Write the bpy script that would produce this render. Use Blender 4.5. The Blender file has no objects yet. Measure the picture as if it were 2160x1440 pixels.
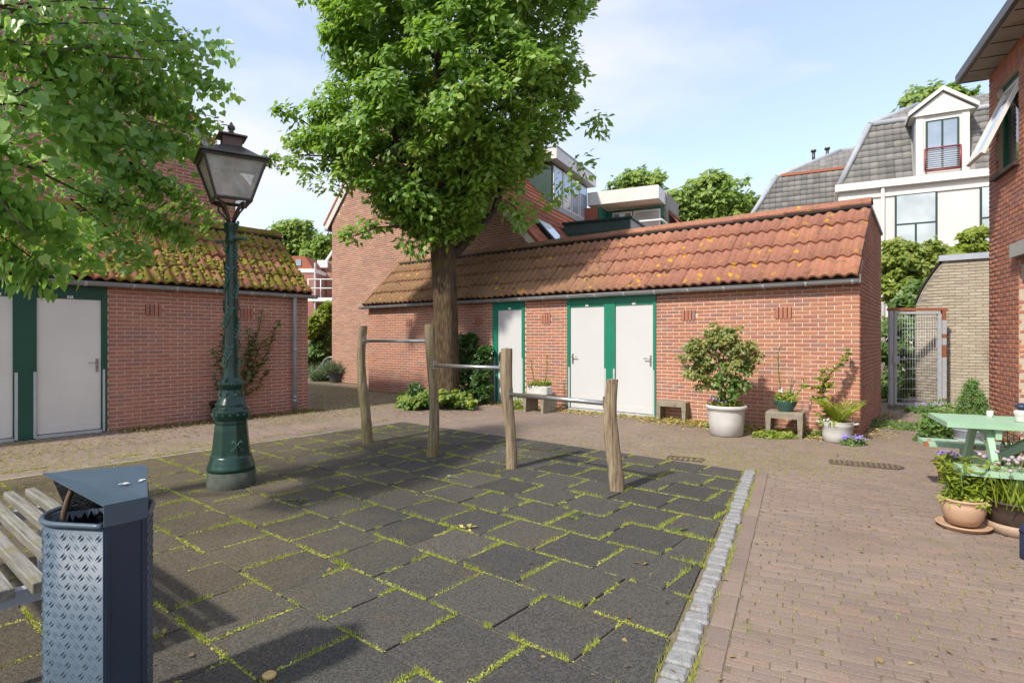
import bpy, bmesh, math, random
import numpy as np
from mathutils import Vector, Matrix

random.seed(7)
RNG = np.random.default_rng(11)
SC = bpy.context.scene
COL = SC.collection
R = math.radians

# ------------------------------------------------------------------ camera, sky, sun, exposure
FP, HZ, CX, CH = 1210.0, 712.0, 1080.0, 1.45        # focal length in photo pixels, horizon row, centre column, eye height
cam_d = bpy.data.cameras.new('camera')
cam = bpy.data.objects.new('camera', cam_d)
COL.objects.link(cam)
cam.location = (0, 0, CH)
cam.rotation_euler = (R(90), 0, 0)
cam_d.sensor_width = 36
cam_d.lens = 36 * FP / 2160
cam_d.shift_y = (HZ - 720) / 2160
cam_d.clip_end = 1000
cam_d.clip_start = 0.05
SC.camera = cam

SUN_AZ = Vector((0.71, 0.70, 0)).normalized()       # horizontal direction the light travels in
SUN_EL = R(45)
w = bpy.data.worlds.new('World')
SC.world = w
w.use_nodes = True
wn = w.node_tree.nodes
wl = w.node_tree.links
wn.clear()
w_out = wn.new('ShaderNodeOutputWorld')
w_bg = wn.new('ShaderNodeBackground')
sky = wn.new('ShaderNodeTexSky')
sky.sky_type = 'NISHITA'
sky.sun_disc = False
sky.sun_elevation = SUN_EL
sky.sun_rotation = math.atan2(-SUN_AZ.x, -SUN_AZ.y)
sky.air_density = 1.0
sky.dust_density = 1.0
sky.ozone_density = 2.6
w_tc = wn.new('ShaderNodeTexCoord')
w_map = wn.new('ShaderNodeMapping')
w_map.inputs['Scale'].default_value = (1.3, 1.3, 3.4)
w_map.inputs['Location'].default_value = (0.35, 0.2, 0.1)
w_noise = wn.new('ShaderNodeTexNoise')
w_noise.inputs['Scale'].default_value = 1.35
w_noise.inputs['Detail'].default_value = 6
w_noise.inputs['Roughness'].default_value = 0.52
w_ramp = wn.new('ShaderNodeValToRGB')
w_ramp.color_ramp.elements[0].position = 0.40
w_ramp.color_ramp.elements[0].color = (0.35, 0.35, 0.35, 1)
w_ramp.color_ramp.elements[1].position = 0.60
w_ramp.color_ramp.elements[1].color = (0.95, 0.95, 0.95, 1)
w_mix = wn.new('ShaderNodeMix')
w_mix.data_type = 'RGBA'
w_mix.inputs[7].default_value = (2.95, 3.1, 3.35, 1)   # sunlit cloud
wl.new(w_tc.outputs['Generated'], w_map.inputs['Vector'])
wl.new(w_map.outputs['Vector'], w_noise.inputs['Vector'])
wl.new(w_noise.outputs['Fac'], w_ramp.inputs['Fac'])
wl.new(w_ramp.outputs['Color'], w_mix.inputs[0])
wl.new(sky.outputs['Color'], w_mix.inputs[6])
w_tint = wn.new('ShaderNodeMix')
w_tint.data_type = 'RGBA'
w_tint.blend_type = 'MULTIPLY'
w_tint.inputs[0].default_value = 1.0
w_tint.inputs[7].default_value = (0.80, 0.78, 0.79, 1)     # white balance of the sky
wl.new(w_mix.outputs[2], w_tint.inputs[6])
wl.new(w_tint.outputs[2], w_bg.inputs['Color'])
wl.new(w_bg.outputs['Background'], w_out.inputs['Surface'])
w_bg.inputs['Strength'].default_value = 0.15

sun_d = bpy.data.lights.new('sun', 'SUN')
sun_d.energy = 1.9
sun_d.angle = R(3)
sun_d.color = (1.0, 0.93, 0.81)
sun = bpy.data.objects.new('sun', sun_d)
COL.objects.link(sun)
sd = Vector((SUN_AZ.x * math.cos(SUN_EL), SUN_AZ.y * math.cos(SUN_EL), -math.sin(SUN_EL)))
sun.rotation_euler = sd.to_track_quat('-Z', 'Y').to_euler()
sun.location = (-8, -10, 14)

SC.view_settings.view_transform = 'Standard'
SC.view_settings.look = 'None'
SC.view_settings.gamma = 1
SC.view_settings.exposure = 1.45
try:
    SC.view_settings.use_curve_mapping = False
except Exception:
    pass
SC.render.engine = 'CYCLES'
SC.cycles.max_bounces = 9
SC.cycles.diffuse_bounces = 5
SC.cycles.transmission_bounces = 7
SC.cycles.transparent_max_bounces = 6
SC.cycles.use_denoising = True

# ------------------------------------------------------------------ the two building directions of the courtyard
U = Vector((0.7736, -0.6338, 0))     # along the front of the long shed, to the right
V = Vector((0.6338, 0.7736, 0))      # along the front of the mossy shed, away
C = Vector((0.448, 0.894, 0))        # along the granite edging, away
D = Vector((0.894, -0.448, 0))       # across the clinker courses, to the right
Z = Vector((0, 0, 1))


def G(px, py, z=0.0):                 # point of the level z seen at that place of the photograph
    y = FP * (CH - z) / (py - HZ)
    return Vector(((px - CX) / FP * y, y, z))


def AT(px, py, y):                    # point at depth y
    return Vector(((px - CX) / FP * y, y, CH + (HZ - py) * y / FP))


def UV(u, v, z=0.0):
    return U * u + V * v + Z * z


def inframe(p, m=0.0):
    if p[1] < 0.3:
        return False
    px = CX + p[0] / p[1] * FP
    py = HZ - (p[2] - CH) / p[1] * FP
    return -m < px < 2160 + m and -m < py < 1440 + m


# ------------------------------------------------------------------ objects
def link(o, parent=None, label=None, cat=None, group=None, kind=None):
    COL.objects.link(o)
    if parent is not None:
        o.parent = parent
    if label:
        o['label'] = label
    if cat:
        o['category'] = cat
    if group:
        o['group'] = group
    if kind:
        o['kind'] = kind
    return o


def thing(name, label, cat, loc=(0, 0, 0), rotz=0.0, group=None):
    o = bpy.data.objects.new(name, None)
    o.empty_display_size = 0.1
    o.location = loc
    o.rotation_euler = (0, 0, rotz)
    return link(o, None, label, cat, group)


def copy_tree(src, parent=None, **kw):
    c = src.copy()
    COL.objects.link(c)
    c.parent = parent
    for ch in src.children:
        copy_tree(ch, c)
    for k, v in kw.items():
        c[k] = v
    return c


def wloc(o):
    p = Vector((0, 0, 0))
    while o is not None:
        p += o.location
        o = o.parent
    return p


class MB:
    """collects shapes; build() links them as one mesh object"""

    def __init__(s):
        s.v = []
        s.f = []
        s.sm = []

    def add(s, vs, fs, smooth=False):
        b = len(s.v)
        s.v += [tuple(x) for x in vs]
        s.f += [tuple(b + i for i in q) for q in fs]
        s.sm += [smooth] * len(fs)
        return s

    def obox(s, o, a, b, c):           # corner and three edge vectors
        o, a, b, c = Vector(o), Vector(a), Vector(b), Vector(c)
        vs = [o, o + a, o + a + b, o + b, o + c, o + a + c, o + a + b + c, o + b + c]
        fs = [(0, 3, 2, 1), (4, 5, 6, 7), (0, 1, 5, 4), (1, 2, 6, 5), (2, 3, 7, 6), (3, 0, 4, 7)]
        if a.cross(b).dot(c) < 0:
            fs = [tuple(reversed(q)) for q in fs]
        return s.add(vs, fs)

    def box(s, x0, x1, y0, y1, z0, z1):
        return s.obox((x0, y0, z0), (x1 - x0, 0, 0), (0, y1 - y0, 0), (0, 0, z1 - z0))

    def cbox(s, x0, x1, y0, y1, z0, z1, b):   # box with chamfered top and upright edges
        def ring(d, z):
            x, X, y, Y = x0 + d, x1 - d, y0 + d, y1 - d
            k = b * 0.8
            return [(x + k, y, z), (X - k, y, z), (X, y + k, z), (X, Y - k, z), (X - k, Y, z), (x + k, Y, z), (x, Y - k, z), (x, y + k, z)]
        vs = ring(0, z0) + ring(0, z1 - b) + ring(b, z1)
        fs = [tuple(range(7, -1, -1)), tuple(range(16, 24))]
        for r in (0, 8):
            for i in range(8):
                j = (i + 1) % 8
                fs.append((r + i, r + j, r + 8 + j, r + 8 + i))
        return s.add(vs, fs)

    def prism(s, poly, ext):           # polygon of 3d points swept by ext
        n = len(poly)
        e = Vector(ext)
        vs = [Vector(p) for p in poly] + [Vector(p) + e for p in poly]
        nn = Vector((0, 0, 0))
        for i in range(n):
            nn += vs[i].cross(vs[(i + 1) % n])
        fs = [tuple(range(n - 1, -1, -1)), tuple(range(n, 2 * n))] + [(i, (i + 1) % n, n + (i + 1) % n, n + i) for i in range(n)]
        if nn.dot(e) < 0:
            fs = [tuple(reversed(q)) for q in fs]
        return s.add(vs, fs)

    def tube(s, pts, rad, n=8, cap=True, smooth=True, squash=None):
        pts = [Vector(p) for p in pts]
        m = len(pts)
        rr = rad if isinstance(rad, (list, tuple)) else [rad] * m
        vs = []
        up = None
        for i, p in enumerate(pts):
            t = (pts[min(i + 1, m - 1)] - pts[max(i - 1, 0)])
            if t.length < 1e-9:
                t = Vector((0, 0, 1))
            t.normalize()
            if up is None:
                up = Vector((1, 0, 0)) if abs(t.x) < 0.8 else Vector((0, 1, 0))
            up = (up - t * up.dot(t))
            if up.length < 1e-6:
                up = t.orthogonal()
            up.normalize()
            sd = t.cross(up)
            for k in range(n):
                a = 2 * math.pi * k / n
                vs.append(p + (up * math.cos(a) + sd * math.sin(a)) * rr[i])
        fs = []
        for i in range(m - 1):
            for k in range(n):
                k2 = (k + 1) % n
                fs.append((i * n + k, i * n + k2, (i + 1) * n + k2, (i + 1) * n + k))
        s.add(vs, fs, smooth)
        if cap:
            b = len(s.v) - m * n
            s.f.append(tuple(b + k for k in range(n - 1, -1, -1)))
            s.f.append(tuple(b + (m - 1) * n + k for k in range(n)))
            s.sm += [False, False]
        return s

    def lathe(s, prof, n=24, c=(0, 0, 0), smooth=True, sx=1.0, sy=1.0, rot=0.0):
        m = len(prof)
        vs = []
        for r, z in prof:
            for k in range(n):
                a = 2 * math.pi * k / n + rot
                vs.append((c[0] + r * sx * math.cos(a), c[1] + r * sy * math.sin(a), c[2] + z))
        fs = []
        for i in range(m - 1):
            for k in range(n):
                k2 = (k + 1) % n
                fs.append((i * n + k, i * n + k2, (i + 1) * n + k2, (i + 1) * n + k))
        s.add(vs, fs, smooth)
        b = len(s.v) - m * n
        s.f.append(tuple(b + k for k in range(n - 1, -1, -1)))
        s.f.append(tuple(b + (m - 1) * n + k for k in range(n)))
        s.sm += [False, False]
        return s

    def build(s, name, mat, parent=None, world=False, label=None, cat=None, group=None, kind=None, loc=None):
        me = bpy.data.meshes.new(name)
        vs = s.v
        if world and parent is not None:
            o0 = wloc(parent)
            vs = [(x[0] - o0.x, x[1] - o0.y, x[2] - o0.z) for x in vs]
        elif world and loc is not None:
            vs = [(x[0] - loc[0], x[1] - loc[1], x[2] - loc[2]) for x in vs]
        me.from_pydata(vs, [], s.f)
        if any(s.sm):
            me.polygons.foreach_set('use_smooth', s.sm)
        me.materials.append(MT[mat] if isinstance(mat, str) else mat)
        me.update()
        o = bpy.data.objects.new(name, me)
        if loc is not None:
            o.location = loc
        return link(o, parent, label, cat, group, kind)


def np_mesh(name, Vt, F, mat, parent=None, tint=None, smooth=False, world=True, **kw):
    Vt = np.asarray(Vt, dtype=np.float32)
    F = np.asarray(F, dtype=np.int32)
    if world and parent is not None:
        Vt = Vt - np.array(wloc(parent), dtype=np.float32)
    if world and parent is None and kw.get('loc') is not None:
        Vt = Vt - np.array(kw['loc'], dtype=np.float32)
    me = bpy.data.meshes.new(name)
    me.vertices.add(len(Vt))
    me.vertices.foreach_set('co', Vt.ravel())
    k = F.shape[1]
    me.loops.add(F.size)
    me.loops.foreach_set('vertex_index', F.ravel())
    me.polygons.add(len(F))
    me.polygons.foreach_set('loop_start', np.arange(0, F.size, k, dtype=np.int32))
    me.polygons.foreach_set('loop_total', np.full(len(F), k, dtype=np.int32))
    if smooth:
        me.polygons.foreach_set('use_smooth', np.ones(len(F), dtype=bool))
    me.update(calc_edges=True)
    me.validate()
    if tint is not None:
        at = me.attributes.new('tint', 'FLOAT', 'POINT')
        at.data.foreach_set('value', np.asarray(tint, dtype=np.float32))
    me.materials.append(MT[mat] if isinstance(mat, str) else mat)
    o = bpy.data.objects.new(name, me)
    loc = kw.pop('loc', None)
    if loc is not None:
        o.location = loc
    return link(o, parent, **kw)


# ------------------------------------------------------------------ materials
MT = {}


def nodes_of(name):
    m = bpy.data.materials.new(name)
    m.use_nodes = True
    n = m.node_tree.nodes
    n.clear()
    out = n.new('ShaderNodeOutputMaterial')
    b = n.new('ShaderNodeBsdfPrincipled')
    m.node_tree.links.new(b.outputs[0], out.inputs[0])
    MT[name] = m
    return m, n, m.node_tree.links, b, out


def rgb(c):
    return (c[0], c[1], c[2], 1)


def noise(n, l, vec, scale, detail=4, rough=0.55):
    t = n.new('ShaderNodeTexNoise')
    t.inputs['Scale'].default_value = scale
    t.inputs['Detail'].default_value = detail
    t.inputs['Roughness'].default_value = rough
    l.new(vec, t.inputs['Vector'])
    return t.outputs['Fac']


def ramp(n, l, fac, stops):
    r = n.new('ShaderNodeValToRGB')
    e = r.color_ramp.elements
    e[0].position, e[0].color = stops[0][0], rgb(stops[0][1])
    e[1].position, e[1].color = stops[-1][0], rgb(stops[-1][1])
    for p, c in stops[1:-1]:
        x = e.new(p)
        x.color = rgb(c)
    l.new(fac, r.inputs['Fac'])
    return r.outputs['Color']


def mixc(n, l, fac, a, b, mode='MIX'):
    m = n.new('ShaderNodeMix')
    m.data_type = 'RGBA'
    m.blend_type = mode
    for sock, val in ((m.inputs[0], fac), (m.inputs[6], a), (m.inputs[7], b)):
        if isinstance(val, (int, float)):
            sock.default_value = val
        elif isinstance(val, tuple):
            sock.default_value = rgb(val)
        else:
            l.new(val, sock)
    return m.outputs[2]


def step(n, l, fac, lo, hi):
    m = n.new('ShaderNodeMapRange')
    m.inputs[1].default_value = lo
    m.inputs[2].default_value = hi
    m.clamp = True
    l.new(fac, m.inputs[0])
    return m.outputs[0]


def bump(n, l, b, h, strength, dist=0.01):
    t = n.new('ShaderNodeBump')
    t.inputs['Strength'].default_value = strength
    t.inputs['Distance'].default_value = dist
    l.new(h, t.inputs['Height'])
    l.new(t.outputs[0], b.inputs['Normal'])


def wpos(n):
    return n.new('ShaderNodeNewGeometry').outputs['Position']


def tinted(n, l):                      # 0..1, different for each piece
    a = n.new('ShaderNodeAttribute')
    a.attribute_name = 'tint'
    o = n.new('ShaderNodeObjectInfo')
    s = n.new('ShaderNodeMath')
    s.operation = 'ADD'
    l.new(a.outputs['Fac'], s.inputs[0])
    l.new(o.outputs['Random'], s.inputs[1])
    f = n.new('ShaderNodeMath')
    f.operation = 'FRACT'
    l.new(s.outputs[0], f.inputs[0])
    return f.outputs[0]


def plain(name, c1, c2=None, scale=6, rough=0.6, bmp=0.0, bscale=40, metal=0.0, spec=0.5, spots=None):
    m, n, l, b, out = nodes_of(name)
    pos = wpos(n)
    c2 = c2 or tuple(x * 0.8 for x in c1)
    col = ramp(n, l, noise(n, l, pos, scale, 6), [(0.3, c1), (0.72, c2)])
    if spots:                          # (colour, scale, lo, hi)
        for sc_, ss, lo, hi in spots:
            col = mixc(n, l, step(n, l, noise(n, l, pos, ss, 5), lo, hi), col, sc_)
    l.new(col, b.inputs['Base Color'])
    b.inputs['Roughness'].default_value = rough
    b.inputs['Metallic'].default_value = metal
    b.inputs['Specular IOR Level'].default_value = spec
    if bmp:
        bump(n, l, b, noise(n, l, pos, bscale, 5), bmp)
    return m


def brickmat(name, stops, grain=0.35, rough=0.85, moss=None, bloom=None):
    m, n, l, b, out = nodes_of(name)
    pos = wpos(n)
    col = ramp(n, l, tinted(n, l), stops)
    g = noise(n, l, pos, 90, 4)
    col = mixc(n, l, grain, col, ramp(n, l, g, [(0.3, (0.55, 0.55, 0.55)), (0.7, (1.3, 1.3, 1.3))]), 'MULTIPLY')
    big = noise(n, l, pos, 1.3, 5)
    col = mixc(n, l, 0.35, col, ramp(n, l, big, [(0.3, (0.72, 0.7, 0.7)), (0.7, (1.2, 1.2, 1.2))]), 'MULTIPLY')
    if bloom:                          # pale lime bloom with a shape of its own
        col = mixc(n, l, step(n, l, noise(n, l, pos, bloom[1], 6), bloom[2], bloom[3]), col, bloom[0])
    if moss:
        col = mixc(n, l, step(n, l, noise(n, l, pos, moss[1], 6), moss[2], moss[3]), col, moss[0])
    l.new(col, b.inputs['Base Color'])
    b.inputs['Roughness'].default_value = rough
    b.inputs['Specular IOR Level'].default_value = 0.25
    bump(n, l, b, noise(n, l, pos, 140, 4), 0.35, 0.004)
    return m


def leafmat(name, stops, trans=0.35, rough=0.45, tcol=None):
    m, n, l, b, out = nodes_of(name)
    col = ramp(n, l, tinted(n, l), stops)
    pos = wpos(n)
    col = mixc(n, l, 0.4, col, ramp(n, l, noise(n, l, pos, 1.6, 3), [(0.3, (0.7, 0.72, 0.7)), (0.7, (1.25, 1.25, 1.1))]), 'MULTIPLY')
    l.new(col, b.inputs['Base Color'])
    b.inputs['Roughness'].default_value = rough
    b.inputs['Specular IOR Level'].default_value = 0.55
    t = n.new('ShaderNodeBsdfTranslucent')
    tc = mixc(n, l, 0.6, col, tcol or (0.25, 0.42, 0.03))
    l.new(tc, t.inputs['Color'])
    x = n.new('ShaderNodeMixShader')
    x.inputs[0].default_value = trans
    l.new(b.outputs[0], x.inputs[1])
    l.new(t.outputs[0], x.inputs[2])
    l.new(x.outputs[0], out.inputs[0])
    return m


RED = [(0.0, (0.428, 0.182, 0.117)), (0.25, (0.380, 0.162, 0.116)), (0.5, (0.457, 0.202, 0.119)), (0.72, (0.361, 0.162, 0.120)), (0.88, (0.304, 0.170, 0.147)), (1.0, (0.477, 0.217, 0.124))]
brickmat('brick_red', RED, bloom=((0.52, 0.40, 0.32), 1.5, 0.60, 0.9))
brickmat('brick_old', [(0, (0.418, 0.172, 0.125)), (0.3, (0.379, 0.157, 0.119)), (0.6, (0.447, 0.187, 0.132)), (0.85, (0.323, 0.161, 0.138)), (1, (0.457, 0.202, 0.132))])
brickmat('brick_house', [(0, (0.396, 0.204, 0.140)), (0.35, (0.341, 0.173, 0.129)), (0.6, (0.451, 0.235, 0.155)), (0.85, (0.290, 0.170, 0.138)), (1, (0.472, 0.264, 0.168))],
         bloom=((0.5, 0.38, 0.3), 1.1, 0.6, 0.85))
brickmat('brick_right', [(0, (0.437, 0.178, 0.113)), (0.3, (0.370, 0.161, 0.124)), (0.6, (0.476, 0.202, 0.119)), (0.85, (0.322, 0.150, 0.127)), (1, (0.496, 0.217, 0.125))])
brickmat('brick_grey', [(0, (0.46, 0.40, 0.31)), (0.4, (0.40, 0.345, 0.27)), (0.75, (0.50, 0.44, 0.35)), (1, (0.36, 0.32, 0.26))], moss=((0.2, 0.17, 0.13), 1.6, 0.62, 0.9))
plain('mortar', (0.66, 0.55, 0.44), (0.58, 0.48, 0.38), 30, 0.95, 0.3, 120)
plain('mortar_dark', (0.56, 0.46, 0.36), (0.47, 0.39, 0.31), 30, 0.95, 0.3, 120)
plain('mortar_grey', (0.30, 0.27, 0.22), (0.22, 0.2, 0.17), 30, 0.95, 0.3, 120)
brickmat('clinker', [(0, (0.248, 0.187, 0.152)), (0.3, (0.226, 0.171, 0.143)), (0.55, (0.264, 0.204, 0.163)), (0.8, (0.209, 0.165, 0.143)), (1, (0.275, 0.198, 0.154))], 0.45, 0.8,
         moss=((0.14, 0.125, 0.05), 1.1, 0.62, 0.82), bloom=((0.38, 0.33, 0.27), 2.3, 0.66, 0.9))
plain('clinker_far', (0.21, 0.14, 0.11), (0.16, 0.13, 0.08), 3.0, 0.9, 0.4, 60, spots=[((0.15, 0.15, 0.05), 1.2, 0.5, 0.75)])
plain('joint_sand', (0.19, 0.145, 0.105), (0.14, 0.12, 0.065), 5, 0.95, 0.4, 90)
plain('joint_dirt', (0.24, 0.175, 0.115), (0.15, 0.12, 0.06), 9, 0.95, 0.4, 120)
plain('soil', (0.06, 0.045, 0.03), (0.035, 0.028, 0.02), 12, 0.95, 0.6, 60)
plain('earth', (0.13, 0.11, 0.06), (0.10, 0.11, 0.04), 0.8, 0.95, 0.4, 30)
plain('granite', (0.30, 0.30, 0.305), (0.20, 0.205, 0.21), 26, 0.8, 0.6, 60, spots=[((0.13, 0.13, 0.14), 120, 0.55, 0.7)])
plain('concrete', (0.30, 0.265, 0.205), (0.21, 0.185, 0.14), 9, 0.9, 0.6, 70, spots=[((0.12, 0.105, 0.075), 14, 0.55, 0.75), ((0.36, 0.25, 0.15), 30, 0.66, 0.8)])
plain('concrete_pale', (0.36, 0.34, 0.30), (0.24, 0.23, 0.21), 3, 0.85, 0.3, 50, spots=[((0.15, 0.15, 0.12), 4, 0.55, 0.8)])
plain('lintel', (0.42, 0.42, 0.40), (0.34, 0.34, 0.33), 5, 0.8, 0.2)
plain('white_enamel', (0.60, 0.59, 0.57), (0.47, 0.46, 0.44), 5, 0.4, 0.15, 60, spots=[((0.42, 0.41, 0.38), 9, 0.62, 0.85)])
plain('white_paint', (0.78, 0.77, 0.75), (0.72, 0.71, 0.69), 2, 0.45, 0.05, 30)
plain('door_white', (0.56, 0.565, 0.575), (0.53, 0.53, 0.54), 1.5, 0.4, 0.03, 20, spots=[((0.6, 0.58, 0.54), 6, 0.72, 0.95)])
plain('door_dull', (0.72, 0.69, 0.65), (0.65, 0.62, 0.585), 1.5, 0.5, 0.03, 20, spots=[((0.42, 0.38, 0.33), 4, 0.68, 0.95)])
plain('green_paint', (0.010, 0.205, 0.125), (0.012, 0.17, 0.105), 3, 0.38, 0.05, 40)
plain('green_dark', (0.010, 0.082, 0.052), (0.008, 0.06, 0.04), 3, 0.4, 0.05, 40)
plain('green_recess', (0.015, 0.15, 0.105), (0.012, 0.12, 0.085), 2, 0.5)
plain('green_cladding', (0.045, 0.085, 0.075), (0.035, 0.065, 0.06), 2, 0.5)
plain('green_frame', (0.02, 0.055, 0.045), (0.015, 0.04, 0.035), 4, 0.4)
plain('zinc', (0.33, 0.34, 0.35), (0.25, 0.26, 0.28), 4, 0.5, 0.1, 30, metal=0.35)
plain('zinc_blue', (0.42, 0.46, 0.52), (0.33, 0.37, 0.44), 6, 0.5, 0.1, 30, metal=0.2)
plain('galvanised', (0.52, 0.54, 0.56), (0.42, 0.44, 0.46), 14, 0.5, 0.1, 60, metal=0.15)
plain('steel', (0.52, 0.50, 0.48), (0.40, 0.39, 0.38), 20, 0.3, 0.05, 60, metal=0.85)
plain('rust_paint', (0.36, 0.13, 0.06), (0.27, 0.09, 0.05), 14, 0.7, 0.3, 60)
plain('lamp_green', (0.009, 0.045, 0.031), (0.006, 0.032, 0.022), 12, 0.28, 0.12, 50, spots=[((0.02, 0.03, 0.02), 30, 0.62, 0.8)])
plain('lamp_relief', (0.065, 0.16, 0.125), (0.04, 0.11, 0.085), 12, 0.3, 0.1, 50)
plain('lamp_base', (0.085, 0.09, 0.072), (0.032, 0.048, 0.038), 9, 0.9, 0.6, 50)
plain('lantern_metal', (0.105, 0.095, 0.085), (0.07, 0.065, 0.06), 9, 0.45, 0.15, 40, metal=0.4)
plain('lantern_copper', (0.13, 0.085, 0.075), (0.09, 0.06, 0.055), 9, 0.45, 0.1, 40, metal=0.5)
plain('bin_blue', (0.062, 0.093, 0.128), (0.050, 0.078, 0.11), 5, 0.36, 0.05, 50)
plain('bin_dark', (0.020, 0.034, 0.062), (0.016, 0.026, 0.048), 5, 0.35, 0.04, 50)
plain('bag_and_lid_shade', (0.012, 0.013, 0.016), (0.008, 0.009, 0.011), 8, 0.22, 0.6, 18)
plain('bird_mess', (0.7, 0.7, 0.68), (0.55, 0.55, 0.5), 30, 0.7)
plain('black_rubber', (0.012, 0.012, 0.013), None, 4, 0.6)
plain('black_strip', (0.010, 0.010, 0.011), None, 4, 0.75, 0.5, 60)
plain('iron', (0.13, 0.09, 0.075), (0.09, 0.068, 0.058), 20, 0.6, 0.3, 60, metal=0.3)
plain('iron_dark', (0.03, 0.024, 0.022), (0.02, 0.018, 0.016), 20, 0.6)
plain('table_green', (0.33, 0.52, 0.36), (0.27, 0.45, 0.30), 5, 0.5, 0.15, 30)
plain('table_worn', (0.35, 0.53, 0.38), (0.29, 0.46, 0.32), 5, 0.5, 0.15, 30, spots=[((0.32, 0.12, 0.05), 9, 0.58, 0.64)])
plain('terracotta', (0.52, 0.34, 0.22), (0.45, 0.29, 0.19), 4, 0.55, 0.1, 30)
plain('terracotta_red', (0.33, 0.13, 0.07), (0.26, 0.1, 0.06), 6, 0.7)
plain('saucer_pale', (0.44, 0.32, 0.24), (0.33, 0.23, 0.16), 9, 0.85, 0.3, 40)
plain('brown_tub', (0.075, 0.05, 0.038), (0.05, 0.034, 0.027), 18, 0.6, 0.3, 30)
plain('teal_glaze', (0.035, 0.13, 0.115), (0.06, 0.10, 0.07), 8, 0.22, 0.05, 30)
plain('grey_plastic', (0.10, 0.105, 0.12), (0.07, 0.075, 0.085), 5, 0.5)
plain('navy', (0.02, 0.035, 0.09), (0.015, 0.025, 0.06), 5, 0.5)
plain('pink_cloth', (0.50, 0.36, 0.35), (0.40, 0.27, 0.27), 9, 0.8)
plain('bulb', (0.8, 0.78, 0.72), (0.75, 0.72, 0.66), 4, 0.2)
plain('reflector', (0.55, 0.53, 0.5), (0.45, 0.43, 0.4), 6, 0.5)
plain('stucco', (0.66, 0.62, 0.60), (0.60, 0.57, 0.555), 0.8, 0.8, 0.1, 20)
plain('cream_wood', (0.68, 0.66, 0.62), (0.62, 0.60, 0.57), 2, 0.5)
brickmat('slate_grey', [(0, (0.21, 0.20, 0.19)), (0.35, (0.15, 0.145, 0.14)), (0.65, (0.25, 0.24, 0.225)), (1, (0.17, 0.165, 0.165))], 0.5, 0.7, moss=((0.33, 0.25, 0.09), 4.0, 0.66, 0.76))
plain('lead', (0.36, 0.38, 0.41), (0.29, 0.31, 0.34), 3, 0.55)
plain('brown_sill', (0.06, 0.035, 0.028), (0.045, 0.028, 0.022), 6, 0.6)
plain('red_guard', (0.28, 0.045, 0.05), None, 4, 0.4)
plain('purple_flower', (0.22, 0.16, 0.52), (0.30, 0.22, 0.6), 30, 0.7)
plain('lilac_flower', (0.42, 0.36, 0.38), (0.34, 0.28, 0.31), 30, 0.8)
plain('yellow_flower', (0.75, 0.5, 0.02), (0.7, 0.42, 0.02), 30, 0.7)
plain('white_flower', (0.8, 0.8, 0.75), (0.7, 0.7, 0.66), 30, 0.7)
plain('stem_green', (0.10, 0.16, 0.04), (0.08, 0.12, 0.03), 20, 0.7)
plain('stem_brown', (0.07, 0.05, 0.03), (0.05, 0.036, 0.024), 30, 0.8, 0.4, 60)
plain('twig', (0.17, 0.11, 0.065), (0.10, 0.065, 0.04), 14, 0.85, 0.5, 50)
plain('bike_grey', (0.30, 0.31, 0.32), (0.24, 0.25, 0.26), 6, 0.35, metal=0.4)


def bark(name, c1, c2, c3, sx, sz, strength, mossc=None, mlo=0.55, mhi=0.7, dist=0.02):
    m, n, l, b, out = nodes_of(name)
    pos = wpos(n)
    mp = n.new('ShaderNodeMapping')
    mp.inputs['Scale'].default_value = (sx, sx, sz)
    l.new(pos, mp.inputs['Vector'])
    f = noise(n, l, mp.outputs[0], 1.0, 8, 0.65)
    col = ramp(n, l, f, [(0.32, c1), (0.5, c2), (0.68, c3)])
    if mossc:
        col = mixc(n, l, step(n, l, noise(n, l, pos, 2.2, 6), mlo, mhi), col, mossc)
    l.new(col, b.inputs['Base Color'])
    b.inputs['Roughness'].default_value = 0.9
    b.inputs['Specular IOR Level'].default_value = 0.2
    bump(n, l, b, f, strength, dist)


bark('oak_bark', (0.03, 0.021, 0.014), (0.095, 0.066, 0.04), (0.17, 0.12, 0.07), 26, 5, 1.0, (0.13, 0.11, 0.03), 0.58, 0.8, 0.05)
bark('limb_bark', (0.03, 0.024, 0.018), (0.07, 0.055, 0.04), (0.12, 0.095, 0.07), 30, 8, 0.6)
bark('post_wood', (0.10, 0.075, 0.045), (0.25, 0.195, 0.125), (0.36, 0.295, 0.20), 42, 3.2, 0.8, (0.20, 0.185, 0.06), 0.5, 0.72, 0.02)
bark('post_worn', (0.11, 0.08, 0.05), (0.28, 0.215, 0.14), (0.39, 0.32, 0.22), 42, 3.2, 0.8, (0.33, 0.17, 0.06), 0.6, 0.7, 0.02)


def slatwood(name):
    m, n, l, b, out = nodes_of(name)
    tc = n.new('ShaderNodeTexCoord')
    mp = n.new('ShaderNodeMapping')
    mp.inputs['Scale'].default_value = (3.0, 60, 60)
    l.new(tc.outputs['Object'], mp.inputs['Vector'])
    f = noise(n, l, mp.outputs[0], 1.0, 8, 0.65)
    col = ramp(n, l, f, [(0.3, (0.09, 0.085, 0.075)), (0.5, (0.19, 0.18, 0.155)), (0.7, (0.275, 0.26, 0.23))])
    col = mixc(n, l, step(n, l, noise(n, l, wpos(n), 7, 5), 0.55, 0.75), col, (0.16, 0.15, 0.06))
    l.new(col, b.inputs['Base Color'])
    b.inputs['Roughness'].default_value = 0.85
    bump(n, l, b, f, 0.6, 0.01)


slatwood('slat_wood')


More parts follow.
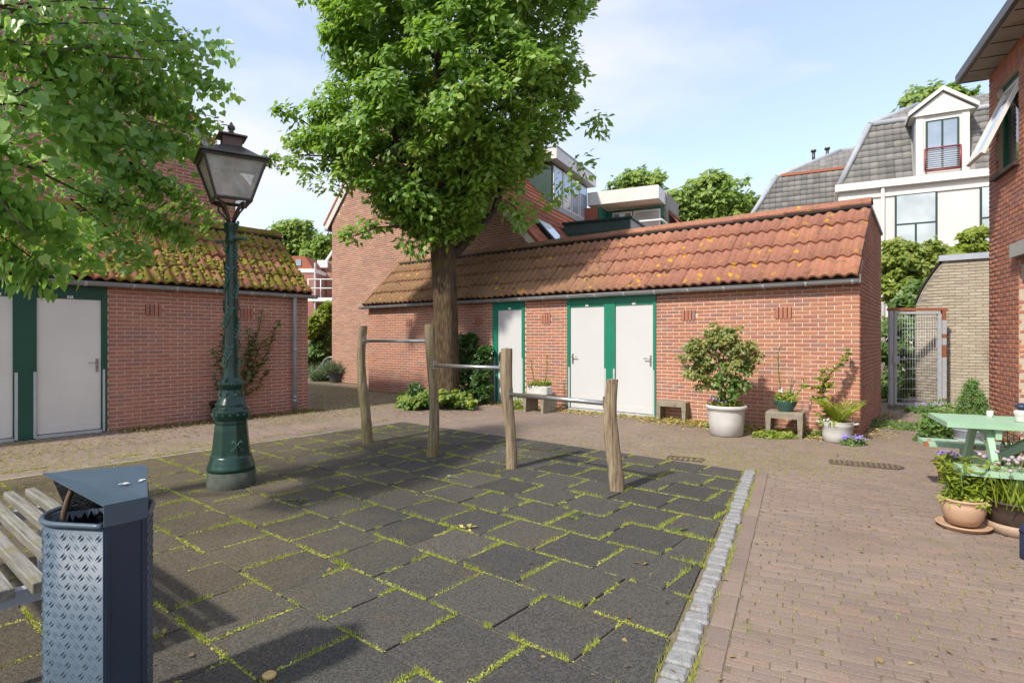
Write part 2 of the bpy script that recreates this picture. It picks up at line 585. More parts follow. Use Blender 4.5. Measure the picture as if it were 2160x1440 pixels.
def rooftile(name, base, moss, mlo, mhi, lichen, brown=None):
    m, n, l, b, out = nodes_of(name)
    pos = wpos(n)
    col = ramp(n, l, tinted(n, l), base)
    col = mixc(n, l, 0.5, col, ramp(n, l, noise(n, l, pos, 55, 5), [(0.3, (0.6, 0.58, 0.56)), (0.7, (1.3, 1.28, 1.25))]), 'MULTIPLY')
    if brown:                           # old grime: broad patches over the far half of the roof
        sx = n.new('ShaderNodeSeparateXYZ')
        l.new(pos, sx.inputs[0])
        nz = n.new('ShaderNodeMath')
        nz.operation = 'MULTIPLY_ADD'
        l.new(noise(n, l, pos, 0.9, 6), nz.inputs[0])
        nz.inputs[1].default_value = 7.0
        l.new(sx.outputs[0], nz.inputs[2])
        col = mixc(n, l, step(n, l, nz.outputs[0], brown[2], brown[1]), col, brown[0])
    mk = noise(n, l, pos, 4.2, 8, 0.62)
    col = mixc(n, l, step(n, l, mk, mlo, mhi), col, ramp(n, l, noise(n, l, pos, 40, 3), [(0.35, moss[0]), (0.65, moss[1])]))
    if lichen:
        v = n.new('ShaderNodeTexVoronoi')
        v.inputs['Scale'].default_value = 5.2
        l.new(mixc(n, l, 0.06, pos, n.new('ShaderNodeTexNoise').outputs['Color']), v.inputs['Vector'])
        lf = mixc(n, l, 0.12, v.outputs['Distance'], noise(n, l, pos, 20, 4))
        big = step(n, l, noise(n, l, pos, 1.4, 3), 0.46, 0.58)
        a = n.new('ShaderNodeMath')
        a.operation = 'MULTIPLY'
        l.new(step(n, l, lf, 0.285, 0.23), a.inputs[0])
        l.new(big, a.inputs[1])
        col = mixc(n, l, a.outputs[0], col, ramp(n, l, noise(n, l, pos, 30, 3), [(0.35, (0.45, 0.20, 0.02)), (0.65, (0.58, 0.40, 0.06))]))
        col = mixc(n, l, step(n, l, noise(n, l, pos, 16, 4), 0.68, 0.74), col, (0.42, 0.38, 0.31))
        col = mixc(n, l, step(n, l, noise(n, l, pos, 11, 6, .7), 0.54, 0.68), col, (0.17, 0.095, 0.06))
    l.new(col, b.inputs['Base Color'])
    b.inputs['Roughness'].default_value = 0.9
    b.inputs['Specular IOR Level'].default_value = 0.2
    h = mixc(n, l, 0.5, noise(n, l, pos, 70, 5), mk)
    bump(n, l, b, h, 0.7, 0.012)


rooftile('tile_orange', [(0, (0.356, 0.164, 0.111)), (0.5, (0.297, 0.139, 0.101)), (1, (0.405, 0.189, 0.122))], ((0.107, 0.087, 0.051), (0.173, 0.133, 0.069)), 0.60, 0.72, True,
         brown=((0.26, 0.155, 0.09), 3.2, 6.6))
rooftile('tile_mossy', [(0, (0.36, 0.16, 0.10)), (0.5, (0.29, 0.13, 0.085)), (1, (0.40, 0.18, 0.11))], ((0.14, 0.125, 0.022), (0.26, 0.22, 0.035)), 0.46, 0.55, False)
rooftile('tile_house', [(0, (0.34, 0.12, 0.075)), (0.5, (0.30, 0.105, 0.07)), (1, (0.38, 0.14, 0.085))], ((0.16, 0.10, 0.05), (0.2, 0.12, 0.06)), 0.66, 0.8, False)
leafmat('moss_clump', [(0, (0.15, 0.13, 0.02)), (0.5, (0.27, 0.235, 0.03)), (1, (0.19, 0.19, 0.03))], 0.0, 0.95)


def rubber():
    m, n, l, b, out = nodes_of('rubber')
    pos = wpos(n)
    t = tinted(n, l)
    col = ramp(n, l, t, [(0, (0.050, 0.051, 0.052)), (0.4, (0.075, 0.074, 0.071)), (0.75, (0.057, 0.058, 0.060)), (1, (0.092, 0.087, 0.078))])
    sx = n.new('ShaderNodeSeparateXYZ')
    l.new(pos, sx.inputs[0])
    a = n.new('ShaderNodeMath')
    a.operation = 'MULTIPLY_ADD'
    l.new(noise(n, l, pos, 0.7, 7, 0.6), a.inputs[0])
    a.inputs[1].default_value = -6.5
    l.new(sx.outputs[0], a.inputs[2])
    col = mixc(n, l, step(n, l, a.outputs[0], -3.6, -8.0), col, (0.115, 0.096, 0.064))
    col = mixc(n, l, step(n, l, noise(n, l, pos, 1.9, 8, 0.65), 0.54, 0.86), col, (0.095, 0.078, 0.052))
    col = mixc(n, l, step(n, l, noise(n, l, pos, 0.9, 6, 0.6), 0.66, 0.84), col, (0.11, 0.105, 0.03))
    col = mixc(n, l, 0.75, col, ramp(n, l, noise(n, l, pos, 260, 2), [(0.35, (0.45, 0.45, 0.45)), (0.68, (1.75, 1.7, 1.6))]), 'MULTIPLY')
    col = mixc(n, l, 0.8, col, ramp(n, l, noise(n, l, pos, 85, 3, 0.7), [(0.36, (0.5, 0.5, 0.5)), (0.64, (1.7, 1.62, 1.5))]), 'MULTIPLY')
    col = mixc(n, l, step(n, l, noise(n, l, pos, 45, 2), 0.79, 0.83), col, (0.3, 0.28, 0.24))
    l.new(col, b.inputs['Base Color'])
    b.inputs['Roughness'].default_value = 0.92
    b.inputs['Specular IOR Level'].default_value = 0.2
    bump(n, l, b, noise(n, l, pos, 240, 3), 0.7, 0.004)


rubber()


def glass(name, tint, mixf, rough=0.03, veil=(0.5, 0.5, 0.5), veilf=0.15):
    m, n, l, b, out = nodes_of(name)
    g = n.new('ShaderNodeBsdfGlossy')
    g.inputs['Roughness'].default_value = rough
    g.inputs['Color'].default_value = (0.9, 0.9, 0.9, 1)
    t = n.new('ShaderNodeBsdfTransparent')
    t.inputs['Color'].default_value = rgb(tint)
    fr = n.new('ShaderNodeFresnel')
    fr.inputs['IOR'].default_value = 1.5
    fm = step(n, l, fr.outputs[0], 0.0, 1.0)
    x = n.new('ShaderNodeMixShader')
    ad = n.new('ShaderNodeMath')
    ad.operation = 'ADD'
    ad.use_clamp = True
    ad.inputs[1].default_value = mixf
    l.new(fm, ad.inputs[0])
    l.new(ad.outputs[0], x.inputs[0])
    l.new(t.outputs[0], x.inputs[1])
    l.new(g.outputs[0], x.inputs[2])
    d = n.new('ShaderNodeBsdfDiffuse')
    d.inputs['Color'].default_value = rgb(veil)  # pale diffuse layer, mixed unevenly over the glass by noise
    y = n.new('ShaderNodeMixShader')
    mu = n.new('ShaderNodeMath')
    mu.operation = 'MULTIPLY'
    mu.inputs[1].default_value = veilf * 2
    l.new(noise(n, l, wpos(n), 6, 5), mu.inputs[0])
    l.new(mu.outputs[0], y.inputs[0])
    l.new(x.outputs[0], y.inputs[1])
    l.new(d.outputs[0], y.inputs[2])
    l.new(y.outputs[0], out.inputs[0])


glass('lantern_glass', (0.95, 0.95, 0.94), 0.03, 0.12, (0.72, 0.72, 0.71), 0.46)


def pane(name, base, rough=0.04):
    m, n, l, b, out = nodes_of(name)
    col = ramp(n, l, noise(n, l, wpos(n), 0.9, 3), [(0.35, base), (0.65, tuple(x * 1.5 for x in base))])
    l.new(col, b.inputs['Base Color'])
    b.inputs['Roughness'].default_value = rough
    b.inputs['Specular IOR Level'].default_value = 1.0
    b.inputs['Coat Weight'].default_value = 0.6
    b.inputs['Coat Roughness'].default_value = 0.03


pane('pane', (0.10, 0.12, 0.13))
pane('pane_blind', (0.36, 0.40, 0.40))
pane('pane_blue', (0.24, 0.30, 0.38))

leafmat('oak_leaf', [(0, (0.13, 0.25, 0.05)), (0.35, (0.21, 0.38, 0.065)), (0.7, (0.29, 0.47, 0.09)), (0.92, (0.37, 0.53, 0.12)), (1, (0.46, 0.48, 0.12))], 0.52, 0.42, (0.34, 0.52, 0.04))
leafmat('linden_leaf', [(0, (0.11, 0.24, 0.06)), (0.4, (0.19, 0.38, 0.085)), (0.8, (0.27, 0.47, 0.11)), (1, (0.41, 0.54, 0.14))], 0.52, 0.30, (0.36, 0.56, 0.06))
leafmat('far_leaf', [(0, (0.13, 0.22, 0.045)), (0.4, (0.20, 0.30, 0.06)), (0.8, (0.27, 0.37, 0.075)), (1, (0.34, 0.42, 0.09))], 0.42, 0.55)
leafmat('light_leaf', [(0, (0.18, 0.25, 0.035)), (0.5, (0.27, 0.33, 0.05)), (1, (0.38, 0.40, 0.08))], 0.4, 0.5)
leafmat('dark_leaf', [(0, (0.03, 0.075, 0.018)), (0.5, (0.055, 0.12, 0.026)), (1, (0.09, 0.17, 0.035))], 0.25, 0.35)
leafmat('mid_leaf', [(0, (0.075, 0.15, 0.03)), (0.5, (0.12, 0.21, 0.045)), (1, (0.18, 0.27, 0.06))], 0.35, 0.45)
leafmat('shrub_leaf', [(0, (0.13, 0.17, 0.045)), (0.45, (0.21, 0.25, 0.07)), (0.85, (0.28, 0.30, 0.09)), (1, (0.38, 0.28, 0.06))], 0.32, 0.4)
leafmat('fern_leaf', [(0, (0.34, 0.44, 0.03)), (0.5, (0.46, 0.55, 0.04)), (1, (0.56, 0.62, 0.06))], 0.5, 0.5, (0.55, 0.62, 0.04))
leafmat('lime_leaf', [(0, (0.15, 0.22, 0.02)), (0.5, (0.23, 0.30, 0.03)), (1, (0.33, 0.37, 0.05))], 0.4, 0.5)
leafmat('grass_blade', [(0, (0.268, 0.342, 0.043)), (0.5, (0.403, 0.464, 0.061)), (0.85, (0.512, 0.525, 0.098)), (1, (0.488, 0.403, 0.146))], 0.3, 0.6)
leafmat('moss_joint', [(0, (0.256, 0.293, 0.049)), (0.5, (0.390, 0.415, 0.067)), (1, (0.488, 0.415, 0.171))], 0.1, 0.9)
leafmat('blue_grass', [(0, (0.10, 0.145, 0.10)), (0.5, (0.16, 0.21, 0.155)), (1, (0.24, 0.28, 0.21))], 0.25, 0.55)
leafmat('litter', [(0, (0.42, 0.28, 0.10)), (0.3, (0.52, 0.42, 0.13)), (0.55, (0.34, 0.36, 0.08)), (0.8, (0.48, 0.34, 0.16)), (1, (0.27, 0.32, 0.06))], 0.15, 0.7, (0.4, 0.3, 0.08))
leafmat('litter_dark', [(0, (0.14, 0.085, 0.045)), (0.4, (0.26, 0.17, 0.07)), (0.7, (0.33, 0.25, 0.08)), (1, (0.2, 0.2, 0.05))], 0.1, 0.8)
leafmat('conifer', [(0, (0.05, 0.12, 0.02)), (0.5, (0.09, 0.19, 0.03)), (1, (0.14, 0.25, 0.05))], 0.2, 0.6)
leafmat('red_leaf', [(0, (0.10, 0.10, 0.04)), (0.5, (0.14, 0.15, 0.05)), (1, (0.22, 0.17, 0.07))], 0.25, 0.45)

# ------------------------------------------------------------------ builders: bricks, roof tiles, leaves
def n2(d):
    return Vector((d.y, -d.x, 0))      # outward normal of a wall that runs along d


CUBE_F = np.array([[4, 5, 6, 7], [0, 1, 5, 4], [1, 2, 6, 5], [2, 3, 7, 6], [3, 0, 4, 7]])


BRICK_F = np.array([(8, 9, 10, 11), (0, 1, 5, 4), (1, 2, 6, 5), (2, 3, 7, 6), (3, 0, 4, 7), (4, 5, 9, 8), (5, 6, 10, 9), (6, 7, 11, 10), (7, 4, 8, 11)])


def boxes_np(o, a, b, c):              # arrays (n,3): corner, edges a x b = outward c
    la = np.linalg.norm(a, axis=1, keepdims=True)
    lb = np.linalg.norm(b, axis=1, keepdims=True)
    ka, kb, c8 = a / la * 0.0055, b / lb * 0.0045, c * .86
    v = np.stack([o, o + a, o + a + b, o + b, o + c8, o + a + c8, o + a + b + c8, o + b + c8,
                  o + c + ka + kb, o + a + c - ka + kb, o + a + b + c - ka - kb, o + b + c + ka - kb], 1)
    n = len(o)
    f = BRICK_F[None] + (np.arange(n) * 12)[:, None, None]
    return v.reshape(-1, 3), f.reshape(-1, 4)


_bm = {}


def unit_brick(mat):
    if mat not in _bm:
        me = bpy.data.meshes.new('brick')
        k = 0.026
        vs = [(0, 0, 0), (1, 0, 0), (1, 1, 0), (0, 1, 0), (0, 0, .86), (1, 0, .86), (1, 1, .86), (0, 1, .86),
              (k, .09, 1), (1 - k, .09, 1), (1 - k, .91, 1), (k, .91, 1)]
        fs = [(8, 9, 10, 11), (0, 1, 5, 4), (1, 2, 6, 5), (2, 3, 7, 6), (3, 0, 4, 7), (4, 5, 9, 8), (5, 6, 10, 9), (6, 7, 11, 10), (7, 4, 8, 11)]
        me.from_pydata(vs, [], fs)
        me.materials.append(MT[mat])
        _bm[mat] = me
    return _bm[mat]


def frame_m(x, y, z, o):
    m = Matrix.Identity(4)
    for i, ax in enumerate((x, y, z)):
        for j in range(3):
            m[j][i] = ax[j]
    m.translation = o
    return m


def lay_bricks(owner, cells, origin, d, up, mat, single=300, depth=0.03, jit=0.002, name='brick', stuff_name='brickwork', avoid=None):
    """cells: (x0,x1,y0,y1) on the plane origin + d*x + up*y. The `single` largest in view are objects, the rest one mesh."""
    nrm = d.cross(up).normalized()
    o0 = wloc(owner)
    cand = []
    for i, (x0, x1, y0, y1) in enumerate(cells):
        p = origin + d * ((x0 + x1) / 2) + up * ((y0 + y1) / 2)
        ok = inframe(p) and (avoid is None or not avoid(p))
        cand.append((p.y if ok else 1e6, i))
    pick = set()
    if single:
        cand.sort()
        pick = {i for dd, i in cand[:single] if dd < 1e5}
    O, A, B, Cc, T = [], [], [], [], []
    for i, (x0, x1, y0, y1) in enumerate(cells):
        j = random.uniform(-jit, jit)
        p = origin + d * (x0 + random.uniform(-.0015, .0015)) + up * y0 + nrm * (j - depth)
        if i in pick:
            o = bpy.data.objects.new(name, unit_brick(mat))
            o.matrix_local = frame_m(d * (x1 - x0), up * (y1 - y0), nrm * depth, p - o0)
            COL.objects.link(o)
            o.parent = owner
        else:
            O.append(p)
            A.append(d * (x1 - x0))
            B.append(up * (y1 - y0))
            Cc.append(nrm * depth)
            T.append(random.random())
    if O:
        v, f = boxes_np(*[np.array(q) for q in (O, A, B, Cc)])
        np_mesh(stuff_name, v, f, mat, owner, np.repeat(np.array(T), 12), kind='stuff')


def wall_cells(L, H, holes=(), course=0.0625, bl=0.22, jt=0.012, top=None, x_off=0.0):
    cells = []
    k = 0
    z = 0.0
    while z + 0.02 < H:
        z1 = min(z + course - jt, H)
        segs = [(0.0, L)]
        for (a, b, lo, hi) in holes:
            if lo < z + course * .5 < hi:
                ns = []
                for (s0, s1) in segs:
                    if a > s0:
                        ns.append((s0, min(a, s1)))
                    if b < s1:
                        ns.append((max(b, s0), s1))
                segs = [q for q in ns if q[1] - q[0] > .03]
        off = x_off + (0 if k % 2 else bl / 2) - bl
        for (s0, s1) in segs:
            j = math.floor((s0 - off) / bl)
            while off + j * bl < s1:
                x0 = max(off + j * bl, s0)
                x1 = min(off + j * bl + bl - jt, s1)
                j += 1
                if x1 - x0 < .03:
                    continue
                if top is not None and min(top(x0), top(x1)) < z1:
                    if min(top(x0), top(x1)) < z + .02:
                        continue
                cells.append((x0, x1, z, z1))
        z += course
        k += 1
    return cells


def slab(mb, origin, d, L, H, holes, t=0.10, back=0.008):   # mortar bed with openings
    nrm = n2(d)
    xs = sorted({0.0, L, *[h[0] for h in holes], *[h[1] for h in holes]})
    xs = [x for x in xs if 0 <= x <= L]
    for a, b in zip(xs[:-1], xs[1:]):
        if b - a < 1e-4:
            continue
        mid = (a + b) / 2
        zs = [(0.0, H)]
        for (h0, h1, lo, hi) in holes:
            if h0 < mid < h1:
                nz = []
                for (s0, s1) in zs:
                    if lo > s0:
                        nz.append((s0, min(lo, s1)))
                    if hi < s1:
                        nz.append((max(hi, s0), s1))
                zs = nz
        for (s0, s1) in zs:
            mb.obox(origin + d * a + Z * s0 - nrm * back, d * (b - a), -nrm * t, Z * (s1 - s0))


def pantile_mesh(name, wd, ln, waves, amp, th, mat, seg=6):
    n = waves * seg
    top, bot = [], []
    for i in range(n + 1):
        x = wd * i / n
        ph = (i / seg) % 1.0
        z = amp * (0.5 - 0.5 * math.cos(2 * math.pi * ph)) ** 0.8
        top.append((x, z))
        bot.append((x, z - th))
    vs = [(x, 0, z + .012) for x, z in top] + [(x, ln, z) for x, z in top] + [(x, 0, z) for x, z in bot]
    m = n + 1
    fs = [(i, i + 1, m + i + 1, m + i) for i in range(n)] + [(2 * m + i, 2 * m + i + 1, i + 1, i) for i in range(n)]
    fs += [(0, m, 2 * m), (n, 2 * m + n, m + n)]
    me = bpy.data.meshes.new(name)
    me.from_pydata(vs, [], fs)
    sm = [True] * n + [False] * (n + 2)
    me.polygons.foreach_set('use_smooth', sm)
    me.materials.append(MT[mat])
    me.update()
    return me


def put(name, me, owner, m, **kw):
    o = bpy.data.objects.new(name, me)
    m = m.copy()
    m.translation = m.translation - wloc(owner)
    o.matrix_local = m
    return link(o, owner, **kw)


def tile_stuff(owner, o, a, s, na, ns, wa, ls, mat, keep=None, name='roof_tiles', th=0.03, gap=0.012):
    """small overlapping roof tiles of a far roof as one mesh: a across, s up the slope"""
    a, s = a.normalized(), s.normalized()
    nr = a.cross(s)
    P, T = [], []
    V_, F_ = [], []
    for j in range(ns):
        for i in range(na):
            x0 = i * wa
            y0 = j * ls
            c = o + a * (x0 + wa / 2) + s * (y0 + ls / 2)
            if keep is not None and not keep(x0 + wa / 2, y0 + ls / 2):
                continue
            b = len(V_)
            xs = (0, .3, .55, .8, 1.0 - gap)
            zs = (0.0, .25, .95, .75, 0.05)
            for q, hz in zip(xs, zs):
                V_.append(o + a * (x0 + q * wa) + s * y0 + nr * (th * (0.6 + hz)))
            for q, hz in zip(xs, zs):
                V_.append(o + a * (x0 + q * wa) + s * (y0 + ls * 1.08) + nr * (th * .75 * hz))
            for q, hz in zip(xs, zs):
                V_.append(o + a * (x0 + q * wa) + s * y0 + nr * (th * (hz - .6)))
            for q in range(4):
                F_.append((b + q, b + q + 1, b + 6 + q, b + 5 + q))
                F_.append((b + 10 + q, b + 11 + q, b + q + 1, b + q))
            T += [random.random()] * 15
    return np_mesh(name, np.array(V_), np.array(F_), mat, owner, T, kind='stuff')


def norm_(a):
    return a / np.maximum(np.linalg.norm(a, axis=1, keepdims=True), 1e-9)


def shape(kind):
    if kind == 'leaf':
        v = [(0, 0, 0), (-.30, .42, .07), (0, .5, -.02), (.30, .42, .07), (0, 1, -.06)]
        f = [(0, 2, 1), (0, 3, 2), (1, 2, 4), (2, 3, 4)]
    elif kind == 'narrow':
        v = [(0, 0, 0), (-.11, .42, .03), (0, .5, -.01), (.11, .42, .03), (0, 1, -.12)]
        f = [(0, 2, 1), (0, 3, 2), (1, 2, 4), (2, 3, 4)]
    elif kind == 'oak':
        v = [(0, .45, -.02), (0, 0, 0), (.10, .16, .03), (.24, .30, .06), (.15, .42, .03), (.32, .60, .07), (.18, .70, .02), (.20, .88, .03), (0, 1, -.05),
             (-.20, .88, .03), (-.18, .70, .02), (-.32, .60, .07), (-.15, .42, .03), (-.24, .30, .06), (-.10, .16, .03)]
        f = [(0, i, i + 1 if i < 14 else 1) for i in range(1, 15)]
    elif kind == 'heart':
        v = [(0, .38, -.03), (0, 0, 0), (.20, -.10, .04), (.42, .04, .08), (.47, .28, .09), (.36, .55, .06), (.17, .82, .01), (0, 1.08, -.08),
             (-.17, .82, .01), (-.36, .55, .06), (-.47, .28, .09), (-.42, .04, .08), (-.20, -.10, .04)]
        f = [(0, i, i + 1 if i < 12 else 1) for i in range(1, 13)]
    elif kind == 'blade':
        v = [(-.06, 0, 0), (.06, 0, 0), (0, 1, .18)]
        f = [(0, 1, 2)]
    elif kind == 'long':
        v = [(-.02, 0, 0), (.02, 0, 0), (.025, .45, .05), (-.025, .45, .05), (0, 1, .25)]
        f = [(0, 1, 2), (0, 2, 3), (3, 2, 4)]
    elif kind == 'flake':
        v = [(0, 0, 0), (-.32, .5, .10), (0, 1, .02), (.32, .5, .12)]
        f = [(0, 3, 2), (0, 2, 1)]
    return np.array(v, float), np.array(f)


def leaves(name, P, N, Dd, S, shp_, mat, parent=None, tint=None, **kw):
    P, N, Dd, S = np.asarray(P, float), norm_(np.asarray(N, float)), np.asarray(Dd, float), np.asarray(S, float)
    Dd = norm_(Dd - N * np.sum(Dd * N, 1, keepdims=True))
    X = np.cross(Dd, N)
    sv, sf = shape(shp_)
    v = P[:, None, :] + S[:, None, None] * (sv[None, :, 0:1] * X[:, None, :] + sv[None, :, 1:2] * Dd[:, None, :] + sv[None, :, 2:3] * N[:, None, :])
    f = sf[None] + (np.arange(len(P)) * len(sv))[:, None, None]
    t = RNG.random(len(P)) if tint is None else np.asarray(tint)
    return np_mesh(name, v.reshape(-1, 3), f.reshape(-1, 3), mat, parent, np.repeat(t, len(sv)), **kw)


TO_SUN = -np.array(sd)


def rdir(n):
    return norm_(RNG.normal(size=(n, 3)))


def blob(centers, radii, per, flat=0.8, shell=0.55):
    """leaf positions, outward directions, clump index around clump centres"""
    centers = np.asarray(centers, float)
    radii = np.asarray(radii, float)
    idx = np.repeat(np.arange(len(centers)), per)
    d = rdir(len(idx))
    d[:, 2] *= flat
    rr = radii[idx] * (shell + (1 - shell) * RNG.random(len(idx))) ** 1.0
    return centers[idx] + d * rr[:, None], d, idx


def clump_leaves(name, centers, radii, per, size, shp_, mat, parent=None, up=0.5, droop=0.0, flat=0.8, shell=0.4, spread=0.35, **kw):
    P, d, idx = blob(centers, radii, per, flat, shell)
    n = len(P)
    cd = rdir(len(centers))
    N = d * 0.5 + rdir(n) * 0.55 + cd[idx] * 0.4 + TO_SUN * 0.85 + np.array([0, 0, up * .3])   # leaves turn to the light
    Dd = d + rdir(n) * 0.7 + np.array([0, 0, -droop])
    S = size * (0.65 + 0.7 * RNG.random(n))
    ct = RNG.random(len(centers))
    t = np.clip(ct[idx] * 0.55 + RNG.random(n) * 0.45, 0, .999)
    return leaves(name, P, N, Dd, S, shp_, mat, parent, t, **kw)


def clip_poly(poly, p, n):             # keep the side where (q-p).n <= 0
    out = []
    for i in range(len(poly)):
        a, b = poly[i], poly[(i + 1) % len(poly)]
        da, db = (a - p).dot(n), (b - p).dot(n)
        if da <= 0:
            out.append(a)
        if (da < 0 < db) or (db < 0 < da):
            out.append(a.lerp(b, da / (da - db)))
    return out


def area2(poly):
    return abs(sum(poly[i].x * poly[(i + 1) % len(poly)].y - poly[(i + 1) % len(poly)].x * poly[i].y for i in range(len(poly)))) / 2


# ------------------------------------------------------------------ ground
mb = MB()
mb.add([(-300, -60, -.06), (300, -60, -.06), (300, 500, -.06), (-300, 500, -.06)], [(0, 1, 2, 3)])
mb.build('ground', 'earth', kind='structure')

E0 = Vector((0.595, 2.417, 0))         # a point of the edge between rubber tiles and granite setts
EN = n2(C)                             # to the right of that edge
TS = 0.477                             # rubber tile
V0, VMAX, ULEFT = 1.19, 6.43, -7.70
SETT_W, BAND_W = 0.135, 0.115
SH_V = 9.662                           # front of the long shed
SH_U0, SH_U1 = -13.0, -1.378
SF = Vector((5.06, 8.35, 0))           # right front corner of the long shed
SB = Vector((7.10, 11.05, 0))          # its back corner
L0 = Vector((-6.27, 8.89, 0))          # a point on the front of the mossy shed
LT0, LT1 = -4.2, 3.42
RF = Vector((6.90, 8.30, 0))           # far corner of the house on the right
RC = Vector((0.42, 0.9075, 0))


def in_field(p):
    return p.dot(V) < VMAX + .005 and p.dot(U) > ULEFT - .005 and (p - E0).dot(EN) < SETT_W + .012


pv = MB()
pv.obox((-16, -1, -.05), (34, 0, 0), (0, 40, 0), (0, 0, .0445))
pave = pv.build('pavement', 'joint_sand', kind='structure')


def on_paving(p):
    if in_field(p):
        return False
    if (p - E0).dot(EN) < SETT_W + BAND_W + .004 and (p - E0).dot(EN) > 0 and p.dot(V) < VMAX + .1:
        return False
    if p.dot(V) > SH_V - .02 and p.dot(U) < SH_U1 - .0:
        return False
    if (p - SF).dot(n2((SB - SF).normalized())) < .02 and p.dot(V) > SH_V - .02:
        return False
    if (p - L0).dot(U) < .02 and (p - L0).dot(V) < LT1:
        return False
    if (p - RF).dot(n2(-RC)) < .0 and False:
        return False
    return True


DB = E0.dot(D) + SETT_W + BAND_W + .005
cells = []
PD, PC = 0.203, 0.0555                 # clinker length and course
ROWO = [(PD / 2 if k % 2 else 0) + random.uniform(-.035, .035) for k in range(400)]
for k in range(int(18.0 / PC)):
    c0 = -1.4 + k * PC
    for j in range(-60, 60):
        d0 = j * PD + ROWO[k] + random.uniform(-.004, .004)
        d1 = d0 + PD - .005
        if (C * c0 + D * DB).dot(V) < VMAX + .08 and d0 < DB < d1:
            if d1 - DB < .03:
                continue
            d0 = DB
        p = D * ((d0 + d1) / 2) + C * (c0 + PC / 2)
        if p.y < .4 or p.y > 15.5 or p.x > p.y * .92 + 1.8 or p.x < -p.y * .92 - .6 or (p - RF).dot(n2(-RC)) < -.05 or not on_paving(p):
            continue
        cells.append((d0, d1, c0 + random.uniform(-.001, .001), c0 + PC - .0045))
lay_bricks(pave, cells, Vector((0, 0, 0)), D, C, 'clinker', 300, depth=.012, jit=.0016, name='clinker_brick', stuff_name='clinker_paving')

# soldier strip along the granite edging
cells = []
k = 0
x = -0.4
while x < 5.6:
    cells.append((SETT_W + .012, SETT_W + BAND_W, x, x + .196))
    x += .203
lay_bricks(pave, cells, E0, EN, C, 'clinker', 300, depth=.017, jit=.002, name='clinker_brick', stuff_name='edge_paving')
# strip of thin kerb stone behind the tiles
kb = MB()
kb.obox(UV(ULEFT - .055, -0.2, -.03), U * .05, V * (VMAX + .2), Z * .032)
kb.build('kerb', 'concrete_pale', kind='structure')

# ------------------------------------------------------------------ playground of rubber tiles
fb = MB()
poly = [UV(ULEFT, -1.0, -.03), UV(2.5, -1.0, -.03), UV(2.5, VMAX, -.03), UV(ULEFT, VMAX, -.03)]
poly = clip_poly(poly, E0 + EN * (SETT_W + .01), EN)
fb.prism(poly, Z * .020)
field = fb.build('playground', 'joint_dirt', kind='structure')
tile_me = None
joints = []                            # tile edges that the grass grows along
for k in range(-4, 11):
    v0 = V0 + k * TS
    off = -1.892 + (0 if k % 2 == 0 else TS / 2)
    j0 = math.floor((ULEFT - off) / TS)
    for j in range(j0, j0 + 30):
        u0 = off + j * TS
        g = .006
        a, b = max(u0 + g, ULEFT), u0 + TS - g
        if b - a < .05:
            continue
        q = [UV(a, v0 + g), UV(b, v0 + g), UV(b, v0 + TS - g), UV(a, v0 + TS - g)]
        q = clip_poly(q, E0 - EN * .004, EN)
        if len(q) < 3 or area2(q) < .004:
            continue
        cen = sum(q, Vector((0, 0, 0))) / len(q)
        if cen.y < .9 or abs(cen.x) > cen.y * .95 + .5:
            continue
        joints.append((UV(a, v0), UV(b, v0)))
        joints.append((UV(u0, v0), UV(u0, v0 + TS)))
        dz = random.uniform(-.003, .004)
        # a tile that has lifted a little, and shallow hollows
        tx, ty = random.uniform(-.006, .006), random.uniform(-.006, .006)
        bt, tp = [], []
        for p in q:
            r = p - cen
            hz = .006 + dz + tx * r.dot(U) + ty * r.dot(V)
            bt.append((r.x, r.y, -.012))
            tp.append((r.x, r.y, hz - .004))
        inn = []
        for p in q:
            r = p - cen
            s = 1 - .006 / max(r.length, .02)
            hz = .006 + dz + tx * r.dot(U) + ty * r.dot(V)
            inn.append((r.x * s, r.y * s, hz))
        n = len(q)
        m = MB()
        m.add(bt + tp + inn, [(i, (i + 1) % n, n + (i + 1) % n, n + i) for i in range(n)] + [(n + i, n + (i + 1) % n, 2 * n + (i + 1) % n, 2 * n + i) for i in range(n)] + [tuple(range(2 * n, 3 * n))])
        m.build('rubber_tile', 'rubber', field, loc=(cen.x, cen.y, 0))

# granite setts
x = -0.5
while x < 4.33:
    ln = random.uniform(.078, .115)
    wd = SETT_W - random.uniform(.014, .04)
    m = MB()
    m.cbox(-wd / 2, wd / 2, -ln / 2, ln / 2, -.02, .012 + random.uniform(-.004, .005), .011)
    cen = E0 + EN * (SETT_W / 2 + .006 + random.uniform(-.006, .006)) + C * (x + ln / 2)
    o = m.build('granite_sett', 'granite', field, loc=(cen.x, cen.y, 0))
    o.rotation_euler = (random.uniform(-.03, .03), random.uniform(-.03, .03), math.atan2(EN.y, EN.x) + random.uniform(-.09, .09))
    x += ln + random.uniform(.012, .028)

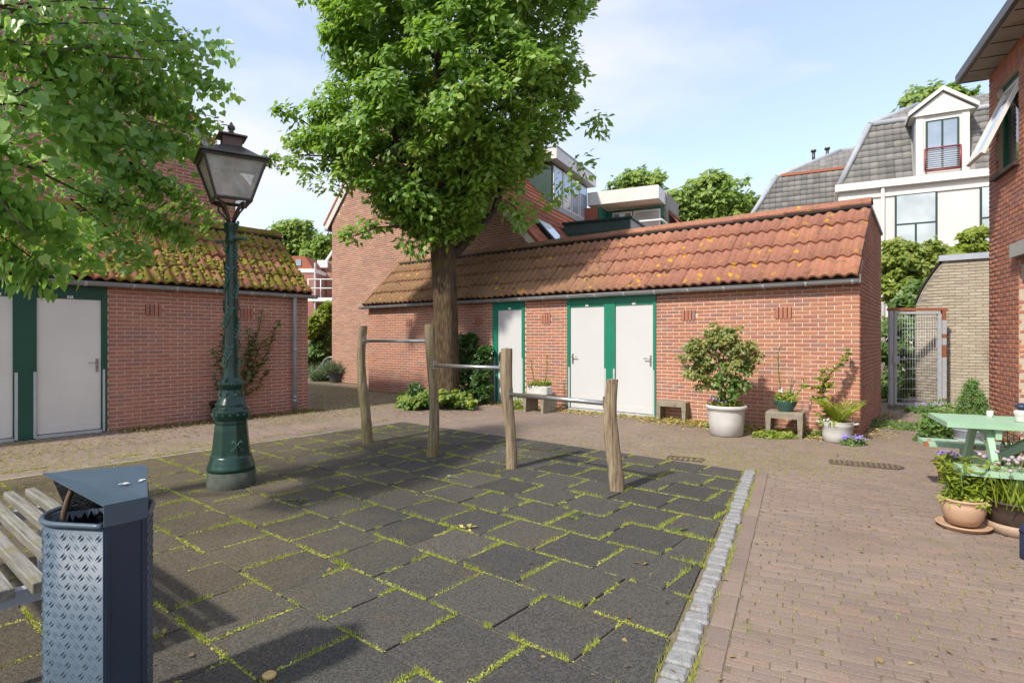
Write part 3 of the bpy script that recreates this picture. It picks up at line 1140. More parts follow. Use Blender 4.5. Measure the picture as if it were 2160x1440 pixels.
# ------------------------------------------------------------------ grass and moss in the joints
P, S, Hh = [], [], []
MP, MS = [], []
for (a, b) in joints:
    if not inframe((a + b) / 2, 250):
        continue
    ln = (b - a).length
    d = (b - a).normalized()
    near = (a + b).y / 2
    dens = random.random() ** 0.75
    t = random.random() * .12
    while t < ln:
        seg = random.uniform(.03, .22)
        if random.random() < 0.58 + .42 * dens:
            c = int(seg * random.uniform(420, 800))
            hh = random.uniform(.010, .032) * (1.0 if near < 5 else .9)
            wd_ = random.uniform(.004, .011)
            for _ in range(c):
                s = t + random.random() * seg
                if s > ln:
                    continue
                p = a + d * s + Vector((random.gauss(0, wd_), random.gauss(0, wd_), -.002))
                if (p - E0).dot(EN) > .03:
                    continue
                P.append(p)
                S.append(hh * random.uniform(.55, 1.35))
            c = int(seg * 1000)
            for _ in range(c):
                s = t + random.random() * seg
                q_ = a + d * s + Vector((random.gauss(0, wd_ * .8), random.gauss(0, wd_ * .8), random.uniform(-.004, .006)))
                if (q_ - E0).dot(EN) > .01 or s > ln:
                    continue
                MP.append(q_)
                MS.append(random.uniform(.009, .019))
        t += seg
# along the setts and on the clinker joints
for _ in range(5200):
    s = random.uniform(-.3, 4.4)
    if math.sin(s * 9.1) + math.sin(s * 4.3 + 1) < random.uniform(-1.2, 1.4):
        continue
    p = E0 + C * s + EN * (random.choice([0.0, SETT_W + .01, SETT_W + .012, random.random() * SETT_W]) + random.gauss(0, .008))
    P.append(p)
    S.append(random.uniform(.008, .028))
P2, S2 = [], []


def pave_grass(nn, fn, hmin, hmax):
    for _ in range(nn):
        p = fn()
        if not on_paving(p):
            continue
        # snap to a clinker joint
        if random.random() < .55:
            c0 = round((p.dot(C) + 1.4) / PC) * PC - 1.4 - .003
            p = D * p.dot(D) + C * c0
        else:
            k = math.floor((p.dot(C) + 1.4) / PC)
            o = ROWO[k] if 0 <= k < 400 else 0
            d0 = round((p.dot(D) - o) / PD) * PD + o - .003
            p = D * d0 + C * p.dot(C)
        for q in range(random.randint(3, 7)):
            r = p + Vector((random.gauss(0, .008), random.gauss(0, .008), 0))
            P2.append(r)
            S2.append(random.uniform(hmin, hmax))


pave_grass(2600, lambda: G(random.gauss(1600, 190), max(925, random.gauss(972, 24))), .008, .022)
pave_grass(2000, lambda: G(random.uniform(1050, 1560), random.uniform(900, 985)), .009, .022)
pave_grass(800, lambda: G(random.uniform(1480, 2160), random.triangular(1000, 1440, 1250)), .006, .016)
pave_grass(500, lambda: G(random.uniform(1850, 2080), random.uniform(865, 960)), .006, .018)
pave_grass(2600, lambda: G(random.uniform(0, 520), random.uniform(930, 1000)), .008, .024)
pave_grass(3000, lambda: G(random.uniform(655, 870), random.triangular(806, 872, 812)), .012, .04)
pave_grass(1800, lambda: G(random.uniform(560, 760), random.uniform(850, 895)), .006, .018)
for nm, PP, SS, own in (('joint_grass', P, S, field), ('paving_grass', P2, S2, pave)):
    PP = np.array([tuple(q) for q in PP])
    n = len(PP)
    N = rdir(n)
    N[:, 2] = .15
    Dd = rdir(n) * .55
    Dd[:, 2] = 1
    leaves(nm, PP, N, Dd, np.array(SS) * 1.15, 'blade', 'grass_blade', own, kind='stuff')
PP = np.array([tuple(q) for q in MP])
n = len(PP)
N = rdir(n) * .5
N[:, 2] = 1
leaves('joint_moss', PP, N, rdir(n), np.array(MS), 'flake', 'moss_joint', field, kind='stuff')

# ------------------------------------------------------------------ fallen leaf litter along the walls
LP, LD = [], []


def litter(n, fn, dst, pile=.02):
    for _ in range(n):
        p = fn()
        dst.append((p.x, p.y, .004 + abs(random.gauss(0, pile))))


litter(7500, lambda: UV(random.uniform(-4.55, SH_U1 + .1), SH_V - abs(random.gauss(0.10, .24)) - .02), LP, .018)
litter(2600, lambda: UV(random.uniform(-9.4, -4.5), SH_V - abs(random.gauss(0.1, .2)) - .02), LP, .012)
litter(450, lambda: SF + (SB - SF) * random.random() + n2((SB - SF).normalized()) * (abs(random.gauss(0, .16)) + .03), LP, .01)
litter(3600, lambda: L0 + V * random.uniform(.1, LT1 + .2) + U * (abs(random.gauss(.1, .22)) + .03), LD, .012)
litter(1500, lambda: L0 + V * random.uniform(-3, 3) + U * random.uniform(.2, 1.6), LD, .002)
litter(1600, lambda: G(random.uniform(660, 1000), random.uniform(830, 880)), LD, .006)
litter(60, lambda: G(random.uniform(250, 1560), random.uniform(960, 1440)), LD, .002)
litter(70, lambda: G(random.uniform(1400, 2150), random.uniform(930, 1440)), LD, .002)
for nm, q, mt, sz in (('yellow_leaf_litter', LP, 'litter', .042), ('brown_leaf_litter', LD, 'litter_dark', .032)):
    q = np.array(q)
    n = len(q)
    N = rdir(n) * .55
    N[:, 2] = 1
    leaves(nm, q, N, rdir(n), sz * (.5 + RNG.random(n)), 'leaf', mt, None, kind='stuff',
           label='yellow and tan fallen leaves lying along the long shed' if mt == 'litter' else 'brown fallen leaves lying along the mossy shed and path', cat='leaf litter')

# ------------------------------------------------------------------ gutter covers in the paving
gm = thing('drain_grate', 'small dark iron drain grate beside the rubber tiles', 'drain', G(1445, 968))
m = MB()
for s in (-1, 1):
    m.obox(EN * -.2 + C * (s * .1 - .015) - Z * .01, EN * .4, C * .03, Z * .018)
    m.obox(EN * (s * .2 - .012) + C * -.1 - Z * .01, EN * .024, C * .2, Z * .016)
m.build('frame', 'iron', gm)
m = MB()
m.obox(EN * -.19 + C * -.09 - Z * .012, EN * .38, C * .18, Z * .004)
m.build('pit', 'iron_dark', gm)
for i in range(6):
    m = MB()
    m.obox(EN * (-.165 + i * .062) + C * -.09 - Z * .008, EN * .03, C * .18, Z * .014)
    m.build('bar', 'iron', gm)
mc = thing('manhole_cover', 'rust brown ribbed iron cover with one rounded end in the clinker paving', 'manhole cover', G(1825, 980))
m = MB()
pts = [(-.36, -.13), (.2, -.15), (.3, -.13), (.37, -.05), (.37, .05), (.3, .13), (.2, .15), (-.36, .13)]
m.prism([D * x + C * y - Z * .012 for x, y in pts], Z * .020)
m.build('plate', 'iron', mc)
for i in range(13):
    x = -.32 + i * .052
    h = .11 if x < .2 else .11 - (x - .2) * .4
    m = MB()
    m.obox(D * x + C * -h + Z * .007, D * .02, C * 2 * h, Z * .006)
    m.build('rib', 'clinker_far', mc)

# ------------------------------------------------------------------ sheds
TILE_O = pantile_mesh('pantile_orange', .337, .47, 2, .047, .022, 'tile_orange')
TILE_M = pantile_mesh('pantile_mossy', .337, .47, 2, .047, .022, 'tile_mossy')
EAVE_Z, RIDGE_Z, RIDGE_IN = 2.34, 3.58, 1.15


def shed_roof(root, origin, d, L, tile_me, tmat, rows=4, wd=.333):
    nrm = n2(d)
    e = origin + nrm * .13 + Z * EAVE_Z
    rdg = origin - nrm * RIDGE_IN + Z * RIDGE_Z
    s = (rdg - e)
    sl = s.length
    s.normalize()
    nr = d.cross(s)
    m = MB()
    m.obox(e - nr * .07, d * L, s * sl, nr * .05)
    m.prism([rdg - nr * .07, rdg - nr * .02, rdg - nrm * 1.6 - Z * .16, rdg - nrm * 1.6 - Z * .22], d * (L - .24))
    roof = m.build('roof', 'brown_sill', root, world=True)
    nx = int(round(L / wd))
    w_ = L / nx
    ex = (sl - .02) / rows
    for j in range(rows):
        for i in range(nx):
            o = e + d * (i * w_) + s * (j * ex - .03) + nr * .012
            tilt = .05 + random.uniform(-.02, .02)
            s2 = (s - nr * tilt).normalized()
            n_ = d.cross(s2)
            put('roof_tile', tile_me, roof, frame_m(d * (w_ / .333), s2 * (ex / .43), n_, o + nr * random.uniform(0.014, .028) + s * random.uniform(-.012, .012) + d * random.uniform(-.004, .004)))
    # ridge: black strip and ridge tiles
    m = MB()
    m.obox(rdg - s * .13 + nr * .012, d * L, s * .14, nr * .062)
    m.build('ridge_strip', 'black_strip', roof, world=True)
    nr_t = int(L / .42)
    lw = L / nr_t
    prof = [(-.13, -.055), (-.075, .035), (.06, .04), (.13, -.04)]
    me = bpy.data.meshes.new('ridge_tile')
    vs = []
    for x, g in ((0, 1.0), (lw * 1.03, .94)):
        for y, z in prof:
            vs.append((x, y * g, z * g + .03))
    for x in (0, lw * 1.03):
        for y, z in prof:
            vs.append((x, y * .86, z - .0))
    fs = [(i, 4 + i, 5 + i, i + 1)[::-1] for i in range(3)] + [(i, i + 1, 9 + i, 8 + i) for i in range(3)] + [(4 + i, 12 + i, 13 + i, 5 + i) for i in range(3)] + [(0, 8, 12, 4), (3, 7, 15, 11)]
    me.from_pydata(vs, [], fs)
    me.materials.append(MT[tmat])
    for i in range(nr_t):
        o = rdg + d * (i * lw) + Z * random.uniform(-.006, .01) + Z * .05
        put('ridge_tile', me, roof, frame_m(d, -nrm, Z, o))
    return roof, e, s, nr, sl, rdg


def gutter(root, origin, d, L, x0=0.0):
    nrm = n2(d)
    o = origin + nrm * .125 + Z * (EAVE_Z - .055) + d * x0
    prof = []
    for i in range(9):
        a = math.pi * (1 + i / 8)
        prof.append((.058 * math.cos(a), .058 * math.sin(a)))
    inner = [(x * .9, z * .9 + .002) for x, z in reversed(prof)]
    m = MB()
    m.prism([o + nrm * x + Z * z for x, z in prof + inner], d * L)
    m.tube([o + nrm * .058 + Z * .004, o + nrm * .058 + d * L + Z * .004], .008, 6)
    g = m.build('gutter', 'zinc', root, world=True)
    n = int(L / .62)
    for i in range(n + 1):
        m = MB()
        p = o + d * (.1 + i * (L - .2) / n)
        pr = [(x * 1.09, z * 1.09) for x, z in prof]
        m.prism([p + nrm * x + Z * z for x, z in pr + [(x * .97, z * .97) for x, z in reversed(prof)]], d * .028)
        m.build('bracket', 'galvanised', g, world=True)
    return g


def vent(root, origin, d, x, z, mat):
    nrm = n2(d)
    holes_dark = MB()
    holes_dark.obox(origin + d * (x - .125) + Z * z - nrm * .02, d * .25, nrm * .004, Z * .185)
    vb = holes_dark.build('vent_opening', 'black_rubber', root, world=True)
    for i in range(4):
        o = bpy.data.objects.new('vent_brick', unit_brick(mat))
        p = origin + d * (x - .118 + i * .062) + Z * (z + .002) - nrm * .019
        mm = frame_m(d * .05, Z * .182, nrm * .03, p - wloc(vb))
        o.matrix_local = mm
        link(o, vb)


def handle(door, p, d, nrm, side, mat='steel'):
    m = MB()
    m.obox(p - d * .018 - Z * .10, d * .036, nrm * .008, Z * .20)
    h = m.build('handle', mat, door, world=True)
    m = MB()
    m.tube([p + Z * .04 + nrm * .008, p + Z * .04 + nrm * .045, p + Z * .04 + nrm * .05 + d * side * .02, p + Z * .04 + nrm * .05 + d * side * .12], .009, 8)
    m.build('lever', mat, h, world=True)
    m = MB()
    m.obox(p - d * .005 - Z * .045 + nrm * .0082, d * .010, nrm * .001, Z * .028)
    m.build('keyhole', 'black_rubber', h, world=True)


def text_mesh(txt, size, mat, name, parent, m4):
    cu = bpy.data.curves.new('t', 'FONT')
    cu.body = txt
    cu.size = size
    cu.align_x = 'CENTER'
    o = bpy.data.objects.new('t', cu)
    COL.objects.link(o)
    dg = bpy.context.evaluated_depsgraph_get()
    me = bpy.data.meshes.new_from_object(o.evaluated_get(dg))
    bpy.data.objects.remove(o)
    me.materials.clear()
    me.materials.append(MT[mat])
    return put(name, me, parent, m4)


def door_set(root, origin, d, leaves_, posts, ztop, zg, gmat, wmat, strips, handles, plate=None, handle_mat='steel'):
    """leaves_: (x0,x1) door leaves; posts: (x0,x1); transom across all"""
    nrm = n2(d)
    xa, xb = min(p[0] for p in posts), max(p[1] for p in posts)
    for (a, b) in posts:
        m = MB()
        m.obox(origin + d * a - nrm * .07 + Z * .01, d * (b - a), nrm * .085, Z * (zg - .01))
        m.build('frame_post', gmat, root, world=True)
    m = MB()
    m.obox(origin + d * xa - nrm * .069 + Z * (ztop + .045), d * (xb - xa), nrm * .080, Z * (zg - ztop - .045))
    m.build('transom', gmat, root, world=True)
    for i, (a, b) in enumerate(leaves_):
        m = MB()
        m.obox(origin + d * (a - .02) - nrm * .068 + Z * ztop, d * (b - a + .04), nrm * .07, Z * .045)
        m.build('head_rail', gmat, root, world=True)
        m = MB()
        m.obox(origin + d * (a + .004) - nrm * .055 + Z * .055, d * (b - a - .008), nrm * .04, Z * (ztop - .06))
        dr = m.build('door', wmat, root, world=True)
        m = MB()
        m.obox(origin + d * (a + .01) - nrm * .0148 + Z * .06, d * (b - a - .02), nrm * .006, Z * .11)
        m.build('kick_board', wmat, dr, world=True)
        m = MB()
        m.obox(origin + d * (a - .01) - nrm * .06 + Z * .0, d * (b - a + .02), nrm * .075, Z * .045)
        m.build('sill', 'galvanised', dr, world=True)
        s = handles[i]
        hx = b - .055 if s < 0 else a + .055
        handle(dr, origin + d * hx + Z * 1.03 - nrm * .014, d, nrm, s, handle_mat)
        pc = origin + d * ((a + b) / 2) + Z * (ztop + .004) + nrm * .0025
        m = MB()
        m.obox(pc - d * .035 + Z * .0, d * .07, nrm * .004, Z * .045)
        pl = m.build('number_plate', 'white_paint', root, world=True)
        if plate and plate[i]:
            text_mesh(plate[i], .05, 'black_rubber', 'number', pl, frame_m(d, Z, nrm, pc + nrm * .0048 + Z * .006))
    for (a, b, h) in strips:
        m = MB()
        m.obox(origin + d * a + nrm * .0155 + Z * .012, d * (b - a), nrm * .003, Z * h)
        m.build('kick_strip', 'galvanised', root, world=True)


# ---- long shed with orange roof
RO = UV(SH_U0, SH_V)
RL = SH_U1 - SH_U0


def rx(px):                            # place along the long shed's front
    r = (px - CX) / FP
    y = 12.49 / (1 + .819 * r)
    return Vector((r * y, y, 0)).dot(U) - SH_U0


shedR = thing('storage_shed', 'long brick storage shed with orange tiled roof and three white doors', 'shed', RO)
doors = [((rx(1050), rx(1101)),), ((rx(1203), rx(1275)), (rx(1298), rx(1378)))]
holes = [(rx(1040), rx(1107), 0, 2.331), (rx(1197), rx(1384), 0, 2.331)]
vx = [rx(861), rx(1008), rx(1151), rx(1452), rx(1652)]
holes += [(x - .125, x + .125, 1.75, 1.93) for x in vx]
HR = 2.36
m = MB()
slab(m, RO, U, RL, HR, holes)
wallR = m.build('wall', 'mortar', shedR, world=True)
lay_bricks(wallR, wall_cells(RL, HR, holes, x_off=(RL + .012) % .22), RO, U, Z, 'brick_red', 300, avoid=lambda p: p.z > 2.2)
for x in vx:
    vent(shedR, RO, U, x, 1.745, 'brick_red')
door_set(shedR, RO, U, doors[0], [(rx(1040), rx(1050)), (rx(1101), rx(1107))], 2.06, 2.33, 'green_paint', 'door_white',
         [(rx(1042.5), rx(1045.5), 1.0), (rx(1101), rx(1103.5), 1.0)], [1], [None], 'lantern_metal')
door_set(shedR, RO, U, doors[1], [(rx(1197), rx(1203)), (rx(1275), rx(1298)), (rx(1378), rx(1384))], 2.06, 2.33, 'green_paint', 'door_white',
         [(rx(1199.5), rx(1202.8), .85), (rx(1275.2), rx(1279), .85), (rx(1294), rx(1297.5), .85), (rx(1378.5), rx(1381), .85)], [1, -1], [None, None])
roofR, eR, sR, nrR, slR, rdgR = shed_roof(shedR, RO, U, RL, TILE_O, 'tile_orange')
gutter(shedR, RO, U, RL + .22, -.2)
# right gable wall
gd = (SB - SF).normalized()
gl = (SB - SF).length


def gtop(x):
    if x < 1.17:
        return HR - .02 + (RIDGE_Z - HR + .0) * x / 1.17
    return RIDGE_Z - .0 - (x - 1.17) * .075


go = SF + gd * .02 + n2(gd) * .01
m = MB()
gn = n2(gd)
m.prism([go - gn * .008, go + gd * gl - gn * .008, go + gd * gl + Z * gtop(gl) - gn * .008, go + gd * 1.17 + Z * gtop(1.17) - gn * .008, go + Z * gtop(0) - gn * .008], -gn * .1)
wg = m.build('gable_wall', 'mortar_dark', shedR, world=True)
lay_bricks(wg, wall_cells(gl, 3.6, (), top=gtop), go, gd, Z, 'brick_red', 0, stuff_name='gable_brickwork')
m = MB()
a, b = go + gd * 1.17 + Z * gtop(1.17), go + gd * gl + Z * gtop(gl)
m.prism([a + gn * .03, b + gn * .03, b + gn * .03 + Z * .05, a + gn * .03 + Z * .05], -gn * .2)
m.build('coping', 'zinc', shedR, world=True)
m = MB()                               # left end wall and verge board of the long shed
m.prism([RO + V * .012, RO + V * 1.14, RO + V * 1.14 + Z * 3.5, RO + V * .012 + Z * 2.3], U * .1)
m.build('end_wall', 'brick_red', shedR, world=True)
m = MB()
m.obox(eR - U * .03 - nrR * .03 - sR * .03, U * .10, sR * (slR + .04), nrR * .11)
m.build('verge_tile', 'tile_orange', shedR, world=True)
m = MB()
m.obox(RO - V * .07 + U * (RL - .02) + Z * 2.25, U * .04, V * .09, Z * .12)
m.build('gutter_end', 'zinc', shedR, world=True)

# ---- mossy shed on the left
LO = L0 + V * LT0
LL = LT1 - LT0


def lx(px):
    r = (px - CX) / FP
    t = (r * L0.y - L0.x) / (V.x - r * V.y)
    return t - LT0


shedL = thing('storage_shed', 'brick storage shed with mossy roof tiles and dark green door frames', 'shed', LO)
hl = [(lx(-60), lx(226), 0, 2.331)]
vlx = [lx(325), lx(521)]
hl += [(x - .125, x + .125, 1.8125, 1.99) for x in vlx]
m = MB()
slab(m, LO, V, LL, HR, hl)
wallL = m.build('wall', 'mortar', shedL, world=True)
lay_bricks(wallL, wall_cells(LL, HR, hl, x_off=(LL + .012) % .22), LO, V, Z, 'brick_old', 300, avoid=lambda p: p.z > 2.2)
for x in vlx:
    vent(shedL, LO, V, x, 1.807, 'brick_old')
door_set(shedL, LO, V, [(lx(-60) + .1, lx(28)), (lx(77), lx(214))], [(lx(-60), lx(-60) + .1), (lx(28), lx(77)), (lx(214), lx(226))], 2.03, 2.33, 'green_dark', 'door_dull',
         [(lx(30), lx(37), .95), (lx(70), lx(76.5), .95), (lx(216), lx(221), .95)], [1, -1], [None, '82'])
roofL, eL, sL, nrL, slL, rdgL = shed_roof(shedL, LO, V, LL, TILE_M, 'tile_mossy')
gutter(shedL, LO, V, LL + .12)
m = MB()                               # right end wall
e1 = LO + V * LL
e1 = e1 - U * .012
m.prism([e1, e1 - U * 1.15, e1 - U * 1.15 + Z * 3.5, e1 + Z * 2.3], -V * .1)
m.build('end_wall', 'mortar_dark', shedL, world=True)
m = MB()
m.obox(eL + V * (LL - .02) - nrL * .06, V * .035, sL * slL, nrL * .07)
m.build('verge_board', 'brown_sill', shedL, world=True)
dpx = lx(618)
dp = LO + V * dpx + U * .075
m = MB()
m.tube([dp + Z * .02, dp + Z * 2.24, dp + U * .04 + Z * 2.30], .038, 10)
pipe = m.build('downpipe', 'zinc_blue', shedL, world=True)
for z in (.22, .3, 1.22):
    m = MB()
    m.tube([dp + Z * (z - .02), dp + Z * (z + .02)], .045, 10)
    m.build('pipe_clip', 'zinc_blue', pipe, world=True)

# moss cushions on the mossy shed's roof
cs, rs = [], []
for _ in range(3600):
    x = random.random() * LL
    y = random.random() * slL
    f = math.sin(x * 2.3 + y * 3) + math.sin(x * 5.1 - y * 2.2 + 1) + .5 * math.sin(x * 11 + y * 9)
    if f + 1.0 < random.uniform(-1.4, 1.8):
        continue
    p = eL + V * x + sL * y + nrL * (.045 + .02 * abs(math.sin(x * math.pi / .15)))
    cs.append(tuple(p))
    rs.append(random.uniform(.018, .045))
cs = np.array(cs)
rs = np.array(rs)
ico = bmesh.new()
bmesh.ops.create_icosphere(ico, subdivisions=1, radius=1)
iv = np.array([v.co[:] for v in ico.verts])
iff = np.array([[v.index for v in f.verts] for f in ico.faces])
ico.free()
sq = np.stack([iv] * len(cs)) * rs[:, None, None] * (0.75 + .5 * RNG.random((len(cs), len(iv), 1)))
nn_ = np.array(nrL)
sq = sq - .55 * (sq @ nn_)[..., None] * nn_
vv = cs[:, None, :] + sq
np_mesh('moss', vv.reshape(-1, 3), (iff[None] + (np.arange(len(cs)) * len(iv))[:, None, None]).reshape(-1, 3), 'moss_clump', roofL,
        np.repeat(RNG.random(len(cs)), len(iv)), smooth=True, kind='stuff')
# a few cushions on the long shed's roof as well
cs, rs = [], []
for _ in range(900):
    x = random.random() ** 1.3 * RL * .8
    y = random.random() * slR
    if math.sin(x * 1.7 + y * 2) + math.sin(x * 4.1 - y * 3.2) < random.uniform(.0, 1.8):
        continue
    p = eR + U * x + sR * y + nrR * (.04 + .015 * abs(math.sin(x * math.pi / .15)))
    cs.append(tuple(p))
    rs.append(random.uniform(.012, .03))
cs = np.array(cs)
rs = np.array(rs)
nn_ = np.array(nrR)
sq = np.stack([iv] * len(cs)) * rs[:, None, None] * (0.75 + .5 * RNG.random((len(cs), len(iv), 1)))
sq = sq - .55 * (sq @ nn_)[..., None] * nn_
vv = cs[:, None, :] + sq
plain('moss_brown', (0.15, 0.10, 0.04), (0.10, 0.075, 0.03), 30, 0.95, 0.4, 60)
np_mesh('moss', vv.reshape(-1, 3), (iff[None] + (np.arange(len(cs)) * len(iv))[:, None, None]).reshape(-1, 3), 'moss_brown', roofR, None, smooth=True, kind='stuff')

# ------------------------------------------------------------------ gabled brick houses behind the sheds
def gable_house(name, label, origin, d, L, apex_x, eave_z, right_eave, slope, back, mat, mort, depth, tile_sides, openings=()):
    """gable wall along d from origin; ridge runs along `back`"""
    root = thing(name, label, 'house', origin)
    nrm = n2(d)
    az = eave_z + apex_x * slope

    def top(x):
        return min(eave_z + x * slope, az - (x - apex_x) * slope)
    m = MB()
    pl = [origin - nrm * .008, origin + d * L - nrm * .008, origin + d * L + Z * top(L) - nrm * .008, origin + d * apex_x + Z * az - nrm * .008, origin + Z * eave_z - nrm * .008]
    m.prism(pl, -nrm * .2)
    wl_ = m.build('gable_wall', mort, root, world=True)
    lay_bricks(wl_, wall_cells(L, az, (), top=lambda x: top(max(0, min(L, x))) - .02), origin, d, Z, mat, 0)
    return root, top, az


# house behind the long shed
HV = 10.815
HO = UV(-16.5, HV)
HL = 9.0
sl_ = 1.03
AX = 3.4
hA, htop, haz = gable_house('brick_house', 'gabled brick house with red tiled roof behind the long shed', HO, U, HL, AX, 5.25, 0, sl_, C, 'brick_house', 'mortar', 9, None)
# left side wall seen edge on
m = MB()
m.obox(HO + V * .02 - U * .0 - U * .0, U * .2, C * 9.0, Z * 5.2)
m.build('side_wall', 'brick_house', hA, world=True)
hb = C * 9.0


def roof_plane(root, p0, p1, back, t=.12, mat='brown_sill', name='roof'):
    m = MB()
    n_ = (p1 - p0).cross(back).normalized()
    if n_.z < 0:
        n_ = -n_
    m.prism([p0, p1, p1 + n_ * t, p0 + n_ * t], back)
    return m.build(name, mat, root, world=True), n_


apex = HO + U * AX + Z * (haz + .02) - V * .05
lft = HO + Z * 5.05 - U * .22 - V * .05
rgt = HO + U * HL + Z * (htop(HL) - .05) - V * .05
rl, nl = roof_plane(hA, lft, apex, hb)
rr_, nr2 = roof_plane(hA, rgt, apex, hb)
sdir = (apex - rgt).normalized()
plen = (apex - rgt).length


def keepR(x, y):
    return True


# tiles run along C (across) and up the slope
tile_stuff(rr_, rgt + nr2 * .13 - sdir * .1, C, sdir, int(9.0 / .22), int(plen / .34), .22, .34, 'tile_house')
sdl = (apex - lft).normalized()
tile_stuff(rl, lft + nl * .13 + hb - sdl * .05, -C, sdl, int(9.0 / .22), int((apex - lft).length / .34), .22, .34, 'tile_house')
for p0, p1, nn3 in ((lft, apex, nl), (rgt, apex, nr2)):
    m = MB()
    s3 = (p1 - p0).normalized()
    m.obox(p0 - V * .03 - nn3 * .06, p1 - p0, V * .03, nn3 * .15)
    m.build('verge_board', 'cream_wood', hA, world=True)
    k = int((p1 - p0).length / .34)
    for i in range(k):
        m = MB()
        m.obox(p0 + s3 * (i * .34) - V * .04 + nn3 * .10, s3 * .33, V * .22, nn3 * .07)
        m.build('verge_tile', 'tile_house', hA, world=True)
m = MB()
m.obox(lft - U * .16 + V * .02 - Z * .06, U * .18, C * 9.0, Z * .08)
m.build('gutter', 'zinc', hA, world=True)


# point of the right-hand roof plane seen at a place of the photograph
def hit(px, py, p0, n_):
    o = Vector((0, 0, CH))
    dd = Vector(((px - CX) / FP, 1, (HZ - py) / FP))
    t = (p0 - o).dot(n_) / dd.dot(n_)
    return o + dd * t


# skylight
sk = hit(1168, 500, rgt + nr2 * .2, nr2)
m = MB()
m.obox(sk - C * .5 - sdir * .35, C * 1.0, sdir * .95, nr2 * .07)
skl = m.build('skylight', 'green_frame', hA, world=True)
m = MB()
m.obox(sk - C * .42 - sdir * .27 + nr2 * .068, C * .84, sdir * .8, nr2 * .01)
m.build('pane', 'pane_blue', skl, world=True)
# dormer with a band of windows
d0 = hit(1169, 437, rgt + nr2 * .15, nr2)
d1p = hit(1231, 466, rgt + nr2 * .15, nr2)
dl = max(2.2, (d1p - d0).dot(C))
dorm = MB()
out = Vector((C.y, -C.x, 0))
base = d0 - C * .15
hgt = 1.55
dorm.obox(base - out * 2.2 - Z * .2, C * (dl + .25), out * 2.15, Z * (hgt + .25))
do = dorm.build('dormer', 'green_frame', hA, world=True)
m = MB()
m.obox(base - out * 2.3 - C * .25 + Z * hgt, C * (dl + .75), out * 2.55, Z * .38)
m.build('fascia', 'cream_wood', do, world=True)
m = MB()
m.obox(base - out * 2.32 - C * .27 + Z * (hgt + .38), C * (dl + .79), out * 2.59, Z * .05)
m.build('roof_edge', 'lead', do, world=True)
nw = 4
for i in range(nw):
    a = base + C * (.1 + i * dl / nw)
    wdt = dl / nw - .08
    m = MB()
    m.obox(a + Z * .12 - out * .04, C * wdt, out * .05, Z * (hgt - .25))
    wn_ = m.build('window', 'cream_wood', do, world=True)
    m = MB()
    m.obox(a + C * .07 + Z * .19 - out * .0, C * (wdt - .14), out * .016, Z * (hgt - .39))
    m.build('pane', 'pane_blue', wn_, world=True)
m = MB()
m.obox(base - C * .2 + out * .0 - Z * .12, C * (dl + .4), out * .12, Z * .16)
m.build('apron', 'lead', do, world=True)

# house on the left, behind the mossy shed: its gable wall runs towards the camera
GO = Vector((-5.545, 11.51, 0)) - V * 9.0
hB, htopB, hazB = gable_house('brick_house', 'tall brick gable wall rising behind the mossy shed', GO, V, 9.0, 9.0 - 3.4, 4.45 + (9.0 - 6.8) * -1.03, 0, 1.03, None, 'brick_old', 'mortar', 9, None)
apexB = GO + V * 5.6 + Z * (hazB + .02) + U * .12
rB = GO + V * 9.12 + Z * (htopB(9.0) - .12) + U * .12
lB = GO + Z * (htopB(0.0)) + U * .12
r1, nB = roof_plane(hB, rB, apexB, -U * 7)
r2, nB2 = roof_plane(hB, lB, apexB, -U * 7)
s4 = (apexB - rB).normalized()
m = MB()
m.obox(rB + U * .03 - nB * .03, apexB - rB, -U * .05, nB * .12)
m.build('verge_board', 'lead', hB, world=True)
for i in range(int((apexB - rB).length / .34)):
    m = MB()
    m.obox(rB + s4 * (i * .34) + U * .08 + nB * .10, s4 * .33, -U * .28, nB * .08)
    m.build('verge_tile', 'tile_house', hB, world=True)
m = MB()
m.obox(rB + V * .0 - U * 6, U * 6.1, V * .16, Z * .10)
m.build('gutter', 'zinc', hB, world=True)
m = MB()
m.obox(GO + V * 8.8 - U * .21, V * .2, -U * 6.5, Z * 4.2)
m.build('side_wall', 'brick_old', hB, world=True)

# ------------------------------------------------------------------ house on the right
rd = -RC                                # its left face runs towards the camera
rn = n2(rd)
hR = thing('brick_house', 'red brick house with open green window under a wide eave', 'house', RF)
RLen, RH = 7.5, 5.25
rh = [(1.12, 2.6, -.1, 2.45), (.30, 1.12, 3.70, 4.92)]
m = MB()
slab(m, RF, rd, RLen, RH, [(a, b, max(lo, 0), hi) for a, b, lo, hi in rh], t=.24)
wR = m.build('wall', 'mortar_dark', hR, world=True)
lay_bricks(wR, wall_cells(RLen, RH, rh, course=.0625, bl=.215), RF, rd, Z, 'brick_right', 300)
m = MB()
m.obox(RF - rn * .02, -rn * 7, RC * .0 + rd * .2, Z * RH)
m.build('far_wall', 'brick_right', hR, world=True)
# jamb of the doorway
jo = RF + rd * 1.12 - rn * .012
lay_bricks(wR, wall_cells(.26, 2.45, (), bl=.215), jo, -rn, Z, 'brick_right', 0, stuff_name='jamb_brickwork')
m = MB()
m.obox(RF + rd * 1.12 - rn * .30, rd * 1.48, -rn * .06, Z * 2.45)
m.build('door', 'green_dark', hR, world=True)
m = MB()
m.obox(RF + rd * 1.02 - rn * .2, rd * 1.8, rn * .24, Z * 0) if False else m.obox(RF + rd * 1.04 + Z * 2.47 - rn * .1, rd * 1.7, rn * .17, Z * .17)
m.build('lintel', 'lintel', hR, world=True)
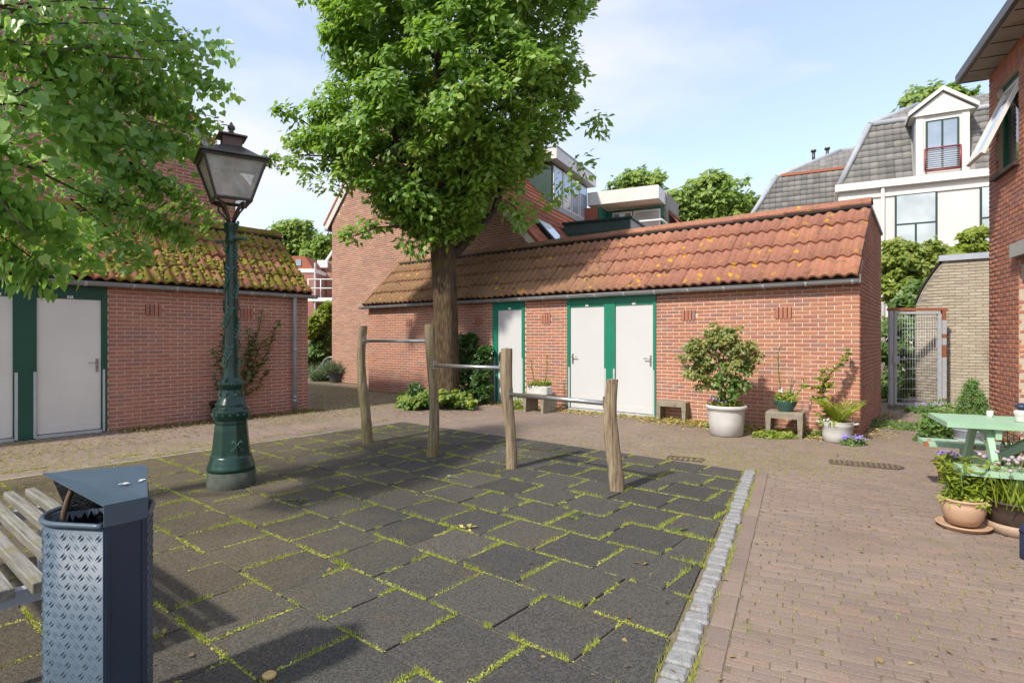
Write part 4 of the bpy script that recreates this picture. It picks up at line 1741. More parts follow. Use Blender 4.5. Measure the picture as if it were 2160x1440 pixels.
# window
wo = RF + rd * .30 + Z * 3.70
m = MB()
for (x0, x1, z0, z1) in ((0, .07, 0, 1.22), (.75, .82, 0, 1.22), (.07, .75, 0, .08), (.07, .75, 1.14, 1.22)):
    m.obox(wo + rd * x0 + Z * z0 - rn * .13, rd * (x1 - x0), rn * .05, Z * (z1 - z0))
win = m.build('window', 'green_recess', hR, world=True)
m = MB()
m.obox(wo + rd * .07 + Z * .08 - rn * .12, rd * .68, rn * .008, Z * 1.06)
m.build('pane', 'pane', win, world=True)
tilt = R(24)
hd = -Z * math.cos(tilt) + rn * math.sin(tilt)
ho = wo + rd * .07 + Z * 1.14 - rn * .07
hn = rd.cross(hd)
m = MB()
for (x0, x1, a0, a1) in ((0, .07, 0, 1.06), (.61, .68, 0, 1.06), (.07, .61, 0, .07), (.07, .61, .98, 1.06)):
    m.obox(ho + rd * x0 + hd * a0, rd * (x1 - x0), hd * (a1 - a0), hn * .045)
sash = m.build('sash', 'cream_wood', win, world=True)
m = MB()
m.obox(ho + rd * .06 + hd * .06 + hn * .02, rd * .56, hd * .94, hn * .008)
m.build('sash_pane', 'pane_blind', sash, world=True)
m = MB()
m.obox(wo - rd * .04 - Z * .06 - rn * .1, rd * .9, rn * .16, Z * .05)
m.build('sill', 'brown_sill', hR, world=True)
# row of soldier bricks over the window
for i in range(13):
    o = bpy.data.objects.new('soldier_brick', unit_brick('brick_right'))
    p = RF + rd * (.30 + i * .063) + Z * 4.925 - rn * .026
    o.matrix_local = frame_m(rd * .052, Z * .2, rn * .03, p - RF)
    link(o, hR)
# eave
m = MB()
m.obox(RF - rd * .12 + Z * 5.22 - rn * .05, rd * 8, rn * .36, Z * .06)
sof = m.build('soffit', 'concrete_pale', hR, world=True)
for i in range(9):
    m = MB()
    m.obox(RF + rd * (-.1 + i * .42) + Z * 5.212 - rn * .0, rd * .012, rn * .30, Z * .02)
    m.build('soffit_joint', 'iron_dark', sof, world=True)
m = MB()
m.obox(RF - rd * .16 + Z * 5.24 + rn * .3, rd * 8, rn * .06, Z * .12)
m.build('fascia', 'lantern_metal', hR, world=True)
m = MB()
m.prism([RF - rd * .16 + rn * .30 + Z * 5.29, RF - rd * .16 - rn * 4 + Z * 6.0, RF - rd * .16 - rn * 4 + Z * 6.1, RF - rd * .16 + rn * .30 + Z * 5.33], rd * 8)
m.build('roof', 'tile_house', hR, world=True)

# ------------------------------------------------------------------ pale brick wall behind the gate
WP = Vector((9.02, 12.02, 0))
wa = thing('garden_wall', 'pale cream brick lean-to wall with metal coping beside the gate', 'wall', WP)
WH = 3.05
m = MB()
slab(m, WP, U, 3.4, WH, (), t=.2)
w1 = m.build('wall', 'mortar_grey', wa, world=True)
lay_bricks(w1, wall_cells(3.4, WH, ()), WP, U, Z, 'brick_grey', 250)
m = MB()
m.obox(WP - U * .06 - V * .05 + Z * WH, U * 3.5, V * .3, Z * .12)
m.build('coping', 'zinc_blue', wa, world=True)
sdv = Vector((-.52, .854, 0)).normalized()
so = WP + sdv * .50
sdd = -sdv


def stop(x):                            # x runs from the far end to the corner
    return 2.15 + .9 * (x / .50) ** .75


cs_ = wall_cells(.50, WH, (), top=stop, bl=.215)
m = MB()
sn = n2(sdd)
pl = [so - sn * .008, so + sdd * .50 - sn * .008] + [so + sdd * (.50 * k / 6) + Z * stop(.50 * k / 6) - sn * .008 for k in range(6, -1, -1)]
m.prism(pl, -sn * .15)
w2 = m.build('return_wall', 'mortar_grey', wa, world=True)
lay_bricks(w2, cs_, so, sdd, Z, 'brick_grey', 0, stuff_name='return_brickwork')
m = MB()
pts = [so + sdd * (.50 * k / 8) + Z * (stop(.50 * k / 8) + .02) + sn * .03 for k in range(9)]
for a, b in zip(pts[:-1], pts[1:]):
    m.obox(a, b - a, -sn * .2, Z * .06)
m.build('roof_edge', 'iron_dark', wa, world=True)
m = MB()
pp = AT(1957, 850, 12.35)
m.tube([Vector((pp.x, pp.y, .05)), Vector((pp.x, pp.y, 2.1))], .055, 10)
m.build('downpipe', 'white_paint', wa, world=True)

# ------------------------------------------------------------------ gate
ga = Vector((7.72, 11.72, 0))           # left post
gb = Vector((8.80, 11.62, 0))           # right post
gdv = (gb - ga).normalized()
gnn = n2(gdv)
gw = (gb - ga).length
gt = thing('garden_gate', 'grey mesh steel gate under a rusty red frame', 'gate', ga)
for x in (0, gw - .07):
    m = MB()
    m.obox(ga + gdv * x, gdv * .07, -gnn * .07, Z * 2.02)
    p_ = m.build('gate_post', 'rust_paint' if x else 'galvanised', gt, world=True)
    if x:
        for (z0, z1) in ((.0, .16), (.22, 1.05), (1.30, 1.44), (1.52, 1.80)):
            m = MB()
            m.obox(ga + gdv * (x - .003) + gnn * .003 + Z * z0, gdv * .076, -gnn * .06, Z * (z1 - z0))
            m.build('grey_paint_patch', 'galvanised', p_, world=True)
m = MB()
m.obox(ga + gdv * -.02 + Z * 2.0 + gnn * .004, gdv * (gw + .04), -gnn * .08, Z * .055)
m.build('top_bar', 'rust_paint', gt, world=True)
fx0, fx1, fz0, fz1 = .09, gw - .16, .07, 1.93
for nm, o, a, c_ in (('gate_stile', ga + gdv * fx0 + Z * fz0, gdv * .05, Z * (fz1 - fz0)), ('gate_stile', ga + gdv * fx1 + Z * fz0, gdv * .07, Z * (fz1 - fz0)),
                     ('gate_rail', ga + gdv * fx0 + Z * fz0 + gnn * .003, gdv * (fx1 - fx0 + .05), Z * .05), ('gate_rail', ga + gdv * fx0 + Z * fz1 + gnn * .003, gdv * (fx1 - fx0 + .05), Z * .05)):
    m = MB()
    m.obox(o, a, -gnn * .05, c_)
    m.build(nm, 'galvanised', gt, world=True)
k = 0
x = fx0 + .06
while x < fx1:
    m = MB()
    m.tube([ga + gdv * x + Z * fz0 - gnn * .02, ga + gdv * x + Z * fz1 - gnn * .02], .004, 5)
    m.build('mesh_bar', 'galvanised', gt, world=True)
    x += .05
for i in range(9):
    z = fz0 + .05 + (i + .4) * .205
    m = MB()
    m.tube([ga + gdv * fx0 + Z * z - gnn * .012, ga + gdv * (fx1 + .03) + Z * z - gnn * .012], .006, 5)
    m.build('mesh_wire', 'galvanised', gt, world=True)
m = MB()
m.obox(ga + gdv * .06 + Z * .92 + gnn * .03, gdv * .12, -gnn * .1, Z * .16)
m.build('lock_case', 'galvanised', gt, world=True)
m = MB()
m.tube([ga + gdv * .17 + Z * 1.0 + gnn * .02, ga + gdv * .17 + Z * 1.0 + gnn * .06, ga + gdv * .29 + Z * 1.0 + gnn * .06], .01, 6)
m.build('lock_lever', 'galvanised', gt, world=True)
m = MB()
m.obox(ga + gnn * .02 - Z * .02, gdv * gw, -gnn * .12, Z * .10)
m.build('threshold', 'concrete', gt, world=True)

# ------------------------------------------------------------------ wooden posts with bars
PV = [(-6.52, 1.61), (-5.22, 1.61), (-4.03, 1.34), (-2.67, 1.055)]
pb = [G(775, 935), G(911, 962), G(1079, 988), G(1302, 1035)]
bends = [(-.045, .03), (.03, .02), (-.012, .02), (-.035, .015)]
lab = ['tall mossy wooden post at the far end of the climbing bars', 'tall weathered wooden post beside the oak trunk, joining two bars',
       'middle-height wooden post with a brown split, joining two bars', 'shortest wooden post at the low end of the climbing bars']
tops = [AT(767, 688, pb[0].y), AT(906, 685, pb[1].y), AT(1069, 735, pb[2].y), AT(1292, 800, pb[3].y)]
mats = ['post_wood', 'post_wood', 'post_worn', 'post_worn']
for i in range(4):
    p0, p1 = pb[i], tops[i]
    ph = thing('wooden_post', lab[i], 'post', p0, group=None)
    n = 20
    vs = []
    fs = []
    K = 18
    pts = []
    for k in range(n + 1):
        t = k / n
        q = p0.lerp(p1, t) - Z * (.03 if k == 0 else 0)
        bow = math.sin(t * math.pi) * bends[i][0] + math.sin(t * math.pi * 2) * bends[i][1] * .6
        q = q + Vector((bow, 0, 0))
        pts.append(q)
        r = .062 + .006 * math.sin(t * 5 + i * 2) + (.006 if t < .2 else 0) - (.003 if t > .95 else 0)
        for a in range(K):
            an = 2 * math.pi * a / K
            rr2 = r * (1 + .045 * math.sin(3 * an + i) + .03 * math.sin(5 * an + t * 3 + i) + random.uniform(-.012, .012))
            vs.append(q + Vector((math.cos(an) * rr2, math.sin(an) * rr2, 0)))
    for k in range(n):
        for a in range(K):
            b = (a + 1) % K
            fs.append((k * K + a, k * K + b, (k + 1) * K + b, (k + 1) * K + a))
    m = MB()
    m.add(vs, fs, True)
    tb = len(vs)
    m.add([pts[-1] + Z * .008] + [v for v in vs[-K:]], [(0, 1 + a, 1 + (a + 1) % K) for a in range(K)])
    m.build('trunk', mats[i], ph, world=True)
    PV[i] = pts


def post_at(i, z):
    pts = PV[i]
    for a, b in zip(pts[:-1], pts[1:]):
        if a.z <= z <= b.z:
            return a.lerp(b, (z - a.z) / (b.z - a.z))
    return pts[-1]


blab = ['steel bar between the two tallest wooden posts', 'steel bar at chest height between the middle wooden posts', 'low steel bar reaching the shortest wooden post']
for i, z in enumerate((1.405, 1.112, .825)):
    a, b = post_at(i, z), post_at(i + 1, z)
    dv = (b - a).normalized()
    br = thing('climbing_bar', blab[i], 'bar', a, group=None)
    m = MB()
    m.tube([a + dv * .03, b - dv * .03], .0235, 14)
    m.build('bar', 'steel', br, world=True)
    for e, s in ((a, 1), (b, -1)):
        m = MB()
        side = Vector((dv.y, -dv.x, 0))
        m.obox(e + dv * s * .055 - side * .03 - Z * .045, dv * s * .010, side * .06, Z * .11)
        m.build('flange', 'steel', br, world=True)

# ------------------------------------------------------------------ cast iron street lamp
lp = G(488, 1024)
ls = lp.y / FP                          # metres to a pixel of the photograph at the lamp


def lz(py):
    return CH + (HZ - py) * ls


lamp = thing('street_lamp', 'green cast iron street lamp with a square glass lantern', 'street lamp', lp)
m = MB()
m.lathe([(.212, -.02), (.218, 0), (.217, lz(990)), (.19, lz(988))], 40)
m.build('plinth', 'lamp_base', lamp)
m = MB()
pr = [(.19, lz(990)), (.214, lz(989)), (.217, lz(984)), (.212, lz(978)), (.205, lz(976)), (.206, lz(973)), (.195, lz(968)), (.188, lz(962)), (.183, lz(958))]
m.lathe(pr, 40)
m.build('base_moulding', 'lamp_green', lamp)
m = MB()
# eight-sided body
m.lathe([(.186, lz(959)), (.180, lz(955)), (.157, lz(905)), (.149, lz(893)), (.152, lz(890)), (.150, lz(884))], 8, rot=math.pi / 8 + .35, smooth=False)
body = m.build('body', 'lamp_green', lamp)
m = MB()
pr = [(.148, lz(884)), (.158, lz(882)), (.160, lz(879)), (.168, lz(876)), (.171, lz(868)), (.170, lz(864)), (.160, lz(862)), (.142, lz(858)), (.136, lz(856)), (.142, lz(853)), (.137, lz(850)),
      (.133, lz(849)), (.126, lz(845)), (.106, lz(839)), (.100, lz(836)), (.100, lz(824)), (.092, lz(822)), (.100, lz(819)), (.112, lz(813)), (.114, lz(808)), (.108, lz(803)),
      (.094, lz(799)), (.082, lz(796)), (.084, lz(793)), (.076, lz(790)), (.078, lz(787)), (.072, lz(783)), (.070, lz(778)), (.067, lz(700)), (.060, lz(620)), (.052, lz(520)), (.050, lz(514)),
      (.056, lz(512)), (.056, lz(502)), (.050, lz(499)), (.052, lz(490)), (.066, lz(478)), (.068, lz(473)), (.060, lz(471)), (.04, lz(470))]
m.lathe(pr, 32)
shaft = m.build('shaft', 'lamp_green', lamp)
# ornament: sprigs on the shaft, studs on the collars
m = MB()


def pin(px_ang, z, r, ln, wdt, up_ang):
    a = px_ang
    c = Vector((math.cos(a) * r, math.sin(a) * r, z))
    tg = Vector((-math.sin(a), math.cos(a), 0))
    n_ = Vector((math.cos(a), math.sin(a), 0))
    dr = tg * math.cos(up_ang) + Z * math.sin(up_ang)
    sd_ = dr.cross(n_)
    m.add([c, c + dr * ln * .5 + sd_ * wdt + n_ * .002, c + dr * ln, c + dr * ln * .5 - sd_ * wdt + n_ * .002, c + dr * ln * .5 + n_ * .014], [(0, 1, 4), (1, 2, 4), (2, 3, 4), (3, 0, 4)], True)


def shaft_r(z):
    pts = [(zz, r) for r, zz in pr]
    pts.sort()
    for (a, ra), (b, rb) in zip(pts[:-1], pts[1:]):
        if a <= z <= b:
            return ra + (rb - ra) * (z - a) / max(b - a, 1e-6)
    return .05


sp = m
zz0, zz1 = lz(776), lz(520)
for strand in range(3):
    for i in range(34):
        t = i / 34
        z = zz0 + (zz1 - zz0) * t
        if math.sin(t * 26 + strand * 2) < -.72:
            continue
        a = -2.2 + strand * 2.09 + t * 6.5
        r = shaft_r(z) + .002
        for q in (-1, 1):
            pin(a, z, r, random.uniform(.05, .075), .011, math.pi / 2 + q * random.uniform(.45, .9))
        pin(a, z, r, .03, .004, 1.2)
m.build('sprig_relief', 'lamp_relief', shaft, kind='stuff')
m = MB()
for i in range(16):
    a = 2 * math.pi * i / 16
    m.lathe([(.0, -.012), (.011, -.006), (.013, 0), (.009, .008), (0, .012)], 6, (math.cos(a) * .166, math.sin(a) * .166, lz(872)))
for i in range(14):
    a = 2 * math.pi * i / 14
    for q in (-1, 1):
        pin(a, lz(835 if q > 0 else 829), .103, .05, .014, q * .9 + (math.pi if i % 2 else 0))
for i in range(28):
    a = 2 * math.pi * i / 28
    pin(a, lz(812), .113, .035, .007, math.pi / 2)
m.build('collar_relief', 'lamp_relief', shaft, kind='stuff')
# crossed keys
aa = math.atan2(-lp.y, -lp.x) + .30
kc = Vector((math.cos(aa) * .166, math.sin(aa) * .166, lz(934)))
kt = Vector((-math.sin(aa), math.cos(aa), 0))
kn = Vector((math.cos(aa), math.sin(aa), -.12)).normalized()
m = MB()
for q in (-1, 1):
    a_ = kc + kt * q * .036 + Z * .045 + kn * .004
    b_ = kc - kt * q * .032 - Z * .038 + kn * .004
    m.tube([a_, b_], .0055, 6)
    dv = (a_ - b_).normalized()
    m.obox(a_ - dv * .022, dv * .02, kt * q * .018 - Z * .012, kn * .008)
    cc = b_ - dv * .010
    m.tube([cc + kt * .012 * math.cos(t * math.pi / 4) + Z * .012 * math.sin(t * math.pi / 4) for t in range(9)], .004, 5)
m.build('crossed_keys', 'lamp_relief', body)
# ladder bar
m = MB()
lb = Vector((.86, -.5, 0)).normalized()
zb = lz(507)
for q in (-1, 1):
    m.tube([lb * q * .045 + Z * zb, lb * q * .17 + Z * zb, lb * q * .185 + Z * zb, lb * q * .222 + Z * zb, lb * q * .238 + Z * zb], [.012, .014, .021, .021, .010], 8)
m.build('ladder_bar', 'lamp_relief', lamp)
# lantern
th0 = R(34)
la = [Vector((math.cos(th0 + i * math.pi / 2 + math.pi / 4), math.sin(th0 + i * math.pi / 2 + math.pi / 4), 0)) for i in range(4)]
zb0, zt0 = lz(427), lz(342)
rb0, rt0 = .215, .385


def lc(i, t, inset=0.0):
    return la[i % 4] * (rb0 + (rt0 - rb0) * t - inset) + Z * (zb0 + (zt0 - zb0) * t)


lant = MB()
for i in range(4):
    lant.tube([lc(i, -.02), lc(i, 1.0)], .014, 6, smooth=False)
    lant.tube([lc(i, .03), lc(i + 1, .03)], .017, 6, smooth=False)
    lant.tube([lc(i, .98), lc(i + 1, .98)], .017, 6, smooth=False)
lf = lant.build('lantern_frame', 'lantern_metal', lamp)
for i in range(4):
    m = MB()
    m.add([lc(i, .05, .012), lc(i + 1, .05, .012), lc(i + 1, .96, .012), lc(i, .96, .012)], [(0, 1, 2, 3)])
    m.build('glass_pane', 'lantern_glass', lf)
m = MB()
ro, z0, z1, z2 = .428, lz(341), lz(338), lz(312)
ring = [a * ro + Z * z0 for a in la] + [a * ro + Z * z1 for a in la] + [a * .30 + Z * lz(331) for a in la] + [a * .13 + Z * z2 for a in la]
fs = []
for r in range(3):
    for i in range(4):
        j = (i + 1) % 4
        fs.append((r * 4 + i, r * 4 + j, r * 4 + 4 + j, r * 4 + 4 + i))
fs += [(3, 2, 1, 0), (12, 13, 14, 15)]
m.add(ring, fs)
rf_ = m.build('lantern_roof', 'lantern_metal', lamp)
m = MB()
ring = [a * .122 + Z * z2 for a in la] + [a * .122 + Z * lz(293) for a in la] + [a * .182 + Z * lz(292) for a in la] + [a * .176 + Z * lz(289) for a in la] + [a * .03 + Z * lz(281) for a in la]
fs = []
for r in range(4):
    for i in range(4):
        j = (i + 1) % 4
        fs.append((r * 4 + i, r * 4 + j, r * 4 + 4 + j, r * 4 + 4 + i))
fs += [(16, 17, 18, 19)]
m.add(ring, fs)
m.build('chimney', 'lantern_copper', rf_)
m = MB()
m.lathe([(.012, lz(283)), (.03, lz(280)), (.016, lz(277)), (.030, lz(274)), (.036, lz(270)), (.030, lz(266)), (.014, lz(263)), (.012, lz(260)), (0, lz(257))], 12)
m.build('finial', 'lantern_metal', rf_)
m = MB()
m.lathe([(.02, lz(347)), (.03, lz(352)), (.028, lz(358)), (.034, lz(364)), (.046, lz(374)), (.044, lz(382)), (.03, lz(388)), (0, lz(391))], 14)
m.build('bulb', 'bulb', lamp)
m = MB()
m.lathe([(.24, lz(345)), (.15, lz(349)), (.05, lz(347))], 20)
m.build('reflector', 'reflector', lamp)
# cradle and scrolls
for i in range(4):
    a = la[i]
    m = MB()
    m.tube([a * .03 + Z * lz(472), a * .04 + Z * lz(458), a * .075 + Z * lz(445), a * .10 + Z * lz(435), a * (rb0 - .02) + Z * lz(428)], [.016, .014, .014, .014, .012], 8)
    m.build('cradle_arm', 'lantern_copper', lamp)
for q in (-1, 1):
    a = lb * q
    m = MB()
    pts = [a * .06 + Z * lz(466), a * .13 + Z * lz(452), a * .19 + Z * lz(444), a * .215 + Z * lz(438), a * .205 + Z * lz(432), a * .17 + Z * lz(431), a * .14 + Z * lz(434), a * .128 + Z * lz(440), a * .135 + Z * lz(444)]
    m.tube(pts, .009, 6)
    m.build('scroll', 'lantern_metal', lamp)
    m = MB()
    pts = [a * .06 + Z * lz(476), a * .10 + Z * lz(476), a * .115 + Z * lz(473), a * .11 + Z * lz(470), a * .09 + Z * lz(471)]
    m.tube(pts, .009, 6)
    m.build('hook', 'lamp_relief', lamp)

# ------------------------------------------------------------------ litter bin
bc = Vector((-1.53, 2.13, 0))
binr = thing('litter_bin', 'slate blue steel litter bin with chequer plate sides and sloping lid', 'litter bin', bc)
BT, BR, PO, PW = .82, .165, .225, .0675     # rim, body radius, distance and half width of the flat panel
bn = Vector((.811, -.585, 0))               # the way the flat panel faces
bt2 = Vector((.585, .811, 0))               # along the panel, to the right
NB = 60
ring_ = []
for i in range(NB + 1):
    a = R(62 + (298 - 62) * i / NB)
    ring_.append(bn * BR * math.cos(a) + bt2 * BR * math.sin(a))
path = [bn * PO + bt2 * PW] + [(bn * PO + bt2 * PW).lerp(ring_[0], t / 6) for t in range(1, 6)] + ring_ + [ring_[-1].lerp(bn * PO - bt2 * PW, t / 6) for t in range(1, 6)] + [bn * PO - bt2 * PW]
cum = [0.0]
for p, q in zip(path[:-1], path[1:]):
    cum.append(cum[-1] + (q - p).length)
PER = cum[-1]


def bin_at(s):
    for k in range(len(path) - 1):
        if s <= cum[k + 1] or k == len(path) - 2:
            t = (s - cum[k]) / (cum[k + 1] - cum[k])
            p = path[k].lerp(path[k + 1], t)
            tg = (path[k + 1] - path[k]).normalized()
            return p, tg


def ringz(z, inset=0.0):
    out = []
    for k, p in enumerate(path):
        tg = (path[min(k + 1, len(path) - 1)] - path[max(k - 1, 0)]).normalized()
        nn = Vector((tg.y, -tg.x, 0))
        if nn.dot(p) < 0:
            nn = -nn
        out.append(p - nn * inset + Z * z)
    return out


n1 = len(path)
m = MB()
m.add(ringz(.06) + ringz(BT - .02) + ringz(BT - .02, .006) + ringz(.06, .006), [(r * n1 + i, r * n1 + i + 1, (r + 1) * n1 + i + 1, (r + 1) * n1 + i) for r in range(3) for i in range(n1 - 1)], True)
bbody = m.build('body', 'bin_blue', binr)
m = MB()
m.tube(ringz(BT - .010, -.002), .0095, 10)
m.build('rim', 'bin_blue', binr)
Vt, Ff = [], []
rows, pitch = 21, .034
for r in range(rows):
    zc = .08 + (BT - .115) * (r + .5) / rows
    s = .012 + (pitch / 2 if r % 2 else 0)
    c_ = 0
    while s < PER - .01:
        cpt, ax = bin_at(s)
        cpt = cpt + Z * zc
        nn3 = Vector((ax.y, -ax.x, 0))
        if nn3.dot(cpt - Z * zc) < 0:
            nn3 = -nn3
        sg = 1 if c_ % 2 else -1
        dr = (ax * .7 + Z * sg * .72).normalized()
        sdv_ = nn3.cross(dr)
        for q in (-1, 1):
            ce = cpt + sdv_ * q * .0052
            b = len(Vt)
            Vt += [ce - dr * .0160, ce + sdv_ * .0024, ce + dr * .0160, ce - sdv_ * .0024, ce + nn3 * .0042]
            Ff += [(b, b + 1, b + 4), (b + 1, b + 2, b + 4), (b + 2, b + 3, b + 4), (b + 3, b, b + 4)]
        s += pitch
        c_ += 1
np_mesh('chequer_pattern', np.array([tuple(q) for q in Vt]), np.array(Ff), 'bin_blue', bbody, None, smooth=False, world=False, kind='stuff')
PL, PR = bn * PO - bt2 * PW, bn * PO + bt2 * PW
m = MB()
m.obox(PL - bn * .03, bt2 * 2 * PW, bn * .036, Z * (BT - .002))
m.build('back_panel', 'bin_dark', binr)
for x in (.004, 2 * PW - .018):
    m = MB()
    m.obox(PL + bt2 * x + bn * .0062, bt2 * .014, bn * .005, Z * (BT - .01))
    m.build('panel_fold', 'bin_dark', binr)
for x, z in ((.112, .62), (.112, .34), (.028, .50)):
    m = MB()
    p = PL + bt2 * x + bn * .006 + Z * z
    m.tube([p, p + bn * .004], .005, 8)
    m.build('rivet', 'bin_dark', binr)
F1, F2 = PL + bn * .008 + Z * (BT + .058), PR + bn * .008 + Z * (BT + .058)
BL = Vector((-1.735, 2.12, 0)) - bc + Z * .945
BRt = Vector((-1.452, 2.262, 0)) - bc + Z * .945
RM = Vector((-1.40, 2.20, 0)) - bc + Z * .925
outl = [F1, F2, F2.lerp(RM, .55), RM, RM.lerp(BRt, .55) + bt2 * .012, BRt, BRt.lerp(BL, .12), BL]
nrm_l = (F2 - F1).cross(BL - F1).normalized()
if nrm_l.z < 0:
    nrm_l = -nrm_l
m = MB()
m.prism(outl, nrm_l * .005)
lid = m.build('lid', 'bin_blue', binr)
m = MB()
m.obox(PL + bn * .0112 + Z * (BT - .012), bt2 * 2 * PW, -bn * .004, Z * .071)
m.build('lid_front', 'bin_blue', lid)
m = MB()
bk0 = BL + Z * -.005 + bn * .03
m.prism([BL.lerp(BRt, .06) - Z * .004 + bn * .02, BL.lerp(BRt, .92) - Z * .004 + bn * .02, BL.lerp(BRt, .86) - Z * .14 + bn * .03, BL.lerp(BRt, .2) - Z * .14 + bn * .03], bn * .004)
m.build('lid_back', 'bag_and_lid_shade', lid)  # near-black plate: the shade under the lid is put into its colour
m = MB()
m.prism([PR + Z * (BT - .01), F2 - Z * .004, RM - Z * .004, ring_[6] + Z * (BT - .012)], -bt2 * .004)
m.build('lid_cheek', 'bin_dark', lid)
m = MB()
lin_o = ringz(BT - .03, .014)
lin_o = [p - Z * .04 * abs(math.sin(i * 1.3)) for i, p in enumerate(lin_o)]
lin_b = ringz(BT - .24, .03)
m.add(lin_o + lin_b + [Vector((0, 0, BT - .26))], [(i, n1 + i, n1 + (i + 1) % n1, (i + 1) % n1) for i in range(n1)] + [(n1 + i, 2 * n1, n1 + (i + 1) % n1) for i in range(n1)], False)
m.build('bin_liner', 'bag_and_lid_shade', binr)
m = MB()
m.lathe([(.13, -.01), (.13, .07)], 20)
m.build('foot', 'bin_dark', binr)
lu = (BL - F1).normalized()
pdl = (F2 - F1).normalized()
for (c0, sp_, k) in ((F1.lerp(BRt, .50), .008, 8), (RM.lerp(F2, .25) - pdl * .02, .007, 7)):
    p0 = c0 + nrm_l * .0052
    m = MB()
    for i in range(k):
        q = p0 + pdl * random.gauss(0, sp_) + lu * random.gauss(0, sp_ * .7)
        r = random.uniform(.004, .009)
        m.prism([q + pdl * r * math.cos(t * 1.05) * random.uniform(.7, 1.2) + lu * r * .5 * math.sin(t * 1.05) for t in range(6)], nrm_l * (.0008 + .0002 * i))
    m.build('bird_dropping', 'bird_mess', lid)
s0_ = Vector((-1.655, 2.12, BT - .17))
sk0 = thing('broken_branch', 'short broken branch standing in the litter bin', 'branch', s0_)
m = MB()
m.tube([(0, 0, 0), (.0, .004, .07), (-.004, .0, .13), (-.004, .003, .15), (.006, .008, .20), (.018, .015, .245)], [.0085, .009, .0082, .0102, .0085, .0076], 9)
m.build('stick', 'twig', sk0)

# ------------------------------------------------------------------ slatted bench beside the bin
bs = G(80, 1228, .45)
sd_ = -U                                # slats run away to the left
bench = thing('park_bench', 'weathered slatted wooden bench beside the litter bin', 'bench', Vector((bs.x, bs.y, 0)) - U * 1.0)
o0 = wloc(bench)
bys = V
for i in range(6):
    me_o = bs + V * (-.235 + i * .108) - Z * .04
    end = random.uniform(-.01, .012)
    m = MB()
    # local x along the slat
    m.cbox(-1.9, 0 + end, 0, .056, 0, .045, .005)
    o = m.build('slat', 'slat_wood', bench)
    o.matrix_local = frame_m(U, V, Z, me_o - o0)
for x in (-.14, -1.55):
    m = MB()
    c0 = Vector((bs.x, bs.y, 0)) + U * x
    m.obox(c0 - V * .26 + Z * .345, U * .05, V * .66, Z * .062)
    m.obox(c0 - V * .26 + U * .0 + Z * .30, U * .05, V * .66, Z * .042) if False else None
    m.build('cross_beam', 'zinc_blue', bench, world=True)
    for y in (-.2, .30):
        m = MB()
        m.obox(c0 + V * y + U * .003 - Z * .01, U * .044, V * .05, Z * .356)
        m.build('leg', 'zinc_blue', bench, world=True)

# ------------------------------------------------------------------ concrete stools
def make_stool(name, label, p, rot, w_, h, dp_):
    t = thing(name, label, 'stool', p, rot, 'concrete plant stools along the long shed')
    m = MB()
    m.cbox(-w_ / 2, w_ / 2, -dp_ / 2, dp_ / 2, h - .09, h, .012)
    m.build('seat', 'concrete', t)
    for s in (-1, 1):
        m = MB()
        x0, x1 = s * w_ / 2, s * (w_ / 2 - .075)
        xb0, xb1 = s * (w_ / 2 - .012), s * (w_ / 2 - .062)
        m.prism([(x0 * .997, -dp_ / 2 + .003, h - .088), (x1, -dp_ / 2 + .003, h - .088), (xb1, -dp_ / 2 + .003, -.01), (xb0, -dp_ / 2 + .003, -.01)], (0, dp_ - .006, 0))
        m.build('leg', 'concrete', t)
    return t


ua = math.atan2(U.y, U.x)
p1 = UV(0, 0)
st1 = make_stool('concrete_stool', 'empty concrete stool beside the pair of white doors', G(1422, 886), ua + .1, .52, .345, .38)
st2 = make_stool('concrete_stool', 'concrete stool that carries the teal bowl', G(1657, 918), ua + .12, .50, .36, .40)
st3 = make_stool('concrete_stool', 'concrete stool that carries the trough, between the white doors', G(1138, 868), ua - .0, .50, .36, .42)


# ------------------------------------------------------------------ pots
def pot(name, label, cat, p, prof, mat, n=28, soil_r=None, soil_z=None, group=None, sx=1, sy=1, rot=0.0):
    t = thing(name, label, cat, p, rot, group)
    m = MB()
    m.lathe(prof, n, sx=sx, sy=sy)
    b = m.build('vessel', mat, t)
    if soil_r:
        m = MB()
        m.lathe([(soil_r, soil_z - .03), (soil_r, soil_z), (.01, soil_z + .015)], n, sx=sx, sy=sy)
        m.build('soil', 'soil', t)
    return t


def rimmed(r0, r1, h, lip, th=.015):
    return [(r0 * .96, 0), (r0, .01), (r1, h - lip), (r1 + .012, h - lip + .004), (r1 + .016, h - lip / 2), (r1 + .010, h), (r1 - th, h), (r1 - th - .01, h * .55)]


pw1 = G(1532, 917)
potA = pot('white_planter', 'large white tub holding a round leafy shrub', 'plant pot', pw1,
           [(.205, 0), (.235, .015), (.252, .2), (.262, .37), (.262, .385), (.285, .392), (.298, .412), (.296, .44), (.28, .452), (.255, .45), (.245, .4)], 'white_enamel', 40, .248, .42)
m = MB()
m.lathe([(.263, .366), (.272, .372), (.272, .380), (.263, .386)], 40)
m.build('bead', 'white_enamel', potA)
pw2 = G(1766, 930)
potB = pot('enamel_pan', 'old white enamel pan with handles, planted with a yellow fern', 'plant pot', pw2,
           [(.165, 0), (.182, .012), (.19, .10), (.194, .2), (.205, .215), (.208, .245), (.205, .268), (.212, .278), (.212, .284), (.198, .282), (.19, .2)], 'white_enamel', 36, .188, .25)
for q in (-1, 1):
    m = MB()
    hx = U * q
    m.tube([hx * .205 + V * -.045 + Z * .255, hx * .25 + V * -.04 + Z * .262, hx * .262 + Z * .264, hx * .25 + V * .04 + Z * .262, hx * .205 + V * .045 + Z * .255], .011, 8)
    m.build('handle', 'white_enamel', potB)
s2p = wloc(st2)
